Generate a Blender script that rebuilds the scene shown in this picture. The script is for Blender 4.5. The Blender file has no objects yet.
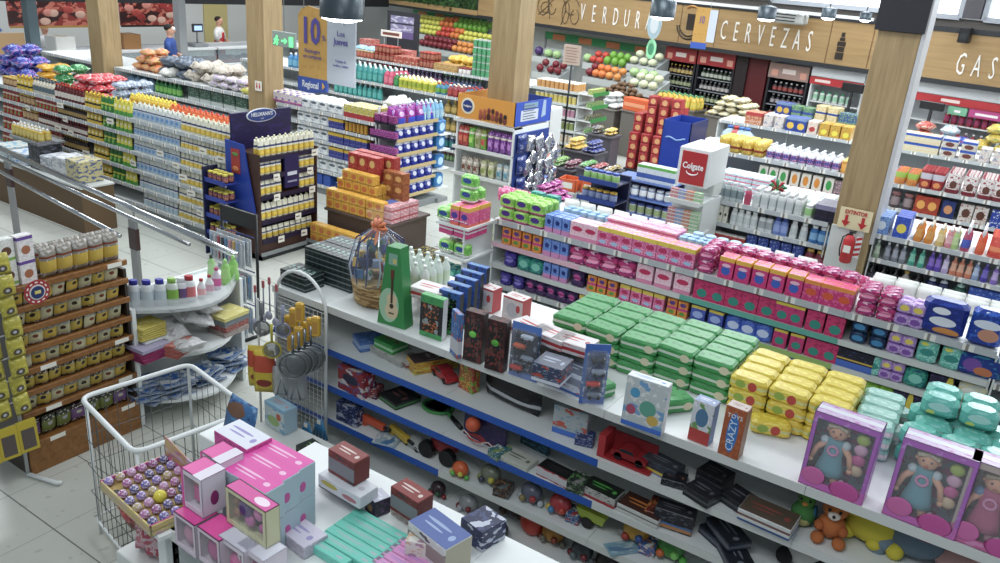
import bpy, math, random
from mathutils import Vector, Matrix
R=random.Random(7)
PI=math.pi
SC=bpy.context.scene
COL=SC.collection
# camera
H=3.25
FPX=813.0
CW=((0.8305948814579739, 0.25882194247746815, -0.4930753948312614), (0.5513388291267552, -0.2576347678999418, 0.7935047711679379), (0.07834308133430037, -0.9309326122020504, -0.3566887062211445))
def ray(px, py):
 v=((px-500)/FPX, (py-281.5)/FPX, 1.0)
 return[sum(CW[i][k]*v[k] for k in range(3)) for i in range(3)]
def at(px, py, z=None, y=None, x=None):
 """point of the place seen at a pixel, on a plane of known height / depth / side"""
 d=ray(px, py)
 t=(z-H)/d[2] if z is not None else(y/d[1] if y is not None else x/d[0])
 return Vector((t*d[0], t*d[1], H+t*d[2]))
def XA(px, y, z):
 """x of the point on the line (y, z) that falls on pixel column px"""
 u=(px-500)/FPX
 def cam(X, k):return CW[0][k]*X+CW[1][k]*y+CW[2][k]*(z-H)
 a=CW[0][0]-u*CW[0][2]
 b=(CW[1][0]-u*CW[1][2])*y+(CW[2][0]-u*CW[2][2])*(z-H)
 return-b/a
cam=bpy.data.cameras.new('camera')
cam.sensor_width=36.0
cam.lens=36.0*FPX/1000.0
cam.clip_end=200
camo=bpy.data.objects.new('camera', cam)
COL.objects.link(camo)
m3=Matrix(((CW[0][0], -CW[0][1], -CW[0][2]), (CW[1][0], -CW[1][1], -CW[1][2]), (CW[2][0], -CW[2][1], -CW[2][2])))
camo.matrix_world=Matrix.Translation((0, 0, H))@m3 .to_4x4()
SC.camera=camo
# materials
def lin(h):
 h=h.lstrip('#')
 o=[]
 for i in(0, 2, 4):
  c=int(h[i:i+2], 16)/255
  o.append(c/12.92 if c<=0.04045 else((c+0.055)/1.055)**2.4)
 g=.3*o[0]+.59*o[1]+.11*o[2];k=.9
 return(g+(o[0]-g)*k, g+(o[1]-g)*k, g+(o[2]-g)*k, 1)
_M={}
def mat(h, rough=0.45, metal=0.0, emit=0.0, alpha=1.0, trans=0.0):
 k=(h, rough, metal, emit, alpha, trans)
 if k in _M:return _M[k]
 m=bpy.data.materials.new('m_'+h.strip('#'));m.use_nodes=True
 b=m.node_tree.nodes['Principled BSDF']
 b.inputs['Base Color'].default_value=lin(h)
 b.inputs['Roughness'].default_value=rough
 b.inputs['Metallic'].default_value=metal
 if emit:
  b.inputs['Emission Color'].default_value=lin(h)
  b.inputs['Emission Strength'].default_value=emit
 if alpha<1:b.inputs['Alpha'].default_value=alpha
 if trans:b.inputs['Transmission Weight'].default_value=trans
 _M[k]=m
 return m
class NT:
 def __init__(s, m):
  s.t=m.node_tree;s.n=s.t.nodes;s.l=s.t.links
 def new(s, typ, **kw):
  n=s.n.new(typ)
  for k, v in kw.items():setattr(n, k, v)
  return n
 def put(s, sock, v):
  if hasattr(v, 'is_output') or hasattr(v, 'links'):s.l.new(v, sock)
  else:sock.default_value=v
 def math(s, op, a, b=0.0, c=None):
  n=s.new('ShaderNodeMath', operation=op)
  s.put(n.inputs[0], a);s.put(n.inputs[1], b)
  if c is not None:s.put(n.inputs[2], c)
  return n.outputs[0]
 def mix(s, f, a, b):
  n=s.new('ShaderNodeMix', data_type='RGBA')
  s.put(n.inputs[0], f);s.put(n.inputs[6], a);s.put(n.inputs[7], b)
  return n.outputs[2]
def printed(base, bands=(), ovals=(), speck=None, speck2=None, ax='xz', rough=0.38, metal=0.0, seed=0.0):
 """printed packaging: plain ground, bands across, ovals and fine print, all in the pack's own coordinates"""
 k=('p', base, tuple(bands), tuple(ovals), speck, speck2, ax, rough, metal, seed)
 if k in _M:return _M[k]
 m=bpy.data.materials.new('print_'+base.strip('#'));m.use_nodes=True
 T=NT(m);b=T.n['Principled BSDF']
 b.inputs['Roughness'].default_value=rough
 b.inputs['Metallic'].default_value=metal
 tc=T.new('ShaderNodeTexCoord')
 sp=T.new('ShaderNodeSeparateXYZ');T.l.new(tc.outputs['Generated'], sp.inputs[0])
 u=sp.outputs['xyz'.index(ax[0])];v=sp.outputs['xyz'.index(ax[1])]
 col=lin(base)
 for sk, sc_, sd in((speck, 1.0, seed), (speck2, .45, seed+5)):
  if sk:
   mp=T.new('ShaderNodeMapping')
   mp.inputs['Scale'].default_value=(3.2*sc_, 3.2*sc_, 6*sc_) if ax=='xz' else(3.2*sc_, 6*sc_, 3.2*sc_)
   mp.inputs['Location'].default_value=(sd, sd*.7, sd*1.3)
   T.l.new(tc.outputs['Generated'], mp.inputs[0])
   nz=T.new('ShaderNodeTexNoise');nz.inputs['Scale'].default_value=1.6;nz.inputs['Detail'].default_value=2.5
   T.l.new(mp.outputs[0], nz.inputs[0])
   f=T.math('GREATER_THAN', nz.outputs[0], 1-sk[1])
   col=T.mix(f, col, lin(sk[0]))
 for lo, hi, c in bands:
  f=T.math('MULTIPLY', T.math('GREATER_THAN', v, lo), T.math('LESS_THAN', v, hi))
  col=T.mix(f, col, lin(c))
 for cu, cv, ru, rv, c in ovals:
  a=T.math('POWER', T.math('DIVIDE', T.math('ABSOLUTE', T.math('SUBTRACT', u, cu)), ru), 2.0)
  d=T.math('POWER', T.math('DIVIDE', T.math('ABSOLUTE', T.math('SUBTRACT', v, cv)), rv), 2.0)
  f=T.math('LESS_THAN', T.math('ADD', a, d), 1.0)
  col=T.mix(f, col, lin(c))
 T.put(b.inputs['Base Color'], col)
 _M[k]=m
 return m
class MB:
 def __init__(s):
  s.v=[];s.f=[];s.m=[];s.sm=[];s.mats=[];s.M=Matrix.Identity(4)
 def mi(s, m):
  if m not in s.mats:s.mats.append(m)
  return s.mats.index(m)
 def add(s, vs, fs, m, smooth=False):
  o=len(s.v);i=s.mi(m)
  s.v+=[tuple(s.M@Vector(p)) for p in vs]
  for f in fs:
   s.f.append([o+k for k in f]);s.m.append(i);s.sm.append(smooth)
  return s
 def box(s, x0, x1, y0, y1, z0, z1, m, c=0.0):
  if c<=0:
   vs=[(x, y, z) for z in(z0, z1) for y in(y0, y1) for x in(x0, x1)]
   return s.add(vs, [(0, 2, 3, 1), (4, 5, 7, 6), (0, 1, 5, 4), (2, 6, 7, 3), (0, 4, 6, 2), (1, 3, 7, 5)], m)
  def ring(k, z):
   a0, a1, b0, b1=x0+k, x1-k, y0+k, y1-k
   return[(a0+c, b0, z), (a1-c, b0, z), (a1, b0+c, z), (a1, b1-c, z), (a1-c, b1, z), (a0+c, b1, z), (a0, b1-c, z), (a0, b0+c, z)]
  vs=ring(c, z0)+ring(0, z0+c)+ring(0, z1-c)+ring(c, z1)
  fs=[tuple(range(7, -1, -1)), tuple(range(24, 32))]
  for r in range(3):
   for i in range(8):
    j=(i+1)%8
    fs.append((r*8+i, r*8+j, r*8+8+j, r*8+8+i))
  return s.add(vs, fs, m)
 def lathe(s, prof, m, cx=0, cy=0, seg=12, sx=1.0, sy=1.0, mats=None, cap=True):
  vs=[];n=len(prof)
  for r, z in prof:
   for i in range(seg):
    a=2*PI*i/seg+PI/seg
    vs.append((cx+r*sx*math.cos(a), cy+r*sy*math.sin(a), z))
  for k in range(n-1):
   fs=[(k*seg+i, k*seg+(i+1)%seg, (k+1)*seg+(i+1)%seg, (k+1)*seg+i) for i in range(seg)]
   mm=mats[k] if mats else m
   i0=s.mi(mm)
   if k==0:
    o=len(s.v);s.v+=[tuple(s.M@Vector(p)) for p in vs]
   for f in fs:
    s.f.append([o+q for q in f]);s.m.append(i0);s.sm.append(seg>7)
  if cap:
   s.f.append([o+i for i in range(seg-1, -1, -1)]);s.m.append(s.mi(mats[0] if mats else m));s.sm.append(False)
   s.f.append([o+(n-1)*seg+i for i in range(seg)]);s.m.append(s.mi(mats[-1] if mats else m));s.sm.append(False)
  return s
 def tube(s, pts, r, m, seg=6, closed=False):
  pts=[Vector(p) for p in pts];n=len(pts);vs=[]
  up=None
  for i, p in enumerate(pts):
   if closed:t=pts[(i+1)%n]-pts[i-1]
   else:t=pts[min(i+1, n-1)]-pts[max(i-1, 0)]
   if t.length<1e-9:t=Vector((0, 0, 1))
   t.normalize()
   if up is None:
    up=Vector((0, 0, 1)) if abs(t.z)<.9 else Vector((1, 0, 0))
   a=t.cross(up)
   if a.length<1e-4:a=t.cross(Vector((0, 1, 0)))
   a.normalize();b=a.cross(t).normalized();up=b
   rr=r[i] if isinstance(r, (list, tuple)) else r
   for k in range(seg):
    an=2*PI*k/seg
    vs.append(p+a*rr*math.cos(an)+b*rr*math.sin(an))
  fs=[]
  for i in range(n if closed else n-1):
   j=(i+1)%n
   for k in range(seg):
    l=(k+1)%seg
    fs.append((i*seg+k, i*seg+l, j*seg+l, j*seg+k))
  if not closed:
   fs.append(tuple(range(seg-1, -1, -1)));fs.append(tuple((n-1)*seg+k for k in range(seg)))
  return s.add(vs, fs, m, seg>4)
 def ball(s, c, r, m, seg=12, rings=8, sx=1, sy=1, sz=1):
  vs=[];fs=[]
  for j in range(1, rings):
   t=PI*j/rings
   for i in range(seg):
    a=2*PI*i/seg
    vs.append((c[0]+r*sx*math.sin(t)*math.cos(a), c[1]+r*sy*math.sin(t)*math.sin(a), c[2]-r*sz*math.cos(t)))
  b=len(vs);vs+=[(c[0], c[1], c[2]-r*sz), (c[0], c[1], c[2]+r*sz)]
  for j in range(rings-2):
   for i in range(seg):
    k=(i+1)%seg
    fs.append((j*seg+i, j*seg+k, (j+1)*seg+k, (j+1)*seg+i))
  for i in range(seg):
   k=(i+1)%seg
   fs.append((b, k, i));fs.append((b+1, (rings-2)*seg+i, (rings-2)*seg+k))
  return s.add(vs, fs, m, True)
 def prism(s, outline, y0, y1, m, side=None):
  """outline in x,z extruded along y"""
  n=len(outline)
  vs=[(x, y0, z) for x, z in outline]+[(x, y1, z) for x, z in outline]
  s.add(vs, [tuple(range(n)), tuple(range(2*n-1, n-1, -1))], m)
  return s.add(vs, [(i, i+n, (i+1)%n+n, (i+1)%n) for i in range(n)], side or m)
 def pillow(s, w, d, h, m, z0=0.0, nx=7, nz=7, pin=0.18, wr=0.0, rnd=None, p=0.42):
  """soft pack standing up (x width, y depth, z height), thin at its rim; wr wrinkles"""
  rnd=rnd or R
  vs=[];fs=[]
  for side in(-1, 1):
   for j in range(nz+1):
    for i in range(nx+1):
     u=i/nx;v=j/nz
     e=max(0.0, (4*u*(1-u)))**p*max(0.0, (4*v*(1-v)))**p
     k=1-pin*(1-(4*v*(1-v))**.5)*.5 if 0<i<nx or True else 1
     q=wr*(rnd.random()-.5) if 0<i<nx and 0<j<nz else 0
     vs.append(((u-.5)*w*k, side*(d/2*e+q*d+.0008), z0+v*h))
  N=(nx+1)*(nz+1)
  for sd in(0, 1):
   for j in range(nz):
    for i in range(nx):
     a=sd*N+j*(nx+1)+i;q=(a, a+1, a+nx+2, a+nx+1)
     fs.append(q if sd==0 else q[::-1])
  rim=[i for i in range(nx)]+[nx+j*(nx+1) for j in range(nz)]+[nz*(nx+1)+nx-i for i in range(nx)]+[(nz-j)*(nx+1) for j in range(nz)]
  for k in range(len(rim)):
   a, b=rim[k], rim[(k+1)%len(rim)]
   fs.append((b, a, a+N, b+N))
  return s.add(vs, fs, m, True)
 def mesh(s, name='mesh'):
  me=bpy.data.meshes.new(name)
  me.from_pydata(s.v, [], s.f)
  for m in s.mats:me.materials.append(m)
  me.polygons.foreach_set('material_index', s.m)
  me.polygons.foreach_set('use_smooth', s.sm)
  me.update()
  return me
def xf(loc=(0, 0, 0), rz=0.0, rx=0.0, ry=0.0, s=1.0):
 return Matrix.Translation(loc)@Matrix.Rotation(rz, 4, 'Z')@Matrix.Rotation(rx, 4, 'X')@Matrix.Rotation(ry, 4, 'Y')@Matrix.Scale(s, 4)
def tag(o, label=None, cat=None, group=None, kind=None):
 if label:
  o['label']=label
  n=len(label.replace('-', '').split())
  if n>16 or n<4:print('LABEL', n, label)
 if cat:o['category']=cat
 if group:o['group']=group
 if kind:o['kind']=kind
 return o
def obj(name, mb, parent=None, M=None):
 me=mb.mesh(name) if isinstance(mb, MB) else mb
 o=bpy.data.objects.new(name, me);COL.objects.link(o)
 if parent:o.parent=parent
 if M is not None:o.matrix_basis=M
 return o
def struct(name, mb, M=None):
 o=obj(name, mb, None, M);o['kind']='structure'
 return o
def empty(name, M=None, label=None, cat=None, group=None):
 o=bpy.data.objects.new(name, None);COL.objects.link(o)
 o.empty_display_size=.05
 if M is not None:o.matrix_basis=M
 return tag(o, label, cat, group)
def text(s, size, m, parent, M, name='lettering', ext=.001, sx=1.0, align='CENTER', spacing=1.0, bold=0.0):
 c=bpy.data.curves.new('lettering', 'FONT')
 c.body=s;c.size=size;c.extrude=ext;c.align_x=align;c.align_y='CENTER';c.space_character=spacing
 c.offset=bold;c.resolution_u=2
 c.materials.append(m)
 t=bpy.data.objects.new('tmp', c);COL.objects.link(t)
 dg=bpy.context.evaluated_depsgraph_get()
 me=bpy.data.meshes.new_from_object(t.evaluated_get(dg))
 bpy.data.objects.remove(t);bpy.data.curves.remove(c)
 if not me.materials:me.materials.append(m)
 o=bpy.data.objects.new(name, me);COL.objects.link(o)
 o.parent=parent
 o.matrix_basis=M@Matrix.Diagonal((sx, 1, 1, 1))
 return o
FACE_F=Matrix.Rotation(PI/2, 4, 'X')
FACE_R=Matrix.Rotation(PI/2, 4, 'Z')@FACE_F
ORD='first second third fourth fifth sixth seventh eighth ninth tenth eleventh twelfth thirteenth fourteenth fifteenth sixteenth seventeenth eighteenth nineteenth twentieth'.split()
TENS={20:'twenty', 30:'thirty', 40:'forty', 50:'fifty', 60:'sixty', 70:'seventy'}
def ordinal(n):
 if n<=20:return ORD[n-1]
 t=n//10*10
 return{30:'thirtieth', 40:'fortieth', 50:'fiftieth', 60:'sixtieth', 70:'seventieth'}[t] if n==t else TENS[t]+'-'+ORD[n-t-1]
XF=[Matrix.Identity(4)]
class Pr:
 """a product: name, category, its main mesh and its parts [(name, mesh, [(sub name, mesh)])], size"""
 def __init__(s, name, cat, mb, dims, parts=()):
  s.name=name;s.cat=cat;s.dims=dims
  s.me=mb.mesh(name) if mb else None
  s.parts=[(p[0], p[1].mesh(p[0]) if isinstance(p[1], MB) else p[1], [(q[0], q[1].mesh(q[0])) for q in(p[2] if len(p)>2 else())]) for p in parts]
  s.src=None
 def put(s, M, label, group=None):
  if s.src is None:
   o=bpy.data.objects.new(s.name, s.me);COL.objects.link(o)
   for n, me, sub in s.parts:
    c=bpy.data.objects.new(n, me);COL.objects.link(c);c.parent=o
    for n2, me2 in sub:
     d=bpy.data.objects.new(n2, me2);COL.objects.link(d);d.parent=c
   s.src=o
  else:
   o=s.src.copy();COL.objects.link(o)
   for ch in list(s.src.children):
    c=ch.copy();COL.objects.link(c);c.parent=o
    for g in list(ch.children):
     d=g.copy();COL.objects.link(d);d.parent=c
   for key in('label', 'group'):
    if key in o:del o[key]
  o.matrix_basis=XF[0]@M
  return tag(o, label, s.cat, group)
def heap(pr, n, xa, xb, ya, yb_, z, hz, desc, where, tilt=.6, lay=True):
 """soft packs piled in rough layers, each layer shorter than the one under it"""
 w, d, h=pr.dims
 if xb<xa:xa, xb=xb, xa
 fw, fd, fh=(w, h, d) if lay else(w, d, h)
 k=0;L=0;mxL=max(1, 1+int(hz/(fh*.98)+.6))
 while k<n and L<mxL:
  i0=L*fw*.35
  nx=max(1, int((xb-xa-2*i0)/(fw*.97)) or 1);ny=max(1, int((yb_-ya+.08)/(fd*.97)))
  if xb-xa-2*i0<fw*.6 and L:break
  for j in range(ny):
   for i in range(nx):
    if k>=n:break
    x=xa+i0+(i+.5)*(xb-xa-2*i0)/nx+R.uniform(-.01, .01)
    yv=ya+(j+.5)*(yb_-ya)/ny+R.uniform(-.01, .01)
    zz=1.202+L*fh*.98 if abs(z-1.25)<.15 else z+L*fh*.98
    M_=Matrix.Translation((x, yv, zz+(fh/2 if lay else 0)))@Matrix.Rotation(R.uniform(-.12, .12), 4, 'Z')
    if lay:M_=M_@Matrix.Rotation(-PI/2+R.uniform(-.06, .1), 4, 'X')@Matrix.Translation((0, 0, -h/2))
    top=L>0 or j>0
    pr.put(M_, '%s in the pile %s'%(desc, where) if n>1 else '%s %s'%(desc, where), desc+'s '+where)
    k+=1
  L+=1
USED={}
GAPS=[]
def fit(x0, x1, y, z, h):
 """how much larger a pack may be to fill the gap up to the next shelf"""
 for a, b, y0, zs in GAPS:
  if a-.05<(x0+x1)/2<b+.05 and abs(y-y0)<.02:
   up=[q for q in zs if q>z+.03]
   if not up:return(1, 1)
   t=(min(up)-z-.045)*.92
   if h>t:return(t/h, 1)
   s=min(1.3, t/h);return(s, min(1.15, t/(h*s)))
 return(1, 1)
def run(pr, y, z, x0, x1, desc, where, rows=1, layers=1, gap=.006, turn=0.0, jit=.004, back=None, end='the aisle end', face=None, maxn=999, lay_rows=None, hide=None):
 """a row of one product along a shelf; front faces at y. Every item is an object of its own with its own label."""
 w, d, h=pr.dims;S=fit(x0, x1, y, z, h) if layers==1 else(1, 1);w, d, h=w*S[0], d*S[0], h*S[0]*S[1]
 if y>8 and rows>1 and z>1.1 and y<15.5:rows+=2 if d<.1 else 1
 n=max(1, int(round((x1-x0)/(w+gap)))) if maxn==999 else min(maxn, max(1, int(round((x1-x0)/(w+gap)))))
 step=(x1-x0)/n
 g=desc+'s '+where
 for r in range(rows):
  for L in range(layers if(lay_rows is None or r>=lay_rows) else 1):
   for i in range(n):
    if hide and hide(i, r, L):continue
    x=x0+(i+.5)*step+R.uniform(-jit, jit)*.5
    yy=y+d/2+.012+r*(d+.008)+R.uniform(0, jit)
    if r==0 and L==(layers-1 if(lay_rows is None or 0>=lay_rows) else 0):
     lab='%s %s %s'%(ordinal(i+1), desc, where) if n>1 else '%s %s'%(desc, where)
    elif r==0:
     lab='%s %s, lower in its stack, %s'%(ordinal(i+1), desc, where)
    else:
     lab='%s behind the front row, %s'%(desc, where)
    if len(lab.split())>16:
     lab=lab.replace(', lower in its stack,', ' lower down')
    k=lab
    gg=g
    if USED.get(k, gg)!=gg:
     print('DUP', k)
    USED[k]=gg
    pr.put(xf((x, yy, z+L*(h+.001)), turn+R.uniform(-.02, .02))@Matrix.Diagonal((S[0], S[0], S[0]*S[1], 1)), lab, gg)
 return n
WHITE=mat('#dfe4e3', .4);OFFW=mat('#cfd3cf', .5);LGREY=mat('#b4b9b8', .45);GREY=mat('#8a8f90', .5)
DARK=mat('#23262a', .5);BLACK=mat('#121316', .4);BLUE=mat('#1c56b8', .4);STEEL=mat('#c9ccce', .22, .9)
PAPER=mat('#e9e6da', .7);RED=mat('#c02025', .4);NAVY=mat('#1b2148', .45);KRAFT=mat('#9a7447', .75)
PINK=mat('#e0469b', .4);LILAC=mat('#c9b2dc', .45);TEAL=mat('#4cc3b3', .4);YEL=mat('#e8c722', .4)
ORANGE=mat('#e36a24', .45);GREEN=mat('#2e9440', .4);LIME=mat('#8fc73a', .4);SKIN=mat('#d9a184', .55)
def clearfilm():
 m=bpy.data.materials.new('clear_film');m.use_nodes=True
 T=NT(m);b=T.n['Principled BSDF']
 b.inputs['Base Color'].default_value=(1, 1, 1, 1);b.inputs['Roughness'].default_value=.08
 b.inputs['Alpha'].default_value=.07
 return m
FILM=clearfilm()
def strip_mat():
 m=bpy.data.materials.new('price_strip');m.use_nodes=True
 T=NT(m);b=T.n['Principled BSDF'];b.inputs['Roughness'].default_value=.35
 tc=T.new('ShaderNodeTexCoord');sp=T.new('ShaderNodeSeparateXYZ');T.l.new(tc.outputs['Object'], sp.inputs[0])
 f=T.math('FRACT', T.math('MULTIPLY', T.math('ADD', sp.outputs[0], 50.0), 4.3))
 col=T.mix(T.math('LESS_THAN', f, .3), lin('#b9bfc2'), lin('#e6e6df'))
 col=T.mix(T.math('MULTIPLY', T.math('GREATER_THAN', f, .08), T.math('LESS_THAN', f, .16)), col, lin('#8a8580'))
 T.put(b.inputs['Base Color'], col)
 return m
STRIP=strip_mat()
# product makers
def P_box(name, cat, w, d, h, m, parts=(), c=None, top=None):
 c=min(w, d, h)*.035 if c is None else c
 mb=MB();mb.box(-w/2, w/2, -d/2, d/2, 0, h, m, c)
 if top is not None:
  t=MB();t.box(-w/2+c, w/2-c, -d/2+c, d/2-c, h-.0004, h+.0006, top)
  parts=list(parts)+[('top_flap', t)]
 return Pr(name, cat, mb, (w, d, h), parts)
def P_bottle(name, cat, r, h, body, cap, label=None, style='sauce', seg=10, sy=1.0, near=False):
 mb=MB();cp=MB()
 L=label or body
 if style=='sauce':
  pr=[(r*.92, 0), (r, h*.03), (r, h*.18), (r, h*.52), (r*.97, h*.6), (r*.5, h*.76), (r*.36, h*.82), (r*.36, h*.88)]
  mm=[body, body, L, body, body, body, body]
  cp.lathe([(r*.44, h*.87), (r*.44, h*.985), (r*.38, h)], cap, seg=seg, sy=sy)
 elif style=='squeeze':
  pr=[(r*.86, 0), (r, h*.05), (r*.98, h*.2), (r*.98, h*.62), (r, h*.7), (r*.6, h*.82)]
  mm=[body, body, L, body, body]
  cp.lathe([(r*.62, h*.815), (r*.6, h*.9), (r*.22, h*.94), (r*.18, h)], cap, seg=seg, sy=sy)
 elif style=='shampoo':
  pr=[(r*.88, 0), (r, h*.04), (r, h*.2), (r*.98, h*.6), (r*.9, h*.76), (r*.62, h*.83)]
  mm=[body, body, L, body, body]
  cp.lathe([(r*.66, h*.825), (r*.66, h*.985), (r*.6, h)], cap, seg=seg, sy=sy)
 elif style=='curvy':
  pr=[(r*.8, 0), (r, h*.08), (r*.98, h*.25), (r*.74, h*.5), (r*.9, h*.66), (r*.42, h*.8), (r*.34, h*.85)]
  mm=[body, body, L, L, body, body]
  cp.lathe([(r*.4, h*.845), (r*.36, h*.95), (r*.2, h)], cap, seg=seg, sy=sy)
 elif style=='jar':
  pr=[(r*.92, 0), (r, h*.05), (r, h*.2), (r, h*.72), (r*.85, h*.82)]
  mm=[body, body, L, body]
  cp.lathe([(r*.92, h*.815), (r*.92, h*.98), (r*.88, h)], cap, seg=seg, sy=sy)
 elif style=='can':
  pr=[(r*.95, 0), (r, h*.02), (r, h*.08), (r, h*.92), (r, h*.96)]
  mm=[cap, cap, L, cap]
  cp.lathe([(r*.96, h*.955), (r*.96, h), (r*.9, h*.995)], cap, seg=seg, sy=sy)
 elif style=='jug':
  pr=[(r*.9, 0), (r, h*.04), (r, h*.15), (r, h*.55), (r*.94, h*.68), (r*.4, h*.84), (r*.3, h*.9)]
  mm=[body, body, L, body, body, body]
  cp.lathe([(r*.36, h*.895), (r*.36, h)], cap, seg=seg, sy=sy)
  mb.tube([(0, r*.7, h*.62), (0, r*1.05, h*.7), (0, r*.7, h*.85), (0, r*.2, h*.86)], r*.16, body, 5)
 elif style=='spray':
  pr=[(r*.9, 0), (r, h*.04), (r, h*.15), (r*.95, h*.48), (r*.45, h*.66), (r*.32, h*.74)]
  mm=[body, body, L, body, body]
  cp.lathe([(r*.42, h*.735), (r*.42, h*.84)], cap, seg=8)
  cp.box(-r*.25, r*.25, -r*.95, r*.5, h*.84, h, cap, .003)
  cp.box(-r*.12, r*.12, -r*.8, -r*.6, h*.68, h*.85, cap)
 mb.lathe(pr, body, seg=seg, sy=sy, mats=mm)
 return Pr(name, cat, mb, (2*r, 2*r*sy, h), [('cap', cp)])
def P_pouch(name, cat, w, d, h, m, capm=None, p=.42, wr=0.0, pin=.18):
 mb=MB();mb.pillow(w, d, h, m, nx=6, nz=6, pin=pin, wr=wr, p=p)
 parts=[]
 if capm:
  c=MB();c.lathe([(.013, h-.004), (.013, h+.018)], capm, seg=8);parts=[('cap', c)]
 return Pr(name, cat, mb, (w, d, h), parts)
def P_doy(name, cat, w, d, h, m, capm=None):
 """stand-up pouch: full at the foot, flat at the top"""
 mb=MB();vs=[];fs=[];seg=10
 for k, (t, e) in enumerate(((0, .86), (.08, 1), (.35, .92), (.65, .6), (.88, .22), (1, .05))):
  for i in range(seg):
   a=2*PI*i/seg
   vs.append((w/2*(1 if k else.9)*(abs(math.cos(a))**.55)*(1 if math.cos(a)>0 else-1), d/2*e*math.sin(a), h*t))
 for k in range(5):
  for i in range(seg):
   fs.append((k*seg+i, k*seg+(i+1)%seg, (k+1)*seg+(i+1)%seg, (k+1)*seg+i))
 fs.append(tuple(range(seg-1, -1, -1)));fs.append(tuple(5*seg+i for i in range(seg)))
 mb.add(vs, fs, m, True)
 parts=[]
 if capm:
  c=MB();c.lathe([(.012, h-.006), (.012, h+.014), (.008, h+.02)], capm, seg=8);parts=[('cap', c)]
 return Pr(name, cat, mb, (w, d, h), parts)
def P_bale(name, cat, w, d, h, m, rows=1, cols=1, film=None):
 """film pack of soft rolls or pads: rounded box with bulges, sealed ends"""
 mb=MB();c=min(w, d, h)*.2
 for r in range(rows):
  for k in range(cols):
   mb.box(-w/2+w*k/cols, -w/2+w*(k+1)/cols, -d/2, d/2, h*r/rows, h*(r+1)/rows, m, min(c, h/rows*.3, w/cols*.3))
 e=MB();e.box(-w/2-.004, w/2+.004, -.004, .004, h*.5-.003, h*.5+.003, film or m)
 return Pr(name, cat, mb, (w, d, h), [('seal', e)])
def P_window(name, cat, w, d, h, frame, inner, things, fw=.02, tilt=0, foot=.03, headr=.03, topm=None, extra=()):
 """carton with an open window: back, sides, front frame with opening, film, and what is inside (list of (name, MB))"""
 mb=MB();t=.003
 mb.box(-w/2, w/2, d/2-t, d/2, 0, h, frame)
 mb.box(-w/2, -w/2+t, -d/2, d/2, 0, h, frame)
 mb.box(w/2-t, w/2, -d/2, d/2, 0, h, frame)
 mb.box(-w/2, w/2, -d/2, d/2, 0, t, frame)
 mb.box(-w/2, w/2, -d/2, d/2, h-t, h, topm or frame)
 mb.box(-w/2+t, w/2-t, d/2-2*t, d/2-t, t, h-t, inner)
 f=MB()
 f.box(-w/2, w/2, -d/2, -d/2+t, 0, foot, frame)
 f.box(-w/2, w/2, -d/2, -d/2+t, h-headr, h, frame)
 f.box(-w/2, -w/2+fw, -d/2, -d/2+t, foot, h-headr, frame)
 f.box(w/2-fw, w/2, -d/2, -d/2+t, foot, h-headr, frame)
 g=MB();g.box(-w/2+fw, w/2-fw, -d/2+t+.0005, -d/2+t+.001, foot, h-headr, FILM)
 return Pr(name, cat, mb, (w, d, h), [('front_frame', f), ('window_film', g)]+list(things)+list(extra))
def gondola(name_label, x0, x1, y0, zs, depth=1.0, sec=1.0, top=1.2, both=True, lips=None, ends=True, x_joints=None, kick=.1, inner='#9a9fa3', plain=False, deck=WHITE):
 """double sided shelving run: base, centre panel, uprights, shelves with price strips, flat top deck"""
 GAPS.append((x0, x1, y0, sorted(zs)+[top]))
 root=empty('shelving_unit', XF[0].copy(), name_label, 'shelving')
 yb=y0+depth
 b=MB();b.box(x0, x1, y0+.03, yb-.03, 0, kick, GREY);obj('base', b, root)
 c=MB();c.box(x0+.01, x1-.01, y0+depth/2-.015, y0+depth/2+.015, kick, top-.035, mat(inner, .6));obj('centre_panel', c, root)
 js=x_joints or[x0]+[x0+(x1-x0)*k/max(1, round((x1-x0)/sec)) for k in range(1, max(1, round((x1-x0)/sec)))]+[x1]
 for j in js:
  u=MB();xx=min(max(j, x0+.012), x1-.012)
  u.box(xx-.012, xx+.012, y0+depth/2-.03, y0+depth/2+.03, kick, top-.03, LGREY)
  obj('upright', u, root)
 for a, bx in zip(js[:-1], js[1:]):
  s=MB();s.box(a+.001, bx-.001, y0, yb, top-.03, top-.001, deck)
  so=obj('top_deck', s, root)
  l=MB();l.box(a+.001, bx-.001, y0-.006, y0, top-.045, top+.002, OFFW if plain else STRIP)
  obj('price_strip', l, so)
  for zi, z in enumerate(zs):
   lip=(lips or{}).get(zi, STRIP)
   if callable(lip):lip=lip((a+bx)/2)
   if plain and lip is STRIP:lip=OFFW
   s=MB();s.box(a+.001, bx-.001, y0+.002, y0+depth/2-.016, z-.022, z-.001, WHITE)
   so=obj('shelf', s, root)
   l=MB();l.box(a+.001, bx-.001, y0-.004, y0+.002, z-.04, z+.002, lip)
   obj('price_strip', l, so)
 if ends:
  for xx, sgn in((x0, -1), (x1, 1)):
   e=MB();e.box(min(xx, xx+sgn*.012), max(xx, xx+sgn*.012), y0+.02, yb-.02, 0, top-.03, WHITE)
   obj('end_panel', e, root)
 return root
def pricetag(where_label, M, w=.07, h=.04, m=None):
 mb=MB();mb.box(-w/2, w/2, -.002, 0, -h, 0, m or PAPER)
 k=MB();k.box(-w*.38, w*.2, -.0028, -.002, -h*.6, -h*.4, mat('#7a6a5c'))
 o=obj('hanging_price_card', mb, None, M);obj('printed_price', k, o)
 return o
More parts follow.
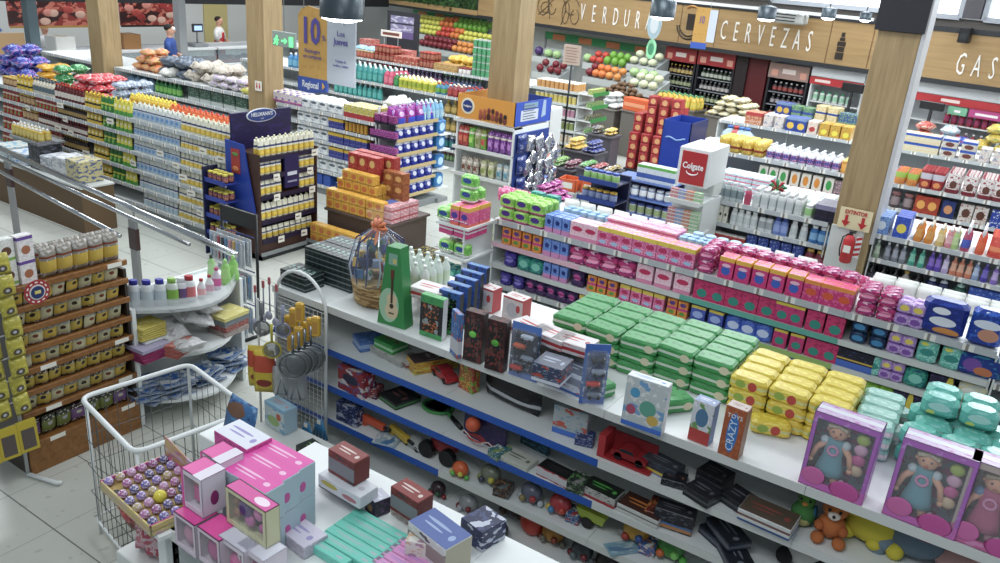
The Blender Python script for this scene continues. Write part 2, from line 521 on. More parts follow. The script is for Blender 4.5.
def floor_mat():
 m=bpy.data.materials.new('floor_tiles');m.use_nodes=True
 T=NT(m);b=T.n['Principled BSDF']
 tc=T.new('ShaderNodeTexCoord');sp=T.new('ShaderNodeSeparateXYZ');T.l.new(tc.outputs['Object'], sp.inputs[0])
 def line(s, off, w):
  a=T.math('FRACT', T.math('DIVIDE', T.math('ADD', s, 200.0-off), .5))
  return T.math('LESS_THAN', a, w)
 ly=line(sp.outputs[1], .458, .016);lx=line(sp.outputs[0], -.141, .012)
 nz=T.new('ShaderNodeTexNoise');nz.inputs['Scale'].default_value=.9;nz.inputs['Detail'].default_value=3
 T.l.new(tc.outputs['Object'], nz.inputs[0])
 col=T.mix(nz.outputs[0], lin('#b6b9b0'), lin('#cbcdc4'))
 nz2=T.new('ShaderNodeTexNoise');nz2 .inputs['Scale'].default_value=14
 T.l.new(tc.outputs['Object'], nz2 .inputs[0])
 col=T.mix(T.math('MULTIPLY', T.math('GREATER_THAN', nz2 .outputs[0], .68), .35), col, lin('#8b8d86'))
 col=T.mix(T.math('MULTIPLY', lx, .55), col, lin('#6f716b'))
 col=T.mix(T.math('MULTIPLY', ly, .8), col, lin('#45474a'))
 T.put(b.inputs['Base Color'], col)
 b.inputs['Roughness'].default_value=.28
 return m
f=MB();f.box(-32, 6, -3, 24, -.05, 0, floor_mat());struct('floor', f)
f=MB()
a=at(598, 184, z=0);c=at(622, 175, z=0)
f.box(a.x-.1, a.x+.12, a.y-.6, a.y+2.4, 0.0005, .004, mat('#7a5a40', .5));struct('floor_strip', f)
def wood(h1, h2, sc=1.0, vert=True, rough=.45):
 k=('w', h1, h2, sc, vert)
 if k in _M:return _M[k]
 m=bpy.data.materials.new('wood');m.use_nodes=True
 T=NT(m);b=T.n['Principled BSDF']
 tc=T.new('ShaderNodeTexCoord');mp=T.new('ShaderNodeMapping')
 mp.inputs['Scale'].default_value=(14*sc, 14*sc, 1.0*sc) if vert else(1.0*sc, 14*sc, 14*sc)
 T.l.new(tc.outputs['Object'], mp.inputs[0])
 nz=T.new('ShaderNodeTexNoise');nz.inputs['Scale'].default_value=2.2;nz.inputs['Detail'].default_value=4;nz.inputs['Distortion'].default_value=.6
 T.l.new(mp.outputs[0], nz.inputs[0])
 rp=T.new('ShaderNodeValToRGB');rp.color_ramp.elements[0].position=.3;rp.color_ramp.elements[1].position=.7
 rp.color_ramp.elements[0].color=lin(h1);rp.color_ramp.elements[1].color=lin(h2)
 T.l.new(nz.outputs[0], rp.inputs[0])
 T.put(b.inputs['Base Color'], rp.outputs[0]);b.inputs['Roughness'].default_value=rough
 _M[k]=m
 return m
WOODC=wood('#927a52', '#ad9467');WOODB=wood('#97784a', '#a98a58', .5, False)
SHELFW=wood('#7d4f1e', '#97652c', 1.0, False)
# columns (timber clad), grid 4.2 m
COLS=[(-13.66, 'timber clad column nearest the meat counter'), (-9.69, 'timber clad column beside the tissue shelves'), (-5.47, 'timber clad column rising through the pet food stand'), (-1.35, 'timber clad column carrying the fire extinguisher sign')]
for i, (x, lab) in enumerate(COLS):
 mb=MB();y=8.16;w=.36
 z1=3.02 if i==3 else 4.6
 mb.box(x, x+w, y, y+w, 0, z1, WOODC, .006)
 o=struct('column', mb);o['label']=lab
 if i==3:
  h=MB();h.box(x-.03, x+w+.02, y-.03, y+w+.03, z1, 4.6, mat('#26252b', .6));struct('column_head', h)
  s=MB();s.box(x+w, x+w+.035, y-.005, y+w, 1.1, 4.2, mat('#bfc0c2', .4));struct('column_lit_side', s)  # pale strip paints the lit right side of the column
  s=MB();s.box(x+.0, x+w-.06, y-.03, y-.002, .1, 1.22, OFFW);struct('column_panel', s)
A=at(535, 23.7, z=2.1);B=at(1000, 89, z=2.1)
dirv=(B-A);dirv.z=0;Lb=dirv.length;ang=math.atan2(dirv.y, dirv.x);dirv.normalize()
def band(px, py):
 d=Vector(ray(px, py));n=Vector((-dirv.y, dirv.x, 0))
 t=(A-Vector((0, 0, H))).dot(n)/d.dot(n)
 P=Vector((0, 0, H))+d*t
 return(P-A).dot(dirv), P.z
BM=Matrix.Translation((A.x, A.y, 0))@Matrix.Rotation(ang, 4, 'Z')
s0=band(478, 10)[0];s1=band(1000, 60)[0]+3
zt=band(756, 9)[1];zb=2.1
print('band', A, B, ang, zt, s0, s1)
bandroot=struct('trim_band', MB().box(s0, s1, 0, .12, zb+.02, zt-.06, WOODB), BM)
f=MB();f.box(s0-4.2, s1, -.01, .14, zb-.06, zb+.02, DARK);struct('trim_band_lower', f, BM)
f=MB();f.box(s0, s1, -.01, .14, zt-.06, zt+.02, DARK);struct('trim_band_upper', f, BM)
for px in(675, 711, 825, 868, 873):
 s=band(px, 60)[0];j=MB();j.box(s-.008, s+.008, -.004, 0, zb+.03, zt-.07, mat('#6d4d2a'));struct('trim_joint', j, BM)
LET=mat('#e8e4da', .5)
for wd, pts in(('VERDURAS', ((543, 12), (563, 14), (585, 17), (614, 20), (624, 20), (638, 23), (648, 24), (664, 27))), ('CERVEZAS', ((724, 31), (737, 33), (748, 34), (760, 37), (771, 39), (783, 38), (796, 41), (809, 42))), ('GASEOSAS', ())):
 if wd=='VERDURAS':xs=[583+i*11.0 for i in range(8)]
 elif wd=='CERVEZAS':xs=[724+i*12.2 for i in range(8)]
 else:xs=[961+i*16.0 for i in range(8)]
 for ch, px in zip(wd, xs):
  py=13+(px-583)*.1445 if wd=='VERDURAS' else(31+(px-724)*.135 if wd=='CERVEZAS' else 65+(px-961)*.14)
  s, z=band(px, py)
  o=text(ch, .53 if wd!='GASEOSAS' else.5, LET, bandroot, Matrix.Translation((s, -.012, z))@FACE_F, 'band_letter', .006, .4, bold=-.002)
INK=mat('#4a3a26', .6)
def strokes(name, cx, cy, sc, curves, m, r=.008):
 s, z=band(cx, cy);mb=MB()
 for c in curves:mb.tube([(s+p[0]*sc, -.012, z+p[1]*sc) for p in c], r, m, 4)
 return obj(name, mb, bandroot)
def arc(cx, cz, rx, rz, a0, a1, n=9):return[(cx+rx*math.cos(a0+(a1-a0)*i/n), cz+rz*math.sin(a0+(a1-a0)*i/n)) for i in range(n+1)]
strokes('leaf_drawing', 548, 6, .36, [arc(-.4, 0, .5, .6, 0, 2*PI, 14), arc(-.1, -.1, .5, .35, .3, 5.5, 12), arc(.4, .1, .35, .6, 1, 6, 12), [(-.8, -.6), (0, 0), (.7, .7)], [(-.2, .8), (.1, .1), (.3, -.8)]], INK)
strokes('leaf_drawing', 572, 10, .36, [arc(0, .2, .6, .5, .2, 5, 12), arc(-.5, -.2, .3, .7, 0, 6.28, 12), [(-.9, .8), (-.5, 0), (-.8, -1)], arc(.3, -.4, .35, .45, 2, 7.5, 12)], INK)
s, z=band(691, 22);g=MB();g.box(s-.09, s+.09, -.014, -.002, z-.16, z+.16, mat('#2b1f16'));g.tube([(s+x, -.012, z+y) for x, y in arc(0, .25, .13, .06, 0, PI, 8)], .02, mat('#c58a46'), 4);obj('drink_drawing', g, bandroot)
strokes('ribbon_drawing', 689, 28, .30, [arc(0, .25, 1.0, 1.0, PI*1.05, PI*1.9, 12), arc(0, .25, .8, .8, PI*1.05, PI*1.9, 12)], mat('#2b1f16'), .016)
s, z=band(841, 47);g=MB()
for k, (w, h0, h1) in enumerate(((.075, -.22, -.1), (.065, -.085, .0), (.075, .015, .09), (.045, .105, .16), (.03, .175, .25))):g.box(s-w, s+w, -.014, -.002, z+h0, z+h1, mat('#2b2118'))
obj('bottle_drawing', g, bandroot)
gs=s0-.02
g0=band(367, 4);g1=band(468, 12)
def hedge_mat():
 m=bpy.data.materials.new('hedge');m.use_nodes=True
 T=NT(m);b=T.n['Principled BSDF'];tc=T.new('ShaderNodeTexCoord')
 nz=T.new('ShaderNodeTexNoise');nz.inputs['Scale'].default_value=9;nz.inputs['Detail'].default_value=5
 T.l.new(tc.outputs['Object'], nz.inputs[0]);rp=T.new('ShaderNodeValToRGB')
 rp.color_ramp.elements[0].position=.35;rp.color_ramp.elements[0].color=lin('#0d2410');rp.color_ramp.elements[1].position=.68;rp.color_ramp.elements[1].color=lin('#3f6b2c')
 T.l.new(nz.outputs[0], rp.inputs[0]);T.put(b.inputs['Base Color'], rp.outputs[0]);b.inputs['Roughness'].default_value=.8
 return m
HM=hedge_mat();rr=random.Random(3);mb=MB()
x0h=band(366, 4)[0];x1h=band(474, 14)[0]
mb.box(x0h, x1h, .0, .09, zb+.12, zt+.5, HM)
for k in range(900):
 x=rr.uniform(x0h, x1h);z=rr.uniform(zb+.12, zt+.5);a=rr.uniform(0, 6.28);l=rr.uniform(.06, .14)
 mb.add([(x, -.01, z), (x+l*math.cos(a), -.06, z+l*math.sin(a)), (x+l*.5*math.cos(a+.8), -.09, z+l*.5*math.sin(a+.8))], [(0, 1, 2)], HM)
o=obj('hedge_foliage', mb, None, BM);tag(o, 'dark green planted leaf panel above the produce corner', 'plants', kind='stuff')
f=MB();f.box(x0h-.3, s0, -.03, .12, zb+.0, zb+.12, WOODB);struct('trim_rail', f, BM)
# walls
WALLG=mat('#7d7a76', .7)
yb=17.6
w=MB()
def bw(x):return A.y+(x-A.x)*math.tan(ang)+1.4
x1=7.5;x0=-26
w.add([(x0, bw(x0), 0), (x1, bw(x1), 0), (x1, bw(x1), 3.15), (x0, bw(x0), 3.15), (x0, bw(x0)+.2, 0), (x1, bw(x1)+.2, 0), (x1, bw(x1)+.2, 3.15), (x0, bw(x0)+.2, 3.15)], [(0, 1, 2, 3), (7, 6, 5, 4), (3, 2, 6, 7), (0, 3, 7, 4), (1, 5, 6, 2)], mat('#a8a9a6', .7))
struct('wall_back', w)
zw=band(945, 15)[1]
w=MB();w.box(s0-1, s1, .14, .3, zt+.0, zw-.04, mat('#6d6863', .75));struct('wall_upper', w, BM)
GLOW=mat('#f4f8ff', .5, 0, 2.2)
for n, (pa, pb) in enumerate(((770, 888), (930, 961), (987, 1050))):
 sa=band(pa, 5)[0];sb=band(pb, 8)[0]
 g=MB();g.box(sa, sb, .16, .18, zw+.0, zw+1.6, GLOW);fo=struct('window_%d'%(n+1), g, BM)
 fr=MB()
 for q in(sa, sb):fr.box(q-.04, q+.04, .04, .16, zw-.03, zw+1.6, mat('#9aa0a8', .4))
 fr.box(sa, sb, .04, .16, zw-.06, zw+.02, mat('#9aa0a8', .4))
 f2=obj('window_frame', fr, fo)
w=MB()
for pa, pb in((962, 986), (889, 929), (640, 769)):
 w.box(band(pa, 5)[0]+.04, band(pb, 5)[0]-.04, .02, .2, zw-.02, zw+1.8, mat('#4d4a50', .7))
struct('wall_piers', w, BM)
w=MB();w.box(s0-8, s1, .02, .25, zw+1.6, zw+1.9, GREY);struct('wall_header', w, BM)
P0=at(0, 2, x=-14.2);P1=at(248, 1, x=-14.2)
f=MB();f.box(-14.4, -14.2, 5.0, 15.2, 2.42, 2.9, mat('#1d1e24', .6));struct('beam_fascia', f)
# meat department along the far side wall
W2=mat('#d9dbda', .5)
w=MB();w.box(-19.9, -19.7, 4, 21, 0, 2.6, mat('#cfd0cc', .6));struct('wall_side', w)
w=MB();w.box(-16.1, -15.95, 5.0, 18.5, 2.03, 2.6, mat('#191a20', .6));struct('wall_fascia', w)
w=MB();y0=at(205, 30, x=-19.65).y;y1=at(228, 30, x=-19.65).y;w.box(-19.69, -19.65, y0, y1, .6, 1.95, mat('#c9b878', .5));struct('wall_tile_panel', w)
def meatprint():
 return printed('#8e2a22', speck=('#c9705c', .5), speck2=('#3a0f10', .42), ax='yz', seed=3.3)
for a, b, lab in((8, 92, 'long banner photograph of raw red meat cuts above the counter'), (120, 180, 'shorter meat photograph banner nearer the apron worker')):
 ya=at(a, 15, x=-16.6).y;yc=at(b, 15, x=-16.6).y
 r=empty('meat_banner', xf((-16.6, ya, 0)), lab, 'banner')
 m=MB();m.box(-.03, 0, 0, yc-ya, 1.52, 2.02, meatprint());obj('printed_panel', m, r)
 m=MB();m.box(0, .012, 0, yc-ya, 1.49, 1.53, mat('#b58a3c' if a==8 else '#2a1a14'));obj('frame_strip', m, r)
 m=MB()
 rr=random.Random(a)
 for k in range(9):
  yy=rr.uniform(.1, yc-ya-.1);m.ball((0.004, yy, rr.uniform(1.6, 1.95)), .09, mat(rr.choice(['#b8433a', '#d9897a', '#a32b2b', '#e2b49f'])), 8, 5, .1, 1.3, .8)
 obj('meat_picture', m, r)
for i, (ya, yc) in enumerate(((7.2, 10.0), (10.05, 12.6), (12.65, 16.2))):
 r=empty('meat_counter', xf((-16.0, ya, 0)), 'white glass-fronted meat counter, '+('farthest from the apron worker', 'behind the customer in blue', 'in front of the apron worker')[i], 'counter', 'meat counters')
 L=yc-ya
 m=MB();m.box(-.9, 0, 0, L, 0, .72, W2, .01);obj('base', m, r)
 m=MB();m.box(-.95, .02, 0, L, 1.04, 1.08, W2);obj('counter_top', m, r)
 m=MB();m.box(-.02, 0, 0, L, .72, 1.04, mat('#9fb3ba', .1, 0, 0, .35));obj('glass_front', m, r)
 m=MB();m.box(-.85, -.05, .02, L-.02, .74, .78, mat('#c8423e'));
 rr=random.Random(i)
 for k in range(24):m.ball((rr.uniform(-.75, -.1), rr.uniform(.1, L-.1), .8), .07, mat(rr.choice(['#b23a34', '#d0705f', '#a92f2f'])), 6, 4, 1, 1.3, .5)
 obj('meat_tray', m, r)
 m=MB();m.box(.0, .03, 0, L, .58, .62, mat('#d88b96'));obj('bumper_strip', m, r)
for px, lab in((33, 'dark grey steel post by the white-capped worker'), (181, 'pale grey steel post beside the customer in blue')):
 p=at(px, 40, x=-15.6);m=MB();m.box(-.09, .09, -.09, .09, 0, 2.9, mat('#4c5f66' if px==33 else '#8f9395', .4));o=struct('column_steel', m, xf((-15.6, p.y, 0)));o['label']=lab
p0=at(0, 50, x=-14.4);p1=at(26, 50, x=-14.4)
r=empty('plywood_panel', xf((-14.4, 0, 0)), 'plain plywood panel standing by the meat counter', 'panel')
m=MB();m.box(-.04, 0, p0 .y-.6, p1 .y, 0.02, at(12, 33, x=-14.4).z, mat('#b08f62', .6));obj('board', m, r)
m=MB();m.box(-.3, -.04, p0 .y-.2, p0 .y, 0, .1, KRAFT);m.box(-.3, -.04, p1 .y-.3, p1 .y-.1, 0, .1, KRAFT);obj('foot', m, r)
def person(x, y, z0, ht, rz, label, shirt, hair, apron=None, cap=None, arm=.5):
 r=empty('person', xf((x, y, z0), rz), label, 'person')
 s=ht/1.7
 mb=MB()
 def loft(rows, m, seg=12):
  vs=[];fs=[]
  for(cx, cy, cz, rx, ry) in rows:
   for i in range(seg):
    a=2*PI*i/seg;vs.append((cx*s+rx*s*math.cos(a), cy*s+ry*s*math.sin(a), cz*s))
  for k in range(len(rows)-1):
   for i in range(seg):
    fs.append((k*seg+i, k*seg+(i+1)%seg, (k+1)*seg+(i+1)%seg, (k+1)*seg+i))
  fs.append(tuple(range(seg-1, -1, -1)));fs.append(tuple((len(rows)-1)*seg+i for i in range(seg)))
  return vs, fs
 M_=mat(shirt, .8);tr=mat('#2a2d38', .8)
 v, f_=loft([(0, 0, .86, .15, .11), (0, 0, .98, .155, .115), (0, 0, 1.12, .15, .11), (0, 0, 1.28, .18, .12), (0, 0, 1.38, .19, .11), (0, 0, 1.43, .12, .08), (0, 0, 1.46, .055, .055), (0, 0, 1.5, .05, .055), (0, -.01, 1.53, .06, .07), (0, -.015, 1.58, .075, .09), (0, -.01, 1.63, .078, .095), (0, 0, 1.68, .065, .08), (0, 0, 1.7, .03, .04)], M_)
 mb.add(v, f_, M_, True)
 sk=mb.mi(SKIN)
 for i, ff in enumerate(mb.f):
  if min(mb.v[q][2] for q in ff)>1.44*s:mb.m[i]=sk
 for sx in(-1, 1):
  mb.tube([(sx*.09*s, 0, .9*s), (sx*.1*s, -.01*s, .5*s), (sx*.1*s, .02*s, .08*s), (sx*.1*s, -.1*s, .04*s)], [.085*s, .06*s, .045*s, .04*s], tr, 8)
  e=(sx*.24*s, -.12*s*arm, 1.12*s);hnd=(sx*.16*s, -.38*s*arm, (1.02+.12*arm)*s)
  mb.tube([(sx*.17*s, 0, 1.37*s), (sx*.215*s, -.01, 1.3*s), e], [.05*s, .048*s, .04*s], M_, 8)
  mb.tube([e, hnd], [.038*s, .026*s], SKIN, 8)
  mb.ball(hnd, .034*s, SKIN, 8, 6, .8, 1.3, .6)
  for q in range(5):
   fx=hnd[0]+(q-2)*.013*s
   mb.tube([(fx, hnd[1], hnd[2]), (fx, hnd[1]-(.05 if q else.03)*s, hnd[2]-.01*s), (fx, hnd[1]-(.07 if q else.04)*s, hnd[2]-.03*s)], .007*s, SKIN, 5)
 for sx in(-1, 1):
  mb.ball((sx*.028*s, -.095*s, 1.605*s), .009*s, BLACK, 6, 4)
  mb.ball((sx*.078*s, 0, 1.59*s), .02*s, SKIN, 6, 4, .4, .7, 1)
 mb.ball((0, -.108*s, 1.585*s), .013*s, SKIN, 6, 4, .8, 1, 1.3)
 mb.ball((0, -.098*s, 1.553*s), .016*s, mat('#a4584e'), 6, 4, 1.3, .5, .35)
 obj('body', mb, r)
 h=MB();h.ball((0, .012*s, 1.645*s), .094*s, mat(cap or hair, .8), 12, 8, .9, 1.05, .82)
 obj('cap' if cap else 'hair', h, r)
 if apron:
  a=MB();v, f_=loft([(0, 0, .55, .175, .135), (0, 0, .9, .165, .128), (0, 0, 1.1, .156, .118), (0, -.004, 1.3, .13, .128), (0, -.004, 1.33, .12, .125)], None)
  a.add(v, f_, mat(apron, .7), True);obj('apron', a, r)
 return r
p=at(219, 20, z=1.62);person(-17.3, at(219, 30, x=-17.3).y, 0, at(219, 17, x=-17.3).z, PI/2+.5, 'person in white shirt and red apron standing behind the counter', '#e6e4e0', '#2b1d18', '#c22a2e')
person(-15.0, at(170, 40, x=-15.0).y, 0, at(170, 25, x=-15.0).z, 2.3, 'dark-haired person in a blue shirt with face mask at the counter', '#2b4a8f', '#15130f')
q=bpy.data.objects[[o.name for o in bpy.data.objects if o.name.startswith('person')][-1]]
m=MB();m.ball((0, -.085, 1.62), .05, mat('#e6eaee', .8), 8, 6, 1.1, .6, .8);obj('face_mask', m, q)
person(-17.25, at(45, 35, x=-17.25).y, 0, at(45, 24, x=-17.25).z, PI/2, 'person in white coat and white cap behind the counter', '#dfe1e2', '#eeeeee', None, '#e8e8e8', .9)
for px, lab in((197, 'small counter scale with lit display near the apron worker'), ):
 p=at(px, 35, x=-16.3);r=empty('counter_scale', xf((-16.3, p.y, 1.08)), lab, 'scale')
 m=MB();m.box(-.15, .15, -.18, .18, 0, .08, GREY, .01);obj('pan', m, r)
 m=MB();m.tube([(0, 0, .08), (0, 0, .34)], .02, GREY);obj('stem', m, r)
 m=MB();m.box(0, .05, -.14, .14, .32, .5, mat('#45484d'), .01);obj('head', m, r)
 m=MB();m.box(.05, .054, -.1, .1, .36, .46, mat('#a8c8ff', .4, 0, 1.0));obj('display', m, r)
for px, c, lab, hh in((127, '#a5743f', 'brown cardboard box on the meat counter', .3), (60, '#e9e9e2', 'white carton on the counter near the white-capped worker', .28)):
 p=at(px, 40, x=-16.4);m=MB();m.box(-.2, .2, -.2, .2, 0, hh, mat(c, .7), .008);o=obj('carton', m, None, xf((-16.4, p.y, 1.081)));tag(o, lab, 'box')
 f=MB();f.box(-.2, .2, -.03, .03, hh, hh+.002, mat('#cdb488'));obj('packing_tape', f, o)
SHADE=mat('#3d4a52', .35, .3);LAMPG=mat('#f2f8ff', .4, 0, 9.0)
def lamp(px, py, wpx, lab, dist_y):
 p=at(px, py, y=dist_y)
 d=(p-Vector((0, 0, H))).length
 r_=wpx/FPX*((p-Vector((0, 0, H)))@Vector((CW[0][2], CW[1][2], CW[2][2])))/2
 h_=r_*1.25
 root=empty('pendant_lamp', xf((p.x, p.y, p.z)), lab, 'lamp', 'drum pendant lamps')
 m=MB();m.lathe([(r_, 0), (r_, h_), (r_*.55, h_*1.12), (r_*.2, h_*1.2)], SHADE, seg=28, cap=False);m.lathe([(r_*.97, 0.002), (r_*.97, h_*.9)], SHADE, seg=28, cap=False);obj('shade', m, root)
 m=MB();m.lathe([(r_*.96, .012), (r_*.9, -.01), (r_*.5, -.03)], LAMPG, seg=28);obj('diffuser', m, root)
 m=MB();m.tube([(0, 0, h_*1.18), (0, 0, 4.6-p.z)], .008, BLACK);obj('cord', m, root)
 l=bpy.data.lights.new('lamp_light', 'SPOT');l.energy=35;l.spot_size=2.4;l.shadow_soft_size=r_;l.color=(.93, .97, 1)
 lo=bpy.data.objects.new('lamp_light', l);COL.objects.link(lo);lo.location=(p.x, p.y, p.z-.06)
 return root
lamp(342, 18, 44, 'largest grey drum lamp, hanging in front of the promotional sign', 5.0)
lamp(662, 17, 25, 'grey drum lamp hanging before the produce lettering', 8.6)
lamp(766, 19, 18, 'grey drum lamp hanging before the beer lettering', 11.3)
lamp(828, 18, 14, 'small drum lamp beyond the beer lettering', 13.2)
lamp(865, 20, 11, 'smallest drum lamp, close to the dark column head', 14.4)
sa=band(700, 5)[0];sb=band(880, 20)[0]
r=empty('cable_tray', BM@xf((0, -.5, 0)), 'white cable tray running under the high windows', 'cable tray')
zc=band(760, 4)[1]-.1
m=MB();m.box(sa-1, sb, 0, .05, zc+.0, zc+.05, W2);m.box(sa-1, sb, .2, .25, zc, zc+.05, W2);obj('rail', m, r)
m=MB()
for k in range(24):m.box(sa-1+k*(sb-sa+1)/24, sa-.97+k*(sb-sa+1)/24, .05, .2, zc, zc+.03, W2)
obj('rung', m, r)['kind']='stuff'
sa=band(776, 12)[0];sb=band(812, 18)[0];zq=band(794, 17)[1]
r=empty('air_conditioner', BM@xf((sa, -.35, zq-.12)), 'white slatted wall air conditioner above the beer lettering', 'air conditioner')
m=MB();m.box(0, sb-sa, 0, .25, 0, .2, mat('#a9aca8', .5), .03);obj('housing', m, r)
m=MB()
for k in range(3):m.box(.05, (sb-sa)*.8, -.005, 0, .04+k*.055, .06+k*.055, DARK)
obj('louvre', m, r)
s, z=band(968, 34);r=empty('loudspeaker', BM@xf((s, -.12, z-.14)), 'small black loudspeaker on the wall over the drinks lettering', 'loudspeaker')
m=MB();m.box(-.08, .08, -.08, .08, 0, .24, BLACK, .012);obj('cabinet', m, r)
m=MB();m.lathe([(.05, 0), (.05, .006)], DARK, seg=16);obj('cone', MB().add([v for v in m.v], m.f, DARK), r, Matrix.Translation((0, -.08, .1))@Matrix.Rotation(PI/2, 4, 'X'))
m=MB();m.box(-.02, .02, .08, .14, .08, .16, DARK);obj('bracket', m, r)
# large two-sided promotional sign
GOLD=printed('#cf9f4a', speck=('#c79640', .4));PURP=mat('#5a4f9e', .5)
y=5.6
a=at(298, 10, y=y);b=at(327, 88, y=y);c=at(355, 75, y=y)
r=empty('promotional_sign', xf((a.x, y, 0)), 'tall hanging sign reading 10 and Jueves with a blue Regional foot', 'sign')
wd=b.x-a.x;w2=(c.x-b.x);zt_=a.z+.02;zb_=at(298, 87, y=y).z
m=MB();o_=[(0, zb_), (wd, zb_), (wd, zt_-.0)]+[(wd*.35+.0, zt_+.03), (wd*.12, zt_), (0, zt_-.06)]
m.prism(o_, 0, .012, GOLD);obj('gold_panel', m, r)
m=MB();m.prism([(0, 0), (w2, 0), (w2, zt_-zb_-.12), (0, zt_-zb_-.06)], 0, .012, mat('#b9bfc8', .5));pw=obj('white_panel', m, r, Matrix.Translation((wd, 0, zb_+.09)))
m=MB();m.prism([(-.004, zb_-.02), (wd*.3, zb_-.035), (wd, zb_+.0), (wd+.004, zb_+.11), (-.004, zb_+.11)], -.008, .02, mat('#3c57a8', .5));foot=obj('blue_foot', m, r)
text('Regional', .088, mat('#eef0f4'), r, Matrix.Translation((wd*.45, -.012, zb_+.045))@FACE_F, sx=.72, bold=.001)
m=MB();m.prism([(wd*.86, zb_+.02), (wd*.95, zb_+.05), (wd*.86, zb_+.085)], -.012, -.008, mat('#e0a93c'));obj('arrow_mark', m, r)
text('10', .32, PURP, r, Matrix.Translation((wd*.44, -.006, zt_-.2))@FACE_F, sx=.8, bold=.009)
text('%', .07, PURP, r, Matrix.Translation((wd*.9, -.006, zt_-.24))@FACE_F)
text('Reintegro', .05, PURP, r, Matrix.Translation((wd*.5, -.006, zt_-.37))@FACE_F)
text('en compras', .05, PURP, r, Matrix.Translation((wd*.5, -.006, zt_-.42))@FACE_F)
text('Los', .07, PURP, r, Matrix.Translation((wd+w2*.5, -.006, zt_-.18))@FACE_F)
text('Jueves', .085, PURP, r, Matrix.Translation((wd+w2*.5, -.006, zt_-.25))@FACE_F, sx=.8, bold=.001)
for k, t_ in enumerate(('Tarjetas de', 'credito y debito')):text(t_, .03, PURP, r, Matrix.Translation((wd+w2*.5, -.006, zt_-.42-k*.04))@FACE_F)
m=MB();m.tube([(wd*.2, 0, zt_), (wd*.2, 0, 4.6)], .004, GREY);m.tube([(wd+w2*.6, 0, zt_-.1), (wd+w2*.6, 0, 4.6)], .004, GREY);obj('hanging_wire', m, r)
y=12.5
a=at(697, 7, y=y);b=at(704, 40, y=y);c=at(712, 38, y=y)
r=empty('promotional_sign', xf((a.x, y, 0)), 'small distant gold and white hanging sign before the wooden band', 'sign')
wd=b.x-a.x+.03;w2=c.x-b.x;zb_=at(694, 44, y=y).z;zt_=a.z
m=MB();m.box(0, wd, 0, .01, zb_, zt_, GOLD, .002);obj('gold_panel', m, r)
m=MB();m.box(wd, wd+w2, 0, .01, zb_+.05, zt_-.02, mat('#cfd8e4'));obj('white_panel', m, r)
m=MB();m.box(-.01, wd+.01, -.004, .012, zb_-.06, zb_+.03, mat('#3c62c0'));obj('blue_foot', m, r)
text('10', .16, PURP, r, Matrix.Translation((wd*.5, -.004, zt_-.18))@FACE_F, sx=.6)
m=MB();m.tube([(wd, 0, zt_), (wd, 0, 4.6)], .004, GREY);obj('hanging_wire', m, r)
y=9.0
p=at(655, 20, y=y);p2=at(655, 45, y=y)
r=empty('oval_sign', xf((p.x, y, 0)), 'white and green oval sign hanging under the drum lamp', 'sign')
for nm, pc, rx, rz, cc in(('upper_oval', p, .085, .16, '#b7cfd6'), ('lower_oval', p2, .06, .11, '#7fbf8f')):
 m=MB();m.prism([(rx*math.cos(t*PI/10), pc.z-.05+rz*math.sin(t*PI/10)) for t in range(20)], 0, .01, mat(cc, .4));obj(nm, m, r)
 m=MB();m.prism([(rx*.6*math.cos(t*PI/10), pc.z-.05+rz*.6*math.sin(t*PI/10)) for t in range(20)], -.003, 0, mat('#e4ecee' if nm[0]=='u' else '#3b7a58', .4));obj('printed_centre', m, r)
m=MB();m.tube([(0, 0, p.z), (0, 0, 4.6)], .003, GREY);obj('hanging_wire', m, r)
y=7.6
a=at(272, 30, y=y);b=at(295, 49, y=y)
r=empty('exit_sign', xf((a.x, y, 0)), 'lit green running man emergency exit sign near the column', 'sign')
m=MB();m.box(0, b.x-a.x, 0, .03, b.z, a.z, mat('#8b9a92', .3), .004);obj('panel', m, r)
W_=b.x-a.x;GL=mat('#4df07c', .4, 0, 1.6);zc=(a.z+b.z)/2-.02
m=MB();m.ball((W_*.22, -.006, zc+.045), .016, GL, 8, 6, 1, .3, 1)
m.tube([(W_*.2, -.006, zc+.03), (W_*.17, -.006, zc-.01), (W_*.25, -.006, zc-.03), (W_*.22, -.006, zc-.06)], .01, GL, 5);m.tube([(W_*.17, -.006, zc-.01), (W_*.1, -.006, zc-.05)], .01, GL, 5)
m.tube([(W_*.1, -.006, zc), (W_*.18, -.006, zc+.025), (W_*.28, -.006, zc)], .008, GL, 5);obj('running_figure', m, r)
m=MB();m.prism([(W_*.42, zc-.01), (W_*.55, zc-.01), (W_*.55, zc-.035), (W_*.65, zc), (W_*.55, zc+.035), (W_*.55, zc+.01), (W_*.42, zc+.01)], -.008, 0, GL);obj('arrow_mark', m, r)
m=MB();m.box(W_*.76, W_*.92, -.008, 0, zc-.06, zc+.06, GL);obj('door_mark', m, r)
m=MB();m.tube([(W_/2, .015, a.z), (W_/2, .015, 4.6)], .005, GREY);obj('hanging_wire', m, r)
p=at(258, 86, y=8.14);r=empty('fire_sign', xf((p.x, 8.15, p.z)), 'small square fire sign at the column behind the mayonnaise stand', 'sign')
m=MB();m.box(-.07, .07, -.006, 0, -.07, .07, PAPER);obj('panel', m, r)
m=MB()
for sx in(-.028, .028):m.prism([(sx-.018, .0), (sx, -.045), (sx+.018, 0), (sx+.007, 0), (sx+.007, .045), (sx-.007, .045), (sx-.007, 0)], -.01, -.006, RED)
obj('arrow_mark', m, r)
a=at(842, 208, y=8.12);b=at(868, 231, y=8.12)
cx=(a.x+b.x)/2;ww=abs(b.x-a.x)+.02;hh=.2;zc=(a.z+b.z)/2
r=empty('extinguisher_sign', xf((cx, 8.125, zc), 0, 0, 0), 'cream sign reading EXTINTOR with two red arrows on the column', 'sign')
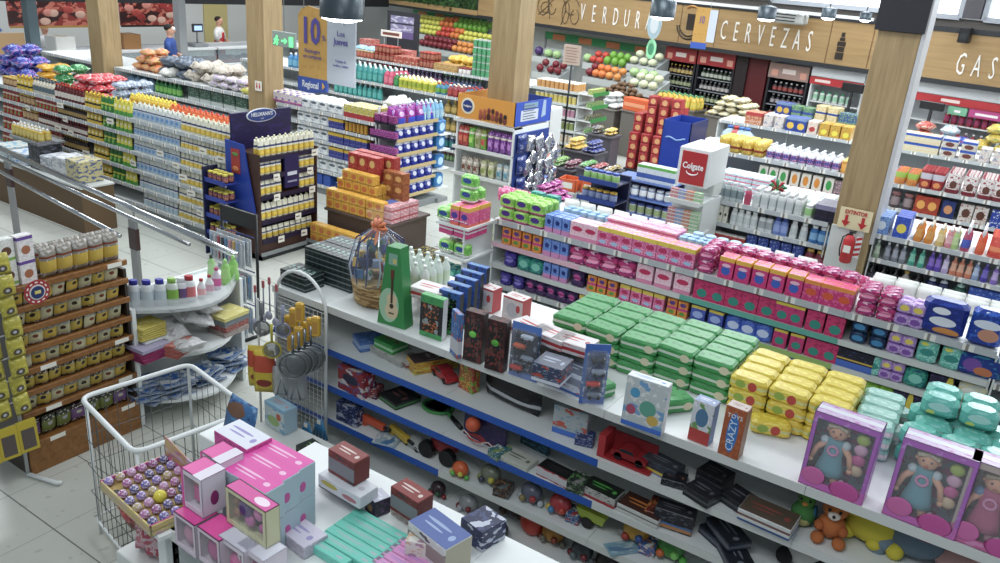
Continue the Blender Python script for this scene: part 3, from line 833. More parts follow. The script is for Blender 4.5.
m=MB();m.box(-ww/2, ww/2, -.008, 0, -hh/2, hh/2, mat('#e6d6a8', .5));obj('panel', m, r)
text('EXTINTOR', .052, RED, r, Matrix.Translation((0, -.01, hh*.3))@FACE_F, sx=.8, bold=.0015)
m=MB()
for sx in(-.075, .075):m.prism([(sx-.04, -.03), (sx, -.085), (sx+.04, -.03), (sx+.014, -.03), (sx+.014, .03), (sx-.014, .03), (sx-.014, -.03)], -.013, -.008, RED)
obj('arrow_mark', m, r)
p=at(846, 250, y=8.05)
r=empty('fire_extinguisher', xf((p.x+.01, 8.06, .9), s=.64), 'red fire extinguisher hanging on the column under its sign', 'fire extinguisher')
m=MB();m.lathe([(.07, 0), (.085, .02), (.085, .34), (.06, .4), (.025, .43)], RED, seg=18);obj('cylinder', m, r)
m=MB();m.lathe([(.028, .425), (.028, .46)], BLACK, seg=10);m.box(-.03, .06, -.012, .012, .46, .475, BLACK);m.box(-.03, .07, -.012, .012, .485, .497, BLACK);obj('valve_handle', m, r)
m=MB();m.tube([(-.03, 0, .44), (-.1, -.01, .38), (-.11, -.01, .2), (-.09, -.01, .08)], .011, BLACK);obj('hose', m, r)
m=MB();m.box(-.05, .05, -.088, -.083, .17, .28, PAPER);obj('paper_label', m, r)
m=MB();m.box(.09, .17, -.01, .0, .1, .42, WHITE)
for k in range(4):m.add([(.09, -.011, .12+k*.08), (.17, -.011, .15+k*.08), (.17, -.011, .19+k*.08), (.09, -.011, .16+k*.08)], [(0, 1, 2, 3)], RED)
obj('striped_backing', m, r)
s_a=at(391, 15, y=15.4);s_b=at(413, 40, y=15.4)
r=empty('poster_stand', xf((s_a.x, 15.4, 0)), 'framed purple poster standing beside the citrus display', 'poster')
m=MB();m.box(-.12, s_b.x-s_a.x+.12, .01, .08, .0, s_a.z+.1, mat('#33343a'));obj('frame', m, r)
m=MB();m.box(0, s_b.x-s_a.x, -.004, .01, s_b.z, s_a.z, printed('#8a86a8', bands=((.0, .3, '#6c5c8c'), (.62, .7, '#3d3c50')), speck=('#c9c4d8', .45), seed=2));obj('printed_sheet', m, r)
# shelving runs
def lipcol(seg):
 def f(xc):
  for xe, c in seg:
   if xc<xe:return c
  return seg[-1][1]
 return f
BL=mat('#1b57b5', .4)
TOYX=[-3.88, -3.42, -2.45, -1.43, -.42, .6, 1.6]
TOYZ=[.12, .39, .64, .90]
gondola('long white toy shelving run with blue-edged shelves at its basket end', -3.88, 1.6, 3.42, TOYZ, .98, x_joints=TOYX, plain=True, lips={3:lipcol([(-1.43, BL), (9, OFFW)]), 2:lipcol([(-1.43, BL), (9, OFFW)]), 1:lipcol([(-2.45, BL), (9, OFFW)]), 0:OFFW})
HYZ=[.14, .40, .60, .785, .985]
HX=[-3.74, -2.85, -1.95, -1.35, -.75, .2]
TL=mat('#5fae9d', .45);LG=mat('#9dbf66', .45);PK=mat('#e3b7c6', .45)
gondola('white personal hygiene shelving run behind the toy run', -3.74, .2, 5.83, HYZ, .95, x_joints=HX, lips={4:lipcol([(-2.85, PK), (-1.95, OFFW), (-.75, TL), (9, OFFW)]), 3:lipcol([(-1.95, OFFW), (-.75, LG), (9, OFFW)])})
gondola('white baby care shelving bay next to the diapers', .235, 1.3, 5.83, HYZ, .95, x_joints=[.235, 1.3])
MYZ=[.12, .34, .56, .79, 1.0]
gondola('long sauce and mayonnaise shelving run ending at the brown stand', -13.4, -7.4, 5.93, MYZ, .95)
gondola('white personal care shelving bay between red-fronted stand and column', -2.56, -1.4, 8.22, [.14, .42, .70, .96], .95, x_joints=[-2.56, -1.4])
gondola('white soap and cleaning shelving run beyond the column', -.96, 1.6, 8.22, [.14, .42, .70, .96], .95)
gondola('white tissue and disinfectant shelving run in the middle of the store', -9.25, -7.35, 8.3, [.14, .36, .58, .79, 1.0], .95, ends=True)
gondola('short white household shelving bay beyond the first column', -15.5, -13.72, 8.3, [.3, .62, .92], .95)
gondola('white household shelving run behind the sauces', -13.24, -9.75, 8.3, [.3, .62, .92], .95)
gondola('white detergent shelving run beyond the pet food stand', -13.5, -6.6, 11.2, [.3, .6, .9], .95)
gondola('white grocery shelving run behind the red-fronted stand', -3.9, 2.2, 10.85, [.35, .62, .9], .95)
gondola('far white shelving run of preserves before the produce', -15.5, -7.7, 13.9, [.3, .6, .9], .95)
gondola('far white shelving run of canned food before the beer fridges', -4.4, 1.0, 13.6, [.3, .6, .9], .72)
# product library
def sx(*a):return a
pad_pk=P_box('pad_box', 'sanitary pads', .105, .07, .165, printed('#e2689f', ((.0, .1, '#c9508a'), (.78, 1, '#ecd24a')), ((.5, .56, .34, .13, '#c22c63'), (.5, .25, .3, .1, '#a9c8e8')), speck=('#f0b3cf', .45)))
pad_pk2=P_box('pad_box', 'sanitary pads', .135, .075, .15, printed('#efb6cb', ((.0, .22, '#e38bb0'), ), ((.5, .62, .36, .14, '#c8285c'), ), speck=('#f3d3de', .5)))
pad_pk3=P_box('pad_box', 'sanitary pads', .115, .07, .17, printed('#d9377f', ((.8, 1, '#f0b93a'), ), ((.5, .38, .3, .2, '#3f62c4'), (.5, .62, .3, .08, '#f1c0d5')), speck=('#c2246a', .42), seed=2))
pad_pk4=P_box('pad_box', 'sanitary pads', .115, .07, .16, printed('#d32f78', ((.8, 1, '#f0903a'), ), ((.5, .45, .34, .17, '#e0552b'), ), speck=('#e66aa2', .42), seed=4))
pad_mag=P_box('pad_box', 'sanitary pads', .12, .07, .15, printed('#cf2f6b', (), ((.55, .35, .32, .22, '#2f8f80'), ), speck=('#a81d55', .4), seed=4))
pad_magy=P_box('pad_box', 'sanitary pads', .11, .07, .155, printed('#c93274', ((.86, 1, '#e8cf3f'), ), ((.5, .38, .32, .2, '#2f9180'), ), speck=('#a3215a', .4), seed=6))
pad_sm=P_bale('pad_pack', 'sanitary pads', .12, .07, .1, printed('#c72c73', (), ((.5, .5, .35, .2, '#e98fb6'), ), speck=('#7d2a6e', .45), speck2=('#f0c0d8', .4)), 2, 1)
pad_blue=P_box('tampon_box', 'tampons', .075, .06, .15, printed('#5f86d6', ((.0, .3, '#d28bc0'), ), ((.5, .62, .28, .14, '#1c2f80'), ), speck=('#8fb0ea', .45)))
pad_or=P_box('tampon_box', 'tampons', .085, .06, .15, printed('#dd7a24', ((.42, .56, '#c9368a'), ), ((.5, .76, .3, .12, '#5c3a8e'), (.5, .24, .3, .1, '#5a9a3a')), speck=('#f0b13f', .45)))
pad_grn=P_bale('pad_pack', 'sanitary pads', .15, .09, .11, printed('#7fc43e', ((.0, .2, '#d64f9c'), ), ((.5, .6, .3, .22, '#4b2e8c'), ), speck=('#b9e07a', .45)), 1, 1)
pad_tl=P_bale('pad_pack', 'sanitary pads', .11, .07, .09, printed('#2c9e86', (), ((.5, .5, .3, .25, '#7fd0bd'), ), speck=('#1c5f78', .45)), 1, 1)
pad_pur=P_bale('pad_pack', 'sanitary pads', .10, .07, .12, printed('#4b3aa0', (), ((.5, .5, .34, .22, '#8a7cd0'), ), speck=('#2a2168', .45)), 2, 1)
pad_drk=P_bale('pad_pack', 'sanitary pads', .10, .07, .12, printed('#2a2350', (), ((.5, .6, .3, .2, '#c04a94'), ), speck=('#5e2a6c', .45)), 2, 1)
lil=P_bale('wipes_pack', 'wipes', .1, .08, .175, printed('#b38ad0', ((.45, .55, '#8a5cb0'), ), ((.5, .75, .3, .12, '#e6d04f'), (.5, .25, .32, .12, '#7f4fa8')), speck=('#d4bde6', .45)), 2, 1)
aqua=P_bale('liner_pack', 'liners', .12, .08, .15, printed('#62bfae', (), ((.5, .5, .36, .16, '#2f8f86'), (.3, .86, .2, .08, '#e0de52')), speck=('#a5ded2', .45)), 1, 1)
nvy=P_bale('pad_pack', 'sanitary pads', .105, .08, .085, printed('#14284f', (), ((.5, .5, .36, .25, '#3c86b8'), ), speck=('#1f5a7a', .42)), 1, 1)
bluep=P_box('towel_pack', 'sanitary pads', .105, .07, .13, printed('#4a5fc0', ((.84, 1, '#e2c741'), ), ((.5, .5, .36, .2, '#9fb4e8'), ), speck=('#2c3c94', .45)))
bluer=P_bale('pad_pack', 'sanitary pads', .1, .08, .105, printed('#3f5fc4', (), ((.5, .5, .34, .22, '#c9d6f4'), ), speck=('#5f86dc', .45)), 1, 1)
limeb=P_bale('liner_pack', 'liners', .11, .08, .13, printed('#8fc43c', (), ((.5, .5, .3, .2, '#c6e38a'), ), speck=('#6aa32c', .45)), 1, 1)
blky=P_box('incontinence_box', 'incontinence pants', .17, .09, .165, printed('#241d3d', (), ((.25, .4, .2, .25, '#8d86b5'), (.84, .5, .15, .62, '#d9c52a')), speck=('#4b3f74', .4)))
cream=P_bale('nursing_pack', 'pads', .24, .1, .2, printed('#d9d3a4', ((.0, .22, '#b9a53a'), ), ((.4, .6, .3, .2, '#e9e8de'), ), speck=('#c9cdc2', .5)), 2, 1)
dia=P_bale('diaper_bag', 'diapers', .2, .13, .25, printed('#1f3f9e', ((.0, .1, '#16307c'), ), ((.5, .62, .4, .12, '#dfe6f4'), (.6, .34, .3, .17, '#c98f73')), speck=('#2f62c8', .45), speck2=('#d9e4f5', .3), rough=.25), 1, 1)
dia2=P_bale('adult_diaper_bag', 'diapers', .27, .14, .24, printed('#1c2f86', (), ((.42, .72, .2, .1, '#e9edf6'), (.5, .42, .3, .13, '#dfe6ee'), (.62, .16, .3, .1, '#d48a3a')), speck=('#2440a4', .42), rough=.28), 1, 1)
dia3=P_bale('diaper_bag', 'diapers', .28, .12, .16, printed('#1a3a8e', (), ((.35, .5, .2, .3, '#7a4fa8'), (.6, .3, .2, .2, '#c9774a')), speck=('#2a8fb0', .4)), 1, 1)
W1='on the hygiene top deck'
def HXs(px, z):return XA(px, 5.83, z)
def hy(pr, z, a, b, desc, where, **k):run(pr, 5.83, z, HXs(a, z), HXs(b, z), desc, where, **k)
T=1.2
hy(pad_grn, T, 497, 541, 'lime green pad pack', W1, rows=3, layers=2)
hy(pad_blue, T, 543, 568, 'blue and pink tampon box', W1, rows=3)
hy(pad_pk2, T, 569, 595, 'wide pale pink pad box', W1, rows=2)
hy(pad_pk, T, 595, 692, 'pink pad box with yellow top', W1, rows=2)
hy(pad_sm, T, 692, 714, 'magenta cube pad pack', W1, rows=2, layers=2)
hy(pad_pk3, T, 715, 800, 'magenta pad box with blue spot', W1, rows=2)
hy(pad_pk4, T, 800, 850, 'magenta pad box with orange spot', W1, rows=2)
hy(pad_sm, T, 853, 893, 'small magenta pad pack', W1+' past the joint', rows=3, layers=2)
hy(lil, T, 893, 920, 'tall lilac wipes pack', W1, rows=2)
hy(dia2, T, 921, 955, 'navy adult diaper bag', W1)
hy(dia, T, 956, 1006, 'blue diaper bag', W1, rows=1)
W2_='on the second hygiene shelf'
z=.985
hy(pad_or, z, 500, 540, 'orange tampon box', W2_)
hy(pad_blue, z, 541, 566, 'blue tampon box', W2_)
hy(pad_sm, z, 567, 632, 'pink patterned pad pack', W2_)
hy(pad_pk2, z, 633, 690, 'pale pink pad box', W2_)
hy(pad_mag, z, 691, 772, 'magenta pad box with teal spot', W2_)
hy(pad_magy, z, 773, 800, 'yellow-topped magenta pad box', W2_)
hy(pad_mag, z, 802, 842, 'broad magenta pad box', W2_)
hy(nvy, z, 846, 884, 'navy and blue pad pack', W2_, layers=2)
hy(lil, z, 885, 911, 'lilac wipes pack', W2_)
hy(aqua, z, 912, 960, 'aqua liner pack', W2_)
hy(dia3, z, 962, 990, 'dark blue diaper pack', W2_)
W3='on the third hygiene shelf'
z=.785
hy(pad_pur, z, 500, 515, 'purple pad pack', W3)
hy(pad_tl, z, 516, 540, 'teal pad pack', W3, layers=1)
hy(pad_blue, z, 541, 566, 'light blue tampon box', W3)
hy(pad_drk, z, 567, 583, 'dark purple pad pack', W3)
hy(pad_or, z, 585, 615, 'orange and violet tampon box', W3)
hy(pad_pk, z, 617, 662, 'pink and yellow pad box', W3)
hy(pad_or, z, 664, 686, 'plain orange tampon box', W3)
hy(bluep, z, 687, 722, 'blue pad box with yellow top', W3)
hy(bluer, z, 723, 768, 'blue pad pack', W3)
hy(pad_magy, z, 769, 802, 'magenta pad box with yellow lid', W3)
hy(pad_mag, z, 803, 834, 'magenta and teal pad box', W3)
hy(P_box('towel_pack', 'sanitary pads', .26, .08, .13, printed('#1d1d2c', ((.0, .35, '#4a6fc8'), (.42, .5, '#d8b23a')), (), speck=('#3a3f6c', .4))), z, 837, 862, 'black towel pack with blue wave', W3)
hy(aqua, z, 863, 876, 'single aqua liner pack', W3)
hy(lil, z, 877, 900, 'squat lilac wipes pack', W3)
hy(pad_tl, z, 901, 923, 'green teal pad pack', W3, layers=1)
hy(blky, z, 924, 950, 'black incontinence box with yellow side', W3)
hy(cream, z, 952, 984, 'large cream pad pack', W3)
W4='on the fourth hygiene shelf'
z=.60
hy(pad_pur, z, 497, 522, 'deep purple pad pack', W4)
hy(pad_drk, z, 523, 575, 'dark magenta pad pack', W4)
hy(pad_pk, z, 577, 640, 'pink pad box', W4)
hy(pad_mag, z, 642, 700, 'red magenta pad box', W4)
hy(bluep, z, 702, 740, 'blue pad box', W4)
hy(bluer, z, 742, 812, 'bright blue pad pack', W4)
hy(nvy, z, 814, 842, 'navy pad pack', W4)
hy(pad_sm, z, 848, 860, 'hot pink pad pack', W4)
hy(limeb, z, 861, 888, 'lime liner pack', W4)
hy(blky, z, 889, 975, 'dark incontinence box with yellow side', W4)
z=.40
hy(bluer, z, 740, 850, 'low blue pad pack', 'on the fifth hygiene shelf')
W5='heaped behind the hygiene top row'
flat=P_box('pad_box', 'sanitary pads', .17, .1, .045, printed('#e58bb4', ((.35, .65, '#d94f8f'), ), (), speck=('#f2c3d6', .5)))
run(flat, 6.05, T, XA(604, 6.05, T), XA(672, 6.05, T), 'flat pink pad carton', W5, rows=2, layers=4)
cot=P_bottle('cotton_tube', 'cotton swabs', .035, .17, mat('#d3dfe6', .25), mat('#8fb7d8'), mat('#b9d2e4'), 'can', 10)
run(cot, 6.05, T, XA(556, 6.0, T), XA(606, 6.0, T), 'clear tube of cotton swabs', W5, rows=2)
run(cot, 6.05, T, XA(672, 6.0, T), XA(704, 6.0, T), 'pale blue cotton tube', W5+', farther along', rows=2)
run(pad_sm, 6.02, T, XA(704, 6.05, T), XA(852, 6.05, T), 'magenta film pad pack', W5, rows=2, layers=2)
clr=P_bottle('cotton_jar', 'cotton', .05, .12, mat('#cfe0ea', .15), mat('#9cc2dc'), mat('#dbe7ee'), 'jar', 10)
run(clr, 6.4, T, XA(688, 6.4, T), XA(750, 6.4, T), 'clear cotton jar', W5, rows=1)
whp=P_pouch('cotton_bag', 'cotton', .16, .09, .12, mat('#dfe2dc', .5), wr=.15)
run(whp, 6.45, T, XA(746, 6.45, T), XA(815, 6.45, T), 'white cotton bag', W5, rows=1)
pkb=P_pouch('sponge_bag', 'sponge', .15, .08, .13, printed('#d94a86', speck=('#f0b0c8', .45)), wr=.15)
run(pkb, 6.3, T, XA(815, 6.3, T), XA(868, 6.3, T), 'pink cotton wool bag', W5, rows=1)
org=P_box('swab_box', 'cotton swabs', .12, .07, .12, printed('#1f8f86', ((.0, .5, '#e9edee'), ), ((.5, .3, .3, .2, '#c8407c'), ), speck=('#56b8b0', .42)))
run(org, 6.08, T, XA(526, 6.08, T), XA(556, 6.08, T), 'teal and pink wipes box', W5, rows=1, layers=2)
run(whp, 6.4, T, XA(868, 6.4, T), XA(1010, 6.4, T), 'white soft pack', W5+' past the joint', rows=2)
run(pkb, 6.3, T, XA(500, 6.4, T), XA(552, 6.4, T), 'pink soft pack', W5+' at the aisle', rows=2)
run(whp, 6.5, T, XA(560, 6.5, T), XA(680, 6.5, T), 'pale soft pack', W5+', rear edge', rows=1)
r=empty('end_shelf', xf((0, 0, 0)), 'white narrow end shelf stacked with green and pink pad packs', 'shelving')
m=MB();m.box(-4.02, -3.76, 5.8, 5.83, 0, 1.18, WHITE);m.box(-3.76, -3.745, 5.4, 5.83, 0, 1.2, WHITE);obj('back_panel', m, r)
m=MB();m.box(-4.02, -3.76, 5.4, 5.8, 0, .1, GREY);obj('base', m, r)
for z in(.32, .62, .92, 1.2):
 m=MB();m.prism([(-4.04, z-.02), (-3.7, z-.02), (-3.7, z), (-4.04, z)], 5.38, 5.8, WHITE);so=obj('shelf', m, r)
 m=MB();m.tube([(-4.04, 5.8, z+.05), (-4.04, 5.38, z+.05), (-3.71, 5.38, z+.05)], .004, STEEL, 5);obj('wire_rim', m, so)
WE='on the end shelf'
pkor=P_box('pad_box', 'sanitary pads', .09, .16, .17, printed('#e0568f', ((.78, 1, '#e8b23c'), (.0, .14, '#e86a50')), ((.5, .5, .36, .16, '#4b3a9c'), ), speck=('#f08cb0', .42)))
run(pkor, 5.39, 1.2, -3.92, -3.71, 'pink and orange pad box', WE+' top', rows=2, gap=.01)
gr2=P_bale('pad_pack', 'sanitary pads', .15, .1, .12, printed('#69bf4a', ((.0, .25, '#e8eae4'), ), ((.5, .62, .3, .18, '#2b4a9c'), ), speck=('#a5de6e', .45)), 1, 1)
run(gr2, 5.39, 1.2, -4.05, -3.92, 'green winged pad pack', WE+' top', rows=3, layers=1)
run(gr2, 5.5, 1.375, -3.95, -3.72, 'green pad pack resting high', WE, rows=2)
run(gr2, 5.5, 1.495, -3.95, -3.72, 'topmost green pad pack', WE, rows=1)
run(P_box('pad_box', 'sanitary pads', .15, .14, .07, printed('#d53c84', ((.6, .8, '#e8e2e6'), ), (), speck=('#e8609c', .42))), 5.39, 1.1, -4.03, -3.71, 'magenta flat pad box', WE+' under the top', rows=2)
run(gr2, 5.39, .92, -4.03, -3.71, 'green and violet pad pack', WE+' second tier', rows=1, layers=1)
run(pad_tl, 5.39, .62, -4.03, -3.71, 'dark teal pad pack', WE+' third tier', rows=2, layers=2)
run(pad_pur, 5.39, .32, -4.03, -3.71, 'violet pad pack', WE+' bottom tier', rows=1)
# sauces and mayonnaise
def my(pr, z, a, b, desc, where, y=5.93, **k):run(pr, y, z, XA(a, y, z), XA(b, y, z), desc, where, **k)
ket=P_bottle('ketchup_bottle', 'ketchup', .035, .2, mat('#5a1518', .2), mat('#b8231f'), mat('#d9cfc6'), 'sauce')
bbq=P_bottle('sauce_bottle', 'sauce', .034, .2, mat('#2a1512', .2), mat('#c9a22c'), mat('#a88b50'), 'sauce')
bbw=P_bottle('dressing_bottle', 'dressing', .036, .2, mat('#cfc8b6', .3), mat('#39586a'), mat('#5d6f78'), 'sauce')
sryel=P_doy('mustard_pouch', 'mustard', .085, .06, .17, printed('#d9b31e', ((.25, .4, '#2a2a1c'), (.82, 1, '#b88f12')), ((.5, .6, .3, .1, '#f0e6b0'), ), speck=('#e6cf4a', .4)), YEL)
srgrn=P_doy('relish_pouch', 'relish', .085, .06, .17, printed('#2f7f33', ((.5, .62, '#d8d040'), ), ((.5, .3, .28, .14, '#8fc04a'), ), speck=('#1c5a26', .4)), mat('#cfc63a'))
srylg=P_doy('savora_pouch', 'mustard', .085, .06, .175, printed('#dbd23a', ((.0, .32, '#4f9e3a'), ), ((.5, .62, .3, .12, '#f2efc8'), ), speck=('#e9e46a', .4)), YEL)
mayb=P_doy('mayonnaise_pouch', 'mayonnaise', .088, .06, .185, printed('#d6dcd9', ((.12, .55, '#9fb9d2'), (.6, .68, '#2c3a78')), ((.5, .38, .3, .12, '#5f90c8'), ), speck=('#e7e6dc', .45)), mat('#d9dcc8'))
mayy=P_doy('mayonnaise_pouch', 'mayonnaise', .088, .06, .185, printed('#d9d7c2', ((.12, .45, '#d3b43a'), (.55, .66, '#3a4070')), ((.5, .3, .3, .1, '#e8c64a'), ), speck=('#e8e6d2', .45)), mat('#e0dfbe'))
mays=P_doy('mayonnaise_sachet', 'mayonnaise', .062, .04, .13, printed('#dcd9c4', ((.1, .4, '#d3b43a'), (.55, .66, '#3a4070')), (), speck=('#e8e6d2', .45)), None)
maysb=P_doy('mayonnaise_sachet', 'mayonnaise', .062, .04, .13, printed('#cfd6d2', ((.1, .45, '#a9c0cf'), (.55, .66, '#2c3a78')), (), speck=('#e7e6dc', .45)), None)
brj=P_bottle('sauce_jar', 'sauce', .04, .12, mat('#7b3f1e', .3), mat('#c9a64a'), mat('#c2a070'), 'jar', 8)
redp=P_doy('tomato_sauce_pouch', 'sauce', .09, .06, .15, printed('#a8281f', ((.55, .7, '#e6d8c0'), ), ((.5, .3, .28, .14, '#5f8f3a'), ), speck=('#7c1712', .4)), None)
for k, (zl, nm) in enumerate(((1.2, 'top deck'), (1.0, 'second shelf'), (.79, 'third shelf'), (.56, 'fourth shelf'), (.34, 'fifth shelf'), (.12, 'bottom shelf'))):
 wh='on the sauce run\'s '+nm
 dx=(0, 3, 6, 9, 12, 15)[k]
 rows=2 if k==0 else 1
 if k<5:
  my(redp if k else brj, zl, 1, 14+dx, 'brown and red sauce pack' if k else 'brown sauce jar', wh, rows=rows)
  my(sryel if k==0 else brj, zl, 15+dx, 30+dx, 'yellow sauce pouch' if k==0 else 'amber sauce jar', wh, rows=rows)
  my((bbw, redp, ket, redp, brj)[k], zl, 31+dx, 52+dx, ('white dressing bottle', 'red tomato sauce pouch', 'dark ketchup bottle', 'dark red tomato sauce pouch', 'low brown sauce jar')[k], wh, rows=rows)
  my((ket, bbq, ket, bbq, bbq)[k], zl, 53+dx, 82+(4 if k else 0), ('red-capped ketchup bottle', 'dark sauce bottle', 'dark-bodied ketchup bottle', 'dark barbecue bottle', 'low dark sauce bottle')[k], wh, rows=rows)
 d2=(0, 2, 3, 9, 12, 15)[k]
 if k<5:
  my(sryel, zl, 83+d2, 98+d2, 'yellow mustard pouch', wh, rows=rows)
  my(srgrn, zl, 99+d2, 111+d2, 'green relish pouch', wh, rows=rows)
  my(srylg, zl, 112+d2, 129+d2//2, 'yellow and green mustard pouch', wh, rows=rows)
 if k<4:
  my(mayb, zl, 131+d2//2, 178, 'blue-banded mayonnaise pouch', wh, rows=rows)
  my(mayy, zl, 179, 230-k, 'yellow-banded mayonnaise pouch', wh, rows=rows)
 else:
  my(maysb, zl, 138+4*(k-4), 176, 'blue-banded mayonnaise sachet', wh)
  my(mays, zl, 177, 226, 'yellow-banded mayonnaise sachet', wh)
for i, (px, py) in enumerate(((28, 107), (41, 130), (58, 127), (71, 132), (86, 152), (110, 120), (133, 162), (160, 152), (183, 176), (176, 164), (191, 192), (200, 212), (207, 170), (221, 158), (215, 189), (198, 235), (180, 226), (203, 150), (60, 104), (65, 118))):
 p=at(px, py, y=5.9)
 o=pricetag(None, xf((p.x, 5.9, p.z+.02), R.uniform(-.15, .15)), .13, .07)
 tag(o, '%s loose white price card hanging from the sauce run shelf edges'%ordinal(i+1), 'price card', 'price cards on the sauce run')
def bag(name, cat, w, h, d, col, sp, sp2=None, wr=.25, rough=.3):
 return P_pouch(name, cat, w, d, h, printed(col, (), (), speck=(sp, .45), speck2=(sp2, .42) if sp2 else None, rough=rough), wr=wr)
YB=6.45
def mx(px, y=YB, z=1.2):return XA(px, y, z)
heap(bag('toilet_paper_bag', 'toilet paper', .3, .24, .16, '#3a3f9e', '#8a9bd8', '#c46aa8'), 16, mx(2), mx(36), 6.3, 6.8, 1.27, .28, 'blue and violet paper pack', 'over the sauce run corner')
heap(bag('crisps_bag', 'crisps', .24, .2, .1, '#d39a1c', '#e8c040'), 12, mx(40), mx(61), 6.3, 6.75, 1.25, .22, 'golden yellow bag', 'on the sauce run')
heap(bag('yerba_bag', 'dry goods', .22, .22, .12, '#2f8a45', '#a8d8b0', '#1d5f2e'), 12, mx(64), mx(82), 6.25, 6.7, 1.25, .32, 'green bag', 'on the sauce run')
heap(bag('pasta_bag', 'dry goods', .24, .18, .1, '#c22b34', '#e8787c', '#d9d3d6'), 26, mx(82), mx(118), 6.25, 6.75, 1.24, .16, 'red bag', 'on the sauce run')
heap(bag('pasta_bag', 'dry goods', .22, .18, .1, '#8f9cb0', '#c9d2de', '#5a6a8c'), 14, mx(116), mx(138), 6.3, 6.8, 1.24, .16, 'greyish blue bag', 'on the sauce run')
oil=P_bottle('mustard_bottle', 'mustard', .04, .2, mat('#d8b223', .3), mat('#e3cf3a'), mat('#c78e1b'), 'squeeze', 8)
run(oil, 6.3, T, mx(128, 6.3), mx(168, 6.3), 'yellow squeeze bottle', 'behind the mayonnaise', rows=2)
org2=P_doy('sauce_refill_pouch', 'sauce', .1, .07, .16, printed('#dd5a2a', ((.3, .5, '#efe3d4'), ), (), speck=('#f08a4a', .45)), mat('#d8431c'))
run(org2, 6.3, T, mx(168, 6.3), mx(242, 6.3), 'orange refill pouch', 'behind the mayonnaise', rows=2)
# household run (behind sauces) y 8.3
def hh(px, y=8.3, z=1.2):return XA(px, y, z)
bucket=P_bottle('plastic_bucket', 'bucket', .16, .26, mat('#4c5a68', .5), mat('#3b4652'), mat('#6c7c8c'), 'can', 14)
bbag=bag('mop_bag', 'mop', .34, .26, .16, '#4d5867', '#6f7d8e')
heap(bbag, 8, hh(150), hh(185), 8.4, 8.9, 1.28, .2, 'slate grey crate liner bag', 'on the household run')
rags=bag('cloth_bundle', 'cleaning cloth', .34, .26, .16, '#b9b1a2', '#cfc8ba', '#8f877a', wr=.5, rough=.8)
heap(rags, 22, hh(176), hh(226), 8.4, 8.9, 1.24, .2, 'beige floor cloth bundle', 'on the household run')
wb=bag('white_bag', 'cleaning cloth', .22, .3, .14, '#d9d9d2', '#c2c2ba', wr=.4, rough=.6)
heap(wb, 3, hh(160), hh(168), 8.35, 8.5, 1.3, .12, 'white bag', 'between the grey bags')
heap(bag('pink_bag', 'sponge', .24, .2, .12, '#d84a74', '#f09cb4'), 5, hh(236), hh(247), 8.4, 8.8, 1.28, .12, 'pink bag', 'by the second column')
heap(bag('blue_bag', 'sponge', .24, .2, .12, '#2c46b0', '#5f7ad8'), 5, hh(222), hh(233), 8.4, 8.8, 1.28, .12, 'royal blue bag', 'by the second column')
heap(bag('net_bag', 'sponge', .24, .16, .1, '#b9a9c4', '#e0dccf', '#7f9c4a'), 10, hh(205), hh(246), 8.33, 8.5, 1.24, .06, 'pale mixed sponge bag', 'along the household run edge')
heap(bag('yellow_bag', 'sponge', .22, .16, .1, '#c9c23c', '#dfe08a'), 4, hh(238), hh(247), 8.32, 8.5, 1.24, .06, 'yellow green bag', 'by the second column')
heap(bag('fruit_bag', 'snacks', .22, .2, .12, '#c98d5a', '#d9552a', '#b9c060'), 12, hh(124), hh(150), 8.4, 8.9, 1.26, .22, 'mixed orange bag', 'on the household run')
blb=P_bottle('water_jug', 'water', .09, .24, mat('#6f8fae', .2), mat('#3d5f8c'), mat('#7f9fbc'), 'jug', 10)
run(blb, 8.32, .92, hh(124, 8.3, .92), hh(150, 8.3, .92), 'blue plastic jug', 'under the household deck')
run(P_bottle('cleaner_bottle', 'cleaner', .05, .22, mat('#1e7a35', .3), mat('#e6e6e0'), mat('#7fbf5a'), 'jug', 8), 8.32, .92, hh(152, 8.3, .92), hh(178, 8.3, .92), 'dark green cleaner bottle', 'under the household deck')
run(P_box('cleaning_box', 'cleaner', .2, .12, .17, printed('#3a5a48', ((.0, .3, '#b8c0bc'), ), (), speck=('#7c8f88', .45))), 8.32, .92, hh(186, 8.3, .92), hh(246, 8.3, .92), 'dark green boxed good', 'under the household deck')
run(P_box('cleaning_box', 'cleaner', .24, .12, .14, printed('#77828a', (), (), speck=('#a5b0b4', .45))), 8.32, .62, hh(150, 8.3, .62), hh(250, 8.3, .62), 'grey boxed good', 'on the household middle shelf')
heap(bag('storage_bag', 'bags', .3, .26, .14, '#1f4fa0', '#4f7fd0', '#16305f'), 18, XA(58, 11, 1.2), XA(92, 11, 1.2), 8.5, 9.1, 1.34, .3, 'dark blue bag', 'beside the first column')
wm=P_bottle('watermelon', 'fruit', .15, .2, printed('#2c6b35', speck=('#6fae4a', .45)), GREEN, None, 'can', 12)
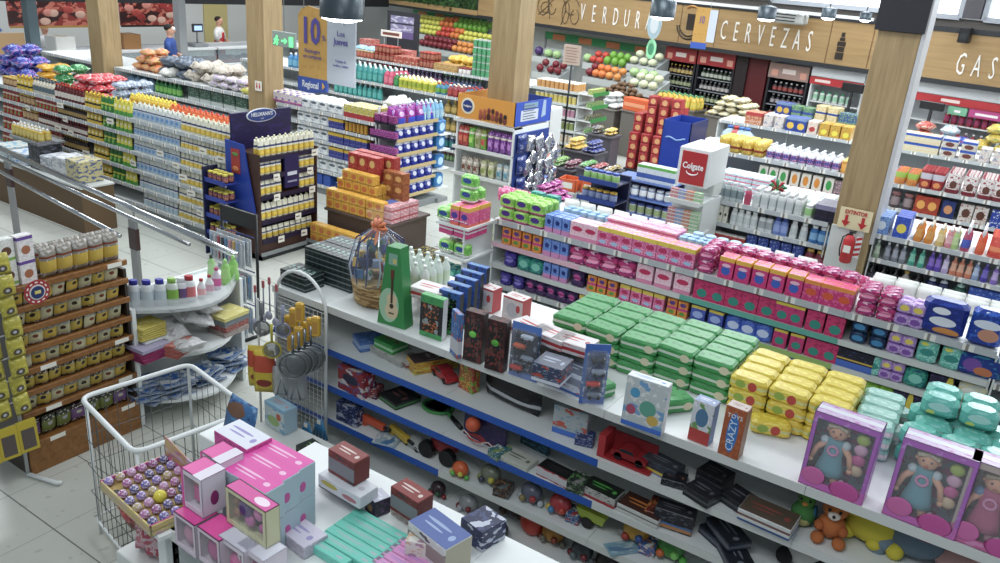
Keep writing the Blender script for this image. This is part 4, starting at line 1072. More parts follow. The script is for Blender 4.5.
# tissue / disinfectant run  y 8.3
def cl(pr, z, a, b, desc, where, y=8.3, **k):run(pr, y, z, XA(a, y, z), XA(b, y, z), desc, where, **k)
tis=P_bale('tissue_pack', 'tissues', .16, .1, .15, printed('#d2d8da', (), ((.5, .66, .36, .12, '#54606a'), ), speck=('#e8eae8', .5), speck2=('#b8c6cf', .42)), 1, 1)
tis2=P_bale('napkin_pack', 'napkins', .14, .1, .16, printed('#c9c0d4', ((.0, .25, '#b25fa0'), ), (), speck=('#e3d9a0', .45), speck2=('#7a5fae', .42)), 1, 1)
navy_=P_box('insecticide_box', 'insecticide', .1, .08, .15, printed('#2b3180', ((.7, 1, '#d8b42e'), ), (), speck=('#7a80b8', .42)))
brn=P_bottle('insecticide_can', 'insecticide', .034, .16, mat('#7a5a1c', .3), mat('#2a2018'), mat('#b98a26'), 'can', 8)
colb=P_box('cleaning_box', 'cleaner', .11, .08, .17, printed('#c3b64a', ((.0, .4, '#a8323a'), ), (), speck=('#2f6f8c', .42), speck2=('#e3dccc', .4)))
pnkd=P_doy('softener_pouch', 'fabric softener', .19, .12, .22, printed('#9a2a8c', ((.0, .38, '#3c4fc4'), ), ((.5, .6, .25, .15, '#c9a8e0'), ), speck=('#6f2aa0', .42), rough=.22), mat('#e0d8ea'))
puw=P_doy('detergent_pouch', 'detergent', .15, .09, .16, printed('#3a44a8', ((.0, .4, '#2432a0'), (.75, 1, '#c9ccd8')), ((.5, .5, .25, .2, '#dfe2ef'), ), speck=('#6f86c8', .42), rough=.25), None)
cl(tis2, T, 268, 300, 'lilac napkin pack', 'on the tissue run deck', rows=2)
cl(tis, T, 300, 326, 'white printed tissue pack', 'on the tissue run deck', rows=3, layers=1)
cl(tis, T, 327, 342, 'pale plain tissue pack', 'on the tissue run deck', rows=2)
cl(colb, T, 343, 372, 'mixed colour cleaner box', 'on the tissue run deck', rows=2)
cl(P_box('hygiene_box', 'hygiene', .1, .08, .13, printed('#7a2a6c', ((.0, .3, '#201a30'), ), (), speck=('#c95a9c', .42))), T, 373, 394, 'dark magenta box', 'on the tissue run deck', rows=3)
for zl, nm in((1.0, 'second'), (.79, 'third'), (.58, 'fourth')):
 cl(tis, zl, 296, 327, 'grey and white tissue pack', 'on the tissue run\'s %s shelf'%nm)
 cl(navy_, zl, 328, 342, 'navy and yellow box', 'on the tissue run\'s %s shelf'%nm)
 cl(brn if zl>.9 else navy_, zl, 343, 366, 'golden brown can' if zl>.9 else 'navy and red box', 'on the tissue run\'s %s shelf'%nm)
 cl(P_box('hygiene_box', 'hygiene', .09, .08, .12, printed('#8a2f7c', ((.0, .3, '#201a30'), ), (), speck=('#d08ac0', .42))), zl, 369, 394, 'purple soap box', 'on the tissue run\'s %s shelf'%nm)
cl(tis, .36, 300, 345, 'low pale tissue pack', 'on the tissue run\'s fifth shelf')
run(P_box('cloth_box', 'cloth', .12, .1, .14, printed('#2a55b0', (), (), speck=('#1c3a80', .42))), 8.3, .14, XA(306, 8.3, .14), XA(330, 8.3, .14), 'blue storage box', 'on the floor shelf of the tissue run')
ER=empty('end_display', xf((-7.33, 8.34, 0)), 'white end display of purple softener pouches with cream price cards', 'shelving')
m=MB();m.box(0, .02, 0, .9, 0, 1.24, WHITE);obj('back_panel', m, ER)
m=MB();m.box(0, .36, 0, .9, 0, .1, GREY);obj('base', m, ER)
for yy in(0, .88):
 m=MB();m.box(.0, .03, yy, yy+.02, 0, 1.42, WHITE);obj('upright', m, ER)
EZ=[.22, .42, .62, .82, 1.02, 1.22]
for zl in EZ:
 m=MB();m.box(.02, .34, .01, .89, zl-.02, zl, WHITE);so=obj('shelf', m, ER)
 m=MB();m.box(.34, .348, .01, .89, zl-.035, zl+.012, mat('#c9b27c', .5));obj('price_strip', m, so)
def endrun(pr, x, y0, y1, z, desc, where, rows=1):
 w, d, h=pr.dims;n=max(1, int((y1-y0)/(w+.006)))
 for r_ in range(rows):
  for i in range(n):
   lab='%s %s %s'%(ordinal(i+1), desc, where) if r_==0 else '%s behind the front ones %s'%(desc, where)
   pr.put(xf((x-d/2-.01-r_*(d+.01), y0+(i+.5)*(y1-y0)/n, z), PI/2+R.uniform(-.03, .03)), lab, desc+'s '+where)
endrun(pnkd, -6.99, 8.37, 9.2, 1.22, 'purple and blue softener pouch', 'topping the end display', 2)
for k, zl in enumerate(EZ[:-1]):
 endrun(puw, -6.99, 8.37, 9.2, zl, 'blue white detergent pouch', 'on the end display\'s %s shelf up'%ordinal(k+1))
tb=P_bottle('bleach_bottle', 'bleach', .045, .26, mat('#7fb8d8', .3), mat('#cfe4ee'), mat('#a9d0e4'), 'jug', 10)
run(tb, 8.9, T, -7.28, -7.0, 'pale blue bleach bottle', 'behind the softener pouches', rows=3)
bsd=P_bale('dish_pack', 'detergent', .2, .12, .2, printed('#2a7fc0', (), ((.5, .5, .3, .3, '#bfe0f2'), ), speck=('#1a5a9c', .42)), 1, 1)
for k, zl in enumerate((.22, .5, .78, 1.0)):
 bsd.put(xf((-7.05, 9.34, zl), PI/2), '%s blue detergent pack up the side of the end display'%ordinal(k+1), 'blue packs beside the end display')
r=empty('side_rack', xf((-7.33, 9.24, 0)), 'narrow white rack of blue packs on the end display side', 'shelving')
m=MB();m.box(.0, .02, 0, .24, 0, 1.25, WHITE);obj('back_panel', m, r)
for zl in(.22, .5, .78, 1.0):m=MB();m.box(.02, .4, 0, .24, zl-.015, zl-.002, WHITE);obj('shelf', m, r)
m=MB();m.box(0, .4, 0, .24, 0, .06, GREY);obj('base', m, r)
whh=bag('swab_bag', 'cotton', .24, .2, .14, '#dcdcd6', '#c6c8c4', wr=.4, rough=.5)
heap(whh, 8, XA(383, 8.9, 1.2), XA(410, 8.9, 1.2), 8.75, 9.1, 1.3, .14, 'white cloth bag', 'above the tissue run')
# detergent run beyond the pet stand (y 11.2)
def rw(pr, y, z, a, b, desc, where, **k):run(pr, y, z, XA(a, y, z), XA(b, y, z), desc, where, **k)
YD=11.2;WD='on the detergent run deck'
teal=P_bottle('detergent_bottle', 'detergent', .06, .26, mat('#2f8f8c', .3), mat('#dfe6e6'), mat('#56aca4'), 'jug', 8)
pinkb=P_bottle('detergent_bottle', 'detergent', .06, .26, mat('#c94a6a', .3), mat('#dfe6e6'), mat('#e07a90'), 'jug', 8)
grnb=P_bottle('detergent_bottle', 'detergent', .055, .22, mat('#2f7a45', .3), mat('#dfe6e6'), mat('#3f9a55'), 'jug', 8)
yelb=P_bottle('dish_soap_bottle', 'dish soap', .05, .2, mat('#c9c23a', .3), mat('#e3e6c0'), mat('#9fae2f'), 'squeeze', 8)
blub=P_bottle('cleaner_bottle', 'cleaner', .05, .19, mat('#3a7f9e', .3), mat('#c03a34'), mat('#6fa83f'), 'sauce', 8)
redb=P_bottle('floor_wax_bottle', 'cleaner', .05, .19, mat('#8e2530', .3), mat('#e6ddd0'), mat('#b04a44'), 'sauce', 8)
rw(teal, YD, T, 330, 381, 'teal detergent bottle', WD, rows=3)
rw(pinkb, YD, T, 382, 391, 'pink detergent bottle', WD, rows=3)
rw(grnb, YD, T, 392, 396, 'green detergent bottle', WD, rows=2)
rw(yelb, YD, T, 397, 419, 'yellow green dish soap bottle', WD, rows=3)
rw(yelb, YD, T, 420, 432, 'second yellow dish soap bottle', WD, rows=2)
rw(blub, YD, T, 433, 444, 'blue and green cleaner bottle', WD, rows=2)
rw(redb, YD, T, 445, 462, 'dark red floor wax bottle', WD, rows=2)
rw(blub, YD, T, 463, 486, 'blue cleaner bottle', WD, rows=2)
rw(teal, YD, .9, 332, 380, 'teal refill bottle', 'under the detergent deck')
amb=P_bottle('polish_bottle', 'polish', .05, .18, mat('#7d6a2a', .3), mat('#c7a53a'), mat('#b59a52'), 'sauce', 8)
rw(amb, YD, .9, 442, 462, 'amber polish bottle', 'under the detergent deck', rows=1)
rw(amb, YD, .6, 442, 460, 'low amber polish bottle', 'on the detergent run middle shelf')
rw(P_bottle('shampoo_bottle', 'cleaner', .045, .2, mat('#2c3b5e', .3), mat('#dfe4e8'), mat('#1f6f6f'), 'squeeze', 8), YD, .3, 441, 458, 'dark teal cleaner bottle', 'on the detergent run low shelf')
rw(P_bottle('shampoo_bottle', 'cleaner', .05, .2, mat('#3f5a3f', .3), mat('#8f2a3a'), mat('#6c8a5a'), 'squeeze', 8), YD, .101, 441, 455, 'dark green cleaner bottle', 'on the detergent run base')
rw(P_bottle('softener_bottle', 'softener', .06, .26, mat('#3a7fb0', .3), mat('#dfe6ee'), mat('#6fb0cc'), 'jug', 8), YD, T, 286, 329, 'blue softener bottle', WD, rows=2)
# preserves run (y 13.9)
YP=13.9;WP='on the preserves deck'
jam=P_bottle('preserve_jar', 'jar', .05, .16, mat('#7a2c22', .3), mat('#b8483a'), mat('#a3604a'), 'jar', 8)
jam2=P_bottle('preserve_jar', 'jar', .05, .16, mat('#8d4e3a', .3), mat('#c9b38a'), mat('#b5654f'), 'jar', 8)
gcan=P_bottle('vegetable_can', 'can', .05, .14, mat('#2f6e4c', .35, .2), mat('#a9b0a8'), mat('#4f9a6a'), 'can', 8)
rw(jam2, YP, T, 352, 372, 'brown preserve jar', WP, rows=2, layers=1)
rw(jam, YP, T, 373, 392, 'red preserve jar', WP, rows=2, layers=2)
rw(P_box('biscuit_box', 'biscuits', .16, .1, .16, printed('#b5443a', (), (), speck=('#5f8f6a', .42), speck2=('#d9b3a0', .4))), YP, T, 393, 417, 'red and green printed box', WP, rows=2)
rw(jam, YP, T, 418, 432, 'tall red jar', WP, rows=2, layers=2)
rw(P_box('biscuit_box', 'biscuits', .15, .1, .14, printed('#c2a15f', (), (), speck=('#8f4a3a', .45))), YP, T, 433, 456, 'tan and red printed box', WP, rows=2)
rw(P_bottle('cream_jar', 'jar', .05, .12, mat('#c9c5c0', .4), mat('#8f2f2f'), mat('#dcd6d2'), 'jar', 8), YP, T, 457, 469, 'white preserve jar', WP, rows=2)
rw(gcan, YP, T, 470, 488, 'green vegetable can', WP, rows=1, layers=4)
rw(gcan, YP+.12, T, 470, 488, 'rear green vegetable can', WP, rows=2, layers=5)
egg=P_box('egg_tray_box', 'boxes', .34, .3, .12, printed('#b2564a', (), (), speck=('#d9a59a', .45)))
run(egg, YP+.35, T, XA(360, 14.3, T), XA(372, 14.3, T), 'reddish carton', WP, rows=1, layers=3)
run(egg, YP+.35, T, XA(378, 14.3, T), XA(408, 14.3, T), 'red striped carton', WP, rows=1, layers=2)
heap(bag('blue_bag', 'bags', .3, .24, .12, '#8fbfe0', '#c9e0f0'), 10, XA(355, 14.2, T), XA(395, 14.2, T), 14.0, 14.5, 1.24, .1, 'light blue film bag', 'on the preserves run')
heap(bag('yellow_bag', 'snacks', .3, .22, .14, '#d9a92a', '#edd25a'), 10, XA(441, 14.3, T), XA(475, 14.3, T), 14.3, 14.8, 1.34, .2, 'bright yellow bag', 'on the preserves run')
for k, (a, b) in enumerate(((345, 362), (364, 400), (402, 440), (442, 480))):
 rw(P_bottle('syrup_bottle', 'syrup', .05, .22, mat(['#2b2a30', '#31262c', '#3a2a4a', '#2a3040'][k], .3), mat(['#c9ccd0', '#c03a44', '#8f6ab0', '#5a8a5a'][k]), mat(['#777', '#6b4a4a', '#8a4f7a', '#4a5a7a'][k].replace('#777', '#777777')), 'sauce', 8), YP, .9, a, b, ['dark syrup bottle', 'black red syrup bottle', 'violet syrup bottle', 'navy syrup bottle'][k], 'under the preserves deck')
p=at(391, 34, y=14.5);r=empty('shelf_sign', xf((p.x, 14.5, p.z)), 'small white board sign standing over the striped cartons', 'sign')
m=MB();m.box(-.3, .3, 0, .02, -.07, .07, PAPER, .004);obj('board', m, r)
m=MB();m.box(-.24, .24, -.003, 0, -.03, .03, mat('#7a4a3a'));obj('printed_line', m, r)
m=MB();m.tube([(-.2, .01, 1.2-p.z), (-.2, .01, -.07)], .008, GREY);m.tube([(.2, .01, 1.2-p.z), (.2, .01, -.07)], .008, GREY);obj('leg', m, r)
# grocery run behind the red-fronted stand (y 10.85)
YG=10.85;WG='on the grocery deck'
whb=P_bottle('milk_bottle', 'milk', .05, .2, mat('#d9dade', .35), mat('#d9dfe6'), printed('#3b4a9c', (), (), speck=('#d98aa0', .45)), 'jug', 8)
rw(whb, YG, T, 764, 838, 'white and blue milk bottle', WG, rows=2)
rw(P_bottle('honey_bottle', 'honey', .06, .16, mat('#cf8a2c', .3), mat('#e6b23a'), mat('#e0a23c'), 'jar', 8), YG, T, 839, 848, 'orange honey jar', WG, rows=2)
pasta=P_pouch('pasta_bag', 'pasta', .14, .08, .2, printed('#c9a12a', ((.3, .45, '#8f2a1f'), ), (), speck=('#e6cf5a', .45), speck2=('#4f8a3a', .4)), wr=.1)
rw(pasta, YG, T, 716, 762, 'yellow pasta bag', WG, rows=3)
G2='on the grocery run\'s second shelf'
tea=P_box('tea_box', 'tea', .09, .08, .14, printed('#d9d6cc', ((.0, .12, '#c03a34'), ), ((.5, .55, .3, .3, '#3a9a4a'), ), speck=('#e3c9b0', .4)))
tea2=P_box('tea_box', 'tea', .09, .08, .14, printed('#d9d6cc', ((.0, .12, '#c03a34'), ), ((.5, .55, .3, .3, '#d98a2a'), ), speck=('#e3c9b0', .4)))
rw(tea, YG, .9, 756, 786, 'white and green tea box', G2)
rw(tea2, YG, .9, 787, 820, 'white and orange tea box', G2)
rw(tea, YG, .9, 821, 832, 'white and lime tea box', G2)
rw(P_box('tea_box', 'tea', .1, .08, .13, printed('#7a6a72', (), (), speck=('#c9a0a0', .45))), YG, .9, 833, 850, 'mauve tea box', G2)
rw(P_box('sugar_bag', 'sugar', .12, .08, .14, printed('#cfd3d8', (), (), speck=('#8fa3c0', .42))), YG, .62, 735, 850, 'pale sugar pack', 'on the grocery run\'s third shelf')
cf=P_doy('coffee_pouch', 'coffee', .13, .08, .21, printed('#c04a2c', ((.6, 1, '#d99a2a'), ), ((.5, .3, .34, .16, '#e0b27a'), ), speck=('#8e2a2a', .4)), None)
cf2=P_doy('coffee_pouch', 'coffee', .13, .08, .23, printed('#8e1f28', ((.5, .8, '#b9b6c0'), ), ((.5, .25, .3, .14, '#d98a4a'), ), speck=('#b03a3a', .42)), None)
cf3=P_doy('biscuit_pouch', 'biscuits', .15, .09, .25, printed('#cfc9c6', ((.0, .2, '#7a1f2c'), ), ((.5, .42, .25, .18, '#5a3024'), ), speck=('#8f2034', .42)), None)
rw(P_doy('snack_pouch', 'snacks', .12, .08, .16, printed('#c9862a', ((.5, .9, '#8fae3a'), ), (), speck=('#c03a4a', .42)), None), YG, T, 892, 916, 'orange and green snack pouch', WG, rows=3)
rw(cf2, YG, T, 917, 941, 'maroon coffee pouch with orange top', WG, rows=3)
rw(cf3, YG, T, 942, 975, 'white and maroon biscuit pouch', WG, rows=3)
rw(cf3, YG, T, 976, 1004, 'white biscuit pouch with red sash', WG, rows=3)
rw(P_bottle('olive_jar', 'olives', .045, .13, mat('#4a3a3c', .3), mat('#a06a6a'), mat('#8a7a7c'), 'jar', 8), YG, .9, 886, 912, 'dark olive jar', G2)
rw(P_box('soup_box', 'soup', .11, .08, .14, printed('#a83a24', (), ((.5, .5, .32, .25, '#e0a04a'), ), speck=('#7c2018', .42))), YG, .9, 913, 935, 'red soup box with orange bowl', G2)
rw(P_box('soup_box', 'soup', .11, .08, .14, printed('#23356e', (), ((.5, .5, .32, .25, '#c98a5a'), ), speck=('#17244e', .42))), YG, .9, 936, 955, 'navy soup box', G2)
rw(P_box('soup_box', 'soup', .11, .08, .14, printed('#c9c3bd', (), ((.5, .5, .3, .25, '#5a3428'), ), speck=('#a05a44', .42))), YG, .9, 956, 985, 'cream soup box', G2)
rw(P_box('soup_box', 'soup', .11, .08, .14, printed('#1f3c9c', (), (), speck=('#cfd3dc', .42))), YG, .9, 986, 1003, 'blue soup box', G2)
rw(P_box('soup_box', 'soup', .12, .08, .14, printed('#6e2a2a', (), ((.5, .5, .3, .22, '#c9a06a'), ), speck=('#3a1c20', .42))), YG, .62, 905, 1003, 'brown red soup box', 'on the grocery run\'s third shelf')
# canned food run (y 13.6) and what rises behind
YC=13.6;WC='on the canned food deck'
wpk=P_box('flour_pack', 'flour', .14, .1, .2, printed('#cfcac4', (), (), speck=('#b98a8a', .42), speck2=('#7a8aa8', .4)))
rw(P_box('soup_box', 'soup', .14, .1, .2, printed('#b56a4a', ((.7, 1, '#b03a3a'), ), (), speck=('#d9c0a0', .45))), YC, T, 744, 760, 'reddish cereal box', WC, rows=2)
rw(wpk, YC, T, 761, 783, 'pale flour pack', WC, rows=2)
nvb=P_box('milk_powder_box', 'milk powder', .16, .1, .22, printed('#27408e', ((.8, 1, '#7a93b8'), ), ((.5, .4, .34, .24, '#d9b23a'), ), speck=('#3c5ab0', .42)))
rw(nvb, YC, T, 784, 804, 'navy box with yellow bird shape', WC, rows=2)
rw(P_box('biscuit_box', 'biscuits', .15, .1, .2, printed('#c9b0a0', (), ((.5, .4, .3, .2, '#b03a3a'), ), speck=('#d9cfc4', .5))), YC, T, 805, 816, 'cream and red box', WC, rows=2)
rw(P_box('biscuit_box', 'biscuits', .15, .1, .2, printed('#c9952c', (), ((.5, .35, .3, .2, '#d9cf3a'), ), speck=('#5f8a3a', .42))), YC, T, 817, 850, 'golden and green box', WC, rows=2)
blw=P_box('cracker_box', 'crackers', .2, .1, .13, printed('#d3cdb0', ((.72, 1, '#2f55b0'), ), (), speck=('#e0b66a', .42)))
rw(blw, YC, T, 898, 936, 'cream cracker box with blue band', WC, rows=2, layers=2)
rw(P_box('cracker_box', 'crackers', .2, .1, .13, printed('#c9c3b8', ((.72, 1, '#2f55b0'), ), ((.5, .4, .3, .25, '#6b3a34'), ), speck=('#a9a08a', .42))), YC, T, 937, 975, 'brown spotted cracker box', WC, rows=2, layers=2)
rw(wpk, YC, T, 976, 1003, 'white flour pack', WC, rows=2)
YE=-.95
def bp(px, py, off):
 n=Vector((-dirv.y, dirv.x, 0));d=Vector(ray(px, py));t=((A-Vector((0, 0, H))).dot(n)+off)/d.dot(n)
 P=Vector((0, 0, H))+d*t
 return(P-A).dot(dirv), P.z
XF[0]=BM
def SX(px, z=1.2, off=YE):
 lo, hi=0., 300.
 for _ in range(40):
  m_=(lo+hi)/2
  if bp(px, m_, off)[1]>z:lo=m_
  else:hi=m_
 return bp(px, lo, off)[0]
def rwE(pr, y, z, a, b, desc, where, **k):run(pr, y, z, SX(a), SX(b), desc, where, **k)
gondola('farthest white shelving run of dry goods on the soft drink side', SX(768), SX(1010), YE, [.4, .8], .75)
WE2='on the farthest run'
rwE(nvb, YE, T, 775, 788, 'blue dried milk box', WE2, rows=2)
rwE(P_box('veg_box', 'boxes', .18, .12, .2, printed('#5a7f78', ((.4, .6, '#3a50a0'), ), (), speck=('#8fc04a', .45))), YE, T, 789, 811, 'green and blue box', WE2, rows=2)
yb_=P_box('cracker_box', 'crackers', .18, .12, .14, printed('#d0b87a', ((.0, .25, '#2b4a9c'), ), (), speck=('#e0d3a8', .5)))
rwE(yb_, YE, T, 812, 836, 'tan cracker box with blue foot', WE2, rows=2, layers=2)
rwE(P_box('tea_carton', 'tea', .16, .12, .22, printed('#3a5a8c', (), (), speck=('#8fae5a', .45))), YE, T, 837, 862, 'blue green carton', WE2, rows=2)
ybg=bag('snack_bag', 'snacks', .26, .3, .14, '#b9a03a', '#dcc85a', '#7a8a3a')
heap(ybg, 30, SX(962, T), SX(1008, T), YE+.1, YE+.55, 1.26, .4, 'yellow snack bag', 'at the far end of the farthest run')
heap(bag('snack_bag', 'snacks', .26, .3, .14, '#2c3f8e', '#5a70c0', '#b03a4a'), 16, SX(945, T), SX(962, T), YE+.1, YE+.55, 1.3, .3, 'navy snack bag', 'on the farthest run')
heap(bag('snack_bag', 'snacks', .26, .3, .14, '#a83a3a', '#d98a6a', '#d9c9b0'), 20, SX(900, T), SX(930, T), YE+.1, YE+.55, 1.3, .25, 'red and cream snack bag', 'on the farthest run')
heap(bag('snack_bag', 'snacks', .26, .3, .14, '#c4c7cb', '#8f97a8', '#7ac0d0'), 18, SX(925, T), SX(955, T), YE+.1, YE+.55, 1.3, .2, 'silvery snack bag', 'on the farthest run')
XF[0]=Matrix.Identity(4)
# personal care bay and soap run (y 8.22)
YS=8.22
def sp_(pr, z, a, b, desc, where, **k):rw(pr, YS, z, a, b, desc, where, **k)
WS='on the personal care deck'
tp=P_bottle('mouthwash_bottle', 'mouthwash', .035, .2, mat('#b9c4c6', .2), mat('#d9dde0'), mat('#7f8f94'), 'shampoo', 10, .7)
whl=P_bottle('lotion_bottle', 'lotion', .04, .19, mat('#d9dcdc', .3), mat('#e6e8e8'), mat('#c2cacb'), 'shampoo', 10, .65)
sp_(tp, T, 716, 741, 'clear mouthwash bottle', WS, rows=1)
sp_(P_bottle('mouthwash_bottle', 'mouthwash', .035, .18, mat('#c04a6a', .25), mat('#d9dde0'), mat('#b03a5a'), 'shampoo', 10, .7), T, 742, 749, 'pink mouthwash bottle', WS)
sp_(whl, T, 750, 800, 'white lotion bottle', WS, rows=2)
sp_(P_bottle('lotion_bottle', 'lotion', .04, .13, mat('#cdd6c8', .3), mat('#e6e8e8'), mat('#8fc07a'), 'jar', 10), T, 801, 812, 'white and green cream jar', WS, rows=2)
sp_(P_box('hair_dye_box', 'hair dye', .07, .06, .16, printed('#1d1b2c', ((.7, 1, '#8a86a8'), ), (), speck=('#3a3654', .42))), T, 813, 833, 'black hair dye box', WS, rows=3)
tpx=P_box('toothpaste_box', 'toothpaste', .17, .05, .045, printed('#a9c9d6', ((.3, .6, '#d96a8a'), ), (), speck=('#e3eef2', .5)))
run(tpx, 8.5, T, XA(716, 8.5, T), XA(765, 8.5, T), 'pale blue toothpaste box', 'stacked behind the mouthwash', rows=3, layers=5)
cr=P_pouch('cream_bag', 'cream', .13, .08, .14, printed('#cfd8d6', speck=('#e9eeee', .5), speck2=('#7fb09a', .35)), wr=.2)
run(cr, 8.5, T, XA(766, 8.5, T), XA(828, 8.5, T), 'white film pack', 'behind the white lotions', rows=3)
rb=P_doy('bow', 'bow', .14, .1, .16, mat('#b3222c'), None)
p=at(777, 184, y=8.3);r=empty('gift_bow', xf((p.x, 8.36, 1.395)), 'red and green ribbon bow standing among the white lotions', 'bow')
m=MB()
for k in range(8):
 a=k*PI/4;m.tube([(0, 0, 0), (.06*math.cos(a), -.02, .05+.04*math.sin(a)), (.09*math.cos(a+.2), 0, .03+.07*math.sin(a)), (.02*math.cos(a), 0, .01)], .012, mat('#b3222c') if k%2 else mat('#2f8f5a'), 5)
obj('loops', m, r)
m=MB();m.box(-.025, .025, -.045, -.04, -.17, .0, mat('#6fbf3a'));obj('ribbon_tail', m, r)
z=.96;W_2='on the personal care second shelf'
sp_(P_box('toothbrush_pack', 'toothbrush', .05, .03, .19, printed('#c9c6b2', (), ((.5, .5, .25, .1, '#3a3a34'), ), speck=('#dcdccf', .5))), z, 711, 726, 'cream soap carton', W_2)
sp_(whl, z, 728, 755, 'white conditioner bottle', W_2)
sp_(P_bottle('shampoo_bottle', 'shampoo', .045, .2, mat('#cfd3d4', .3), mat('#3a3c40'), mat('#9ea4a8'), 'shampoo', 10, .7), z, 756, 770, 'grey shampoo bottle', W_2)
sp_(P_bottle('shampoo_bottle', 'shampoo', .045, .2, mat('#6f86c4', .3), mat('#3c50a0'), mat('#8fa3d8'), 'shampoo', 10, .7), z, 771, 785, 'periwinkle shampoo bottle', W_2)
sp_(whl, z, 786, 806, 'white body lotion', W_2)
sp_(P_bottle('shampoo_bottle', 'shampoo', .045, .19, mat('#2f6fb0', .3), mat('#e0e4e8'), mat('#7fb0d8'), 'shampoo', 10, .7), z, 807, 833, 'blue shampoo bottle', W_2)
z=.70;W_3='on the personal care third shelf'
sp_(P_box('soap_box', 'soap', .06, .05, .1, printed('#c9c4bd', ((.6, .9, '#b03a34'), ), (), speck=('#e0dcd4', .5))), z, 706, 742, 'white and red soap carton', W_3)
sp_(P_box('soap_box', 'soap', .08, .06, .14, printed('#2a3f8c', (), (), speck=('#8f9fd0', .42))), z, 743, 800, 'dark blue hair product box', W_3)
sp_(P_bottle('shampoo_bottle', 'shampoo', .045, .17, mat('#7a2c3a', .3), mat('#c9a44a'), mat('#a05a6a'), 'shampoo', 10, .7), z, 801, 831, 'wine coloured shampoo bottle', W_3)
WB='on the soap run deck'
sp_(P_box('powder_box', 'washing powder', .13, .08, .17, printed('#7fa6d8', (), ((.5, .5, .3, .25, '#d8e2ee'), ), speck=('#4a6fc4', .45))), T, 872, 886, 'light blue powder box', WB, rows=2)
sp_(P_box('powder_box', 'washing powder', .13, .08, .2, printed('#2f4fb8', (), ((.5, .45, .32, .22, '#e6d23a'), ), speck=('#4a6fd4', .42))), T, 887, 910, 'royal blue powder box', WB, rows=2)
ora=P_bottle('liquid_soap_bottle', 'liquid soap', .038, .19, mat('#d9862a', .3), mat('#e3ddcf'), mat('#e0a050'), 'curvy', 12, .7)
sp_(ora, T, 911, 932, 'orange liquid soap bottle', WB, rows=2)
sp_(P_bottle('liquid_soap_bottle', 'liquid soap', .036, .18, mat('#d9b86a', .3), mat('#e3ddcf'), mat('#e8d29a'), 'curvy', 12, .7), T, 933, 943, 'cream liquid soap bottle', WB, rows=2)
sp_(P_bottle('liquid_soap_bottle', 'liquid soap', .036, .18, mat('#d68a94', .3), mat('#e8e2e0'), mat('#e8b3b8'), 'curvy', 12, .7), T, 944, 949, 'pink liquid soap bottle', WB, rows=2)
sp_(P_bottle('liquid_soap_bottle', 'liquid soap', .036, .18, mat('#a9c67a', .3), mat('#e8e8e0'), mat('#c3d89a'), 'curvy', 12, .7), T, 950, 955, 'pale green liquid soap bottle', WB, rows=2)
spr=P_bottle('spray_bottle', 'cleaner', .038, .24, mat('#b04a6a', .3), mat('#e3e6ea'), mat('#4a5cb8'), 'spray', 10)
sp_(spr, T, 956, 970, 'pink and blue spray bottle', WB, rows=2)
sp_(P_bottle('spray_bottle', 'cleaner', .038, .24, mat('#d9542a', .3), mat('#e3e6ea'), mat('#e0653a'), 'spray', 10), T, 971, 985, 'orange red spray bottle', WB, rows=2)
sp_(P_doy('refill_pouch', 'cleaner', .14, .08, .2, printed('#d9453a', ((.3, .5, '#e88a5a'), ), (), speck=('#e0654a', .42)), None), T, 986, 1004, 'red refill pouch', WB, rows=2)
z=.96;WB2='on the soap run second shelf'
for a, b, c1, c2, lab in((869, 880, '#8fa88a', '#b5c4ae', 'clear green softener bottle'), (881, 904, '#7e828c', '#a3a6b4', 'grey softener bottle'), (905, 924, '#3fa08a', '#7fc8b0', 'sea green softener bottle'), (925, 939, '#5a3fa8', '#8a6cc8', 'violet softener bottle'), (940, 946, '#b7a3d0', '#d6cae4', 'lilac softener bottle'), (947, 970, '#c9785c', '#dca58a', 'peach softener bottle'), (971, 976, '#8aa0c4', '#b3c2dc', 'ice blue softener bottle'), (977, 988, '#4a3aa0', '#7a6cc4', 'indigo softener bottle'), (989, 996, '#8a6cc0', '#c0a8de', 'mauve softener pouch')):
 sp_(P_bottle('softener_bottle', 'softener', .034, .2, mat(c1, .3), mat('#d9dcdc' if c1[1] in '78' else c2), mat(c2, .4), 'curvy', 12, .7), z, a, b, lab, WB2)
z=.70;WB3='on the soap run third shelf'
blk=P_bottle('polish_bottle', 'polish', .04, .17, mat('#16161c', .2), mat('#2a2a30'), mat('#3a3a4a'), 'sauce', 10)
sp_(blk, z, 862, 897, 'black glass bottle', WB3, rows=2)
sp_(P_bottle('polish_bottle', 'polish', .045, .2, mat('#b9b2a8', .3), mat('#c9a44a'), mat('#d6d0c8'), 'sauce', 10), z, 898, 905, 'pale bottle with gold cap', WB3)
sp_(blk, z, 906, 920, 'second black bottle', WB3, rows=2)
sp_(P_bottle('polish_bottle', 'polish', .045, .18, mat('#1f2a5a', .3), mat('#cfd6e0'), mat('#34407c'), 'squeeze', 10), z, 921, 945, 'navy bottle with white cap', WB3)
sp_(P_bottle('polish_bottle', 'polish', .045, .16, mat('#2f5a4c', .3), mat('#b9dcd0'), mat('#3c7a68'), 'squeeze', 10), z, 946, 964, 'dark green bottle with pale cap', WB3)
sp_(P_box('powder_box', 'washing powder', .13, .08, .15, printed('#2b4fa8', ((.0, .5, '#cfd6e4'), ), (), speck=('#6f8fd8', .42))), z, 965, 1003, 'white and blue powder box', WB3)
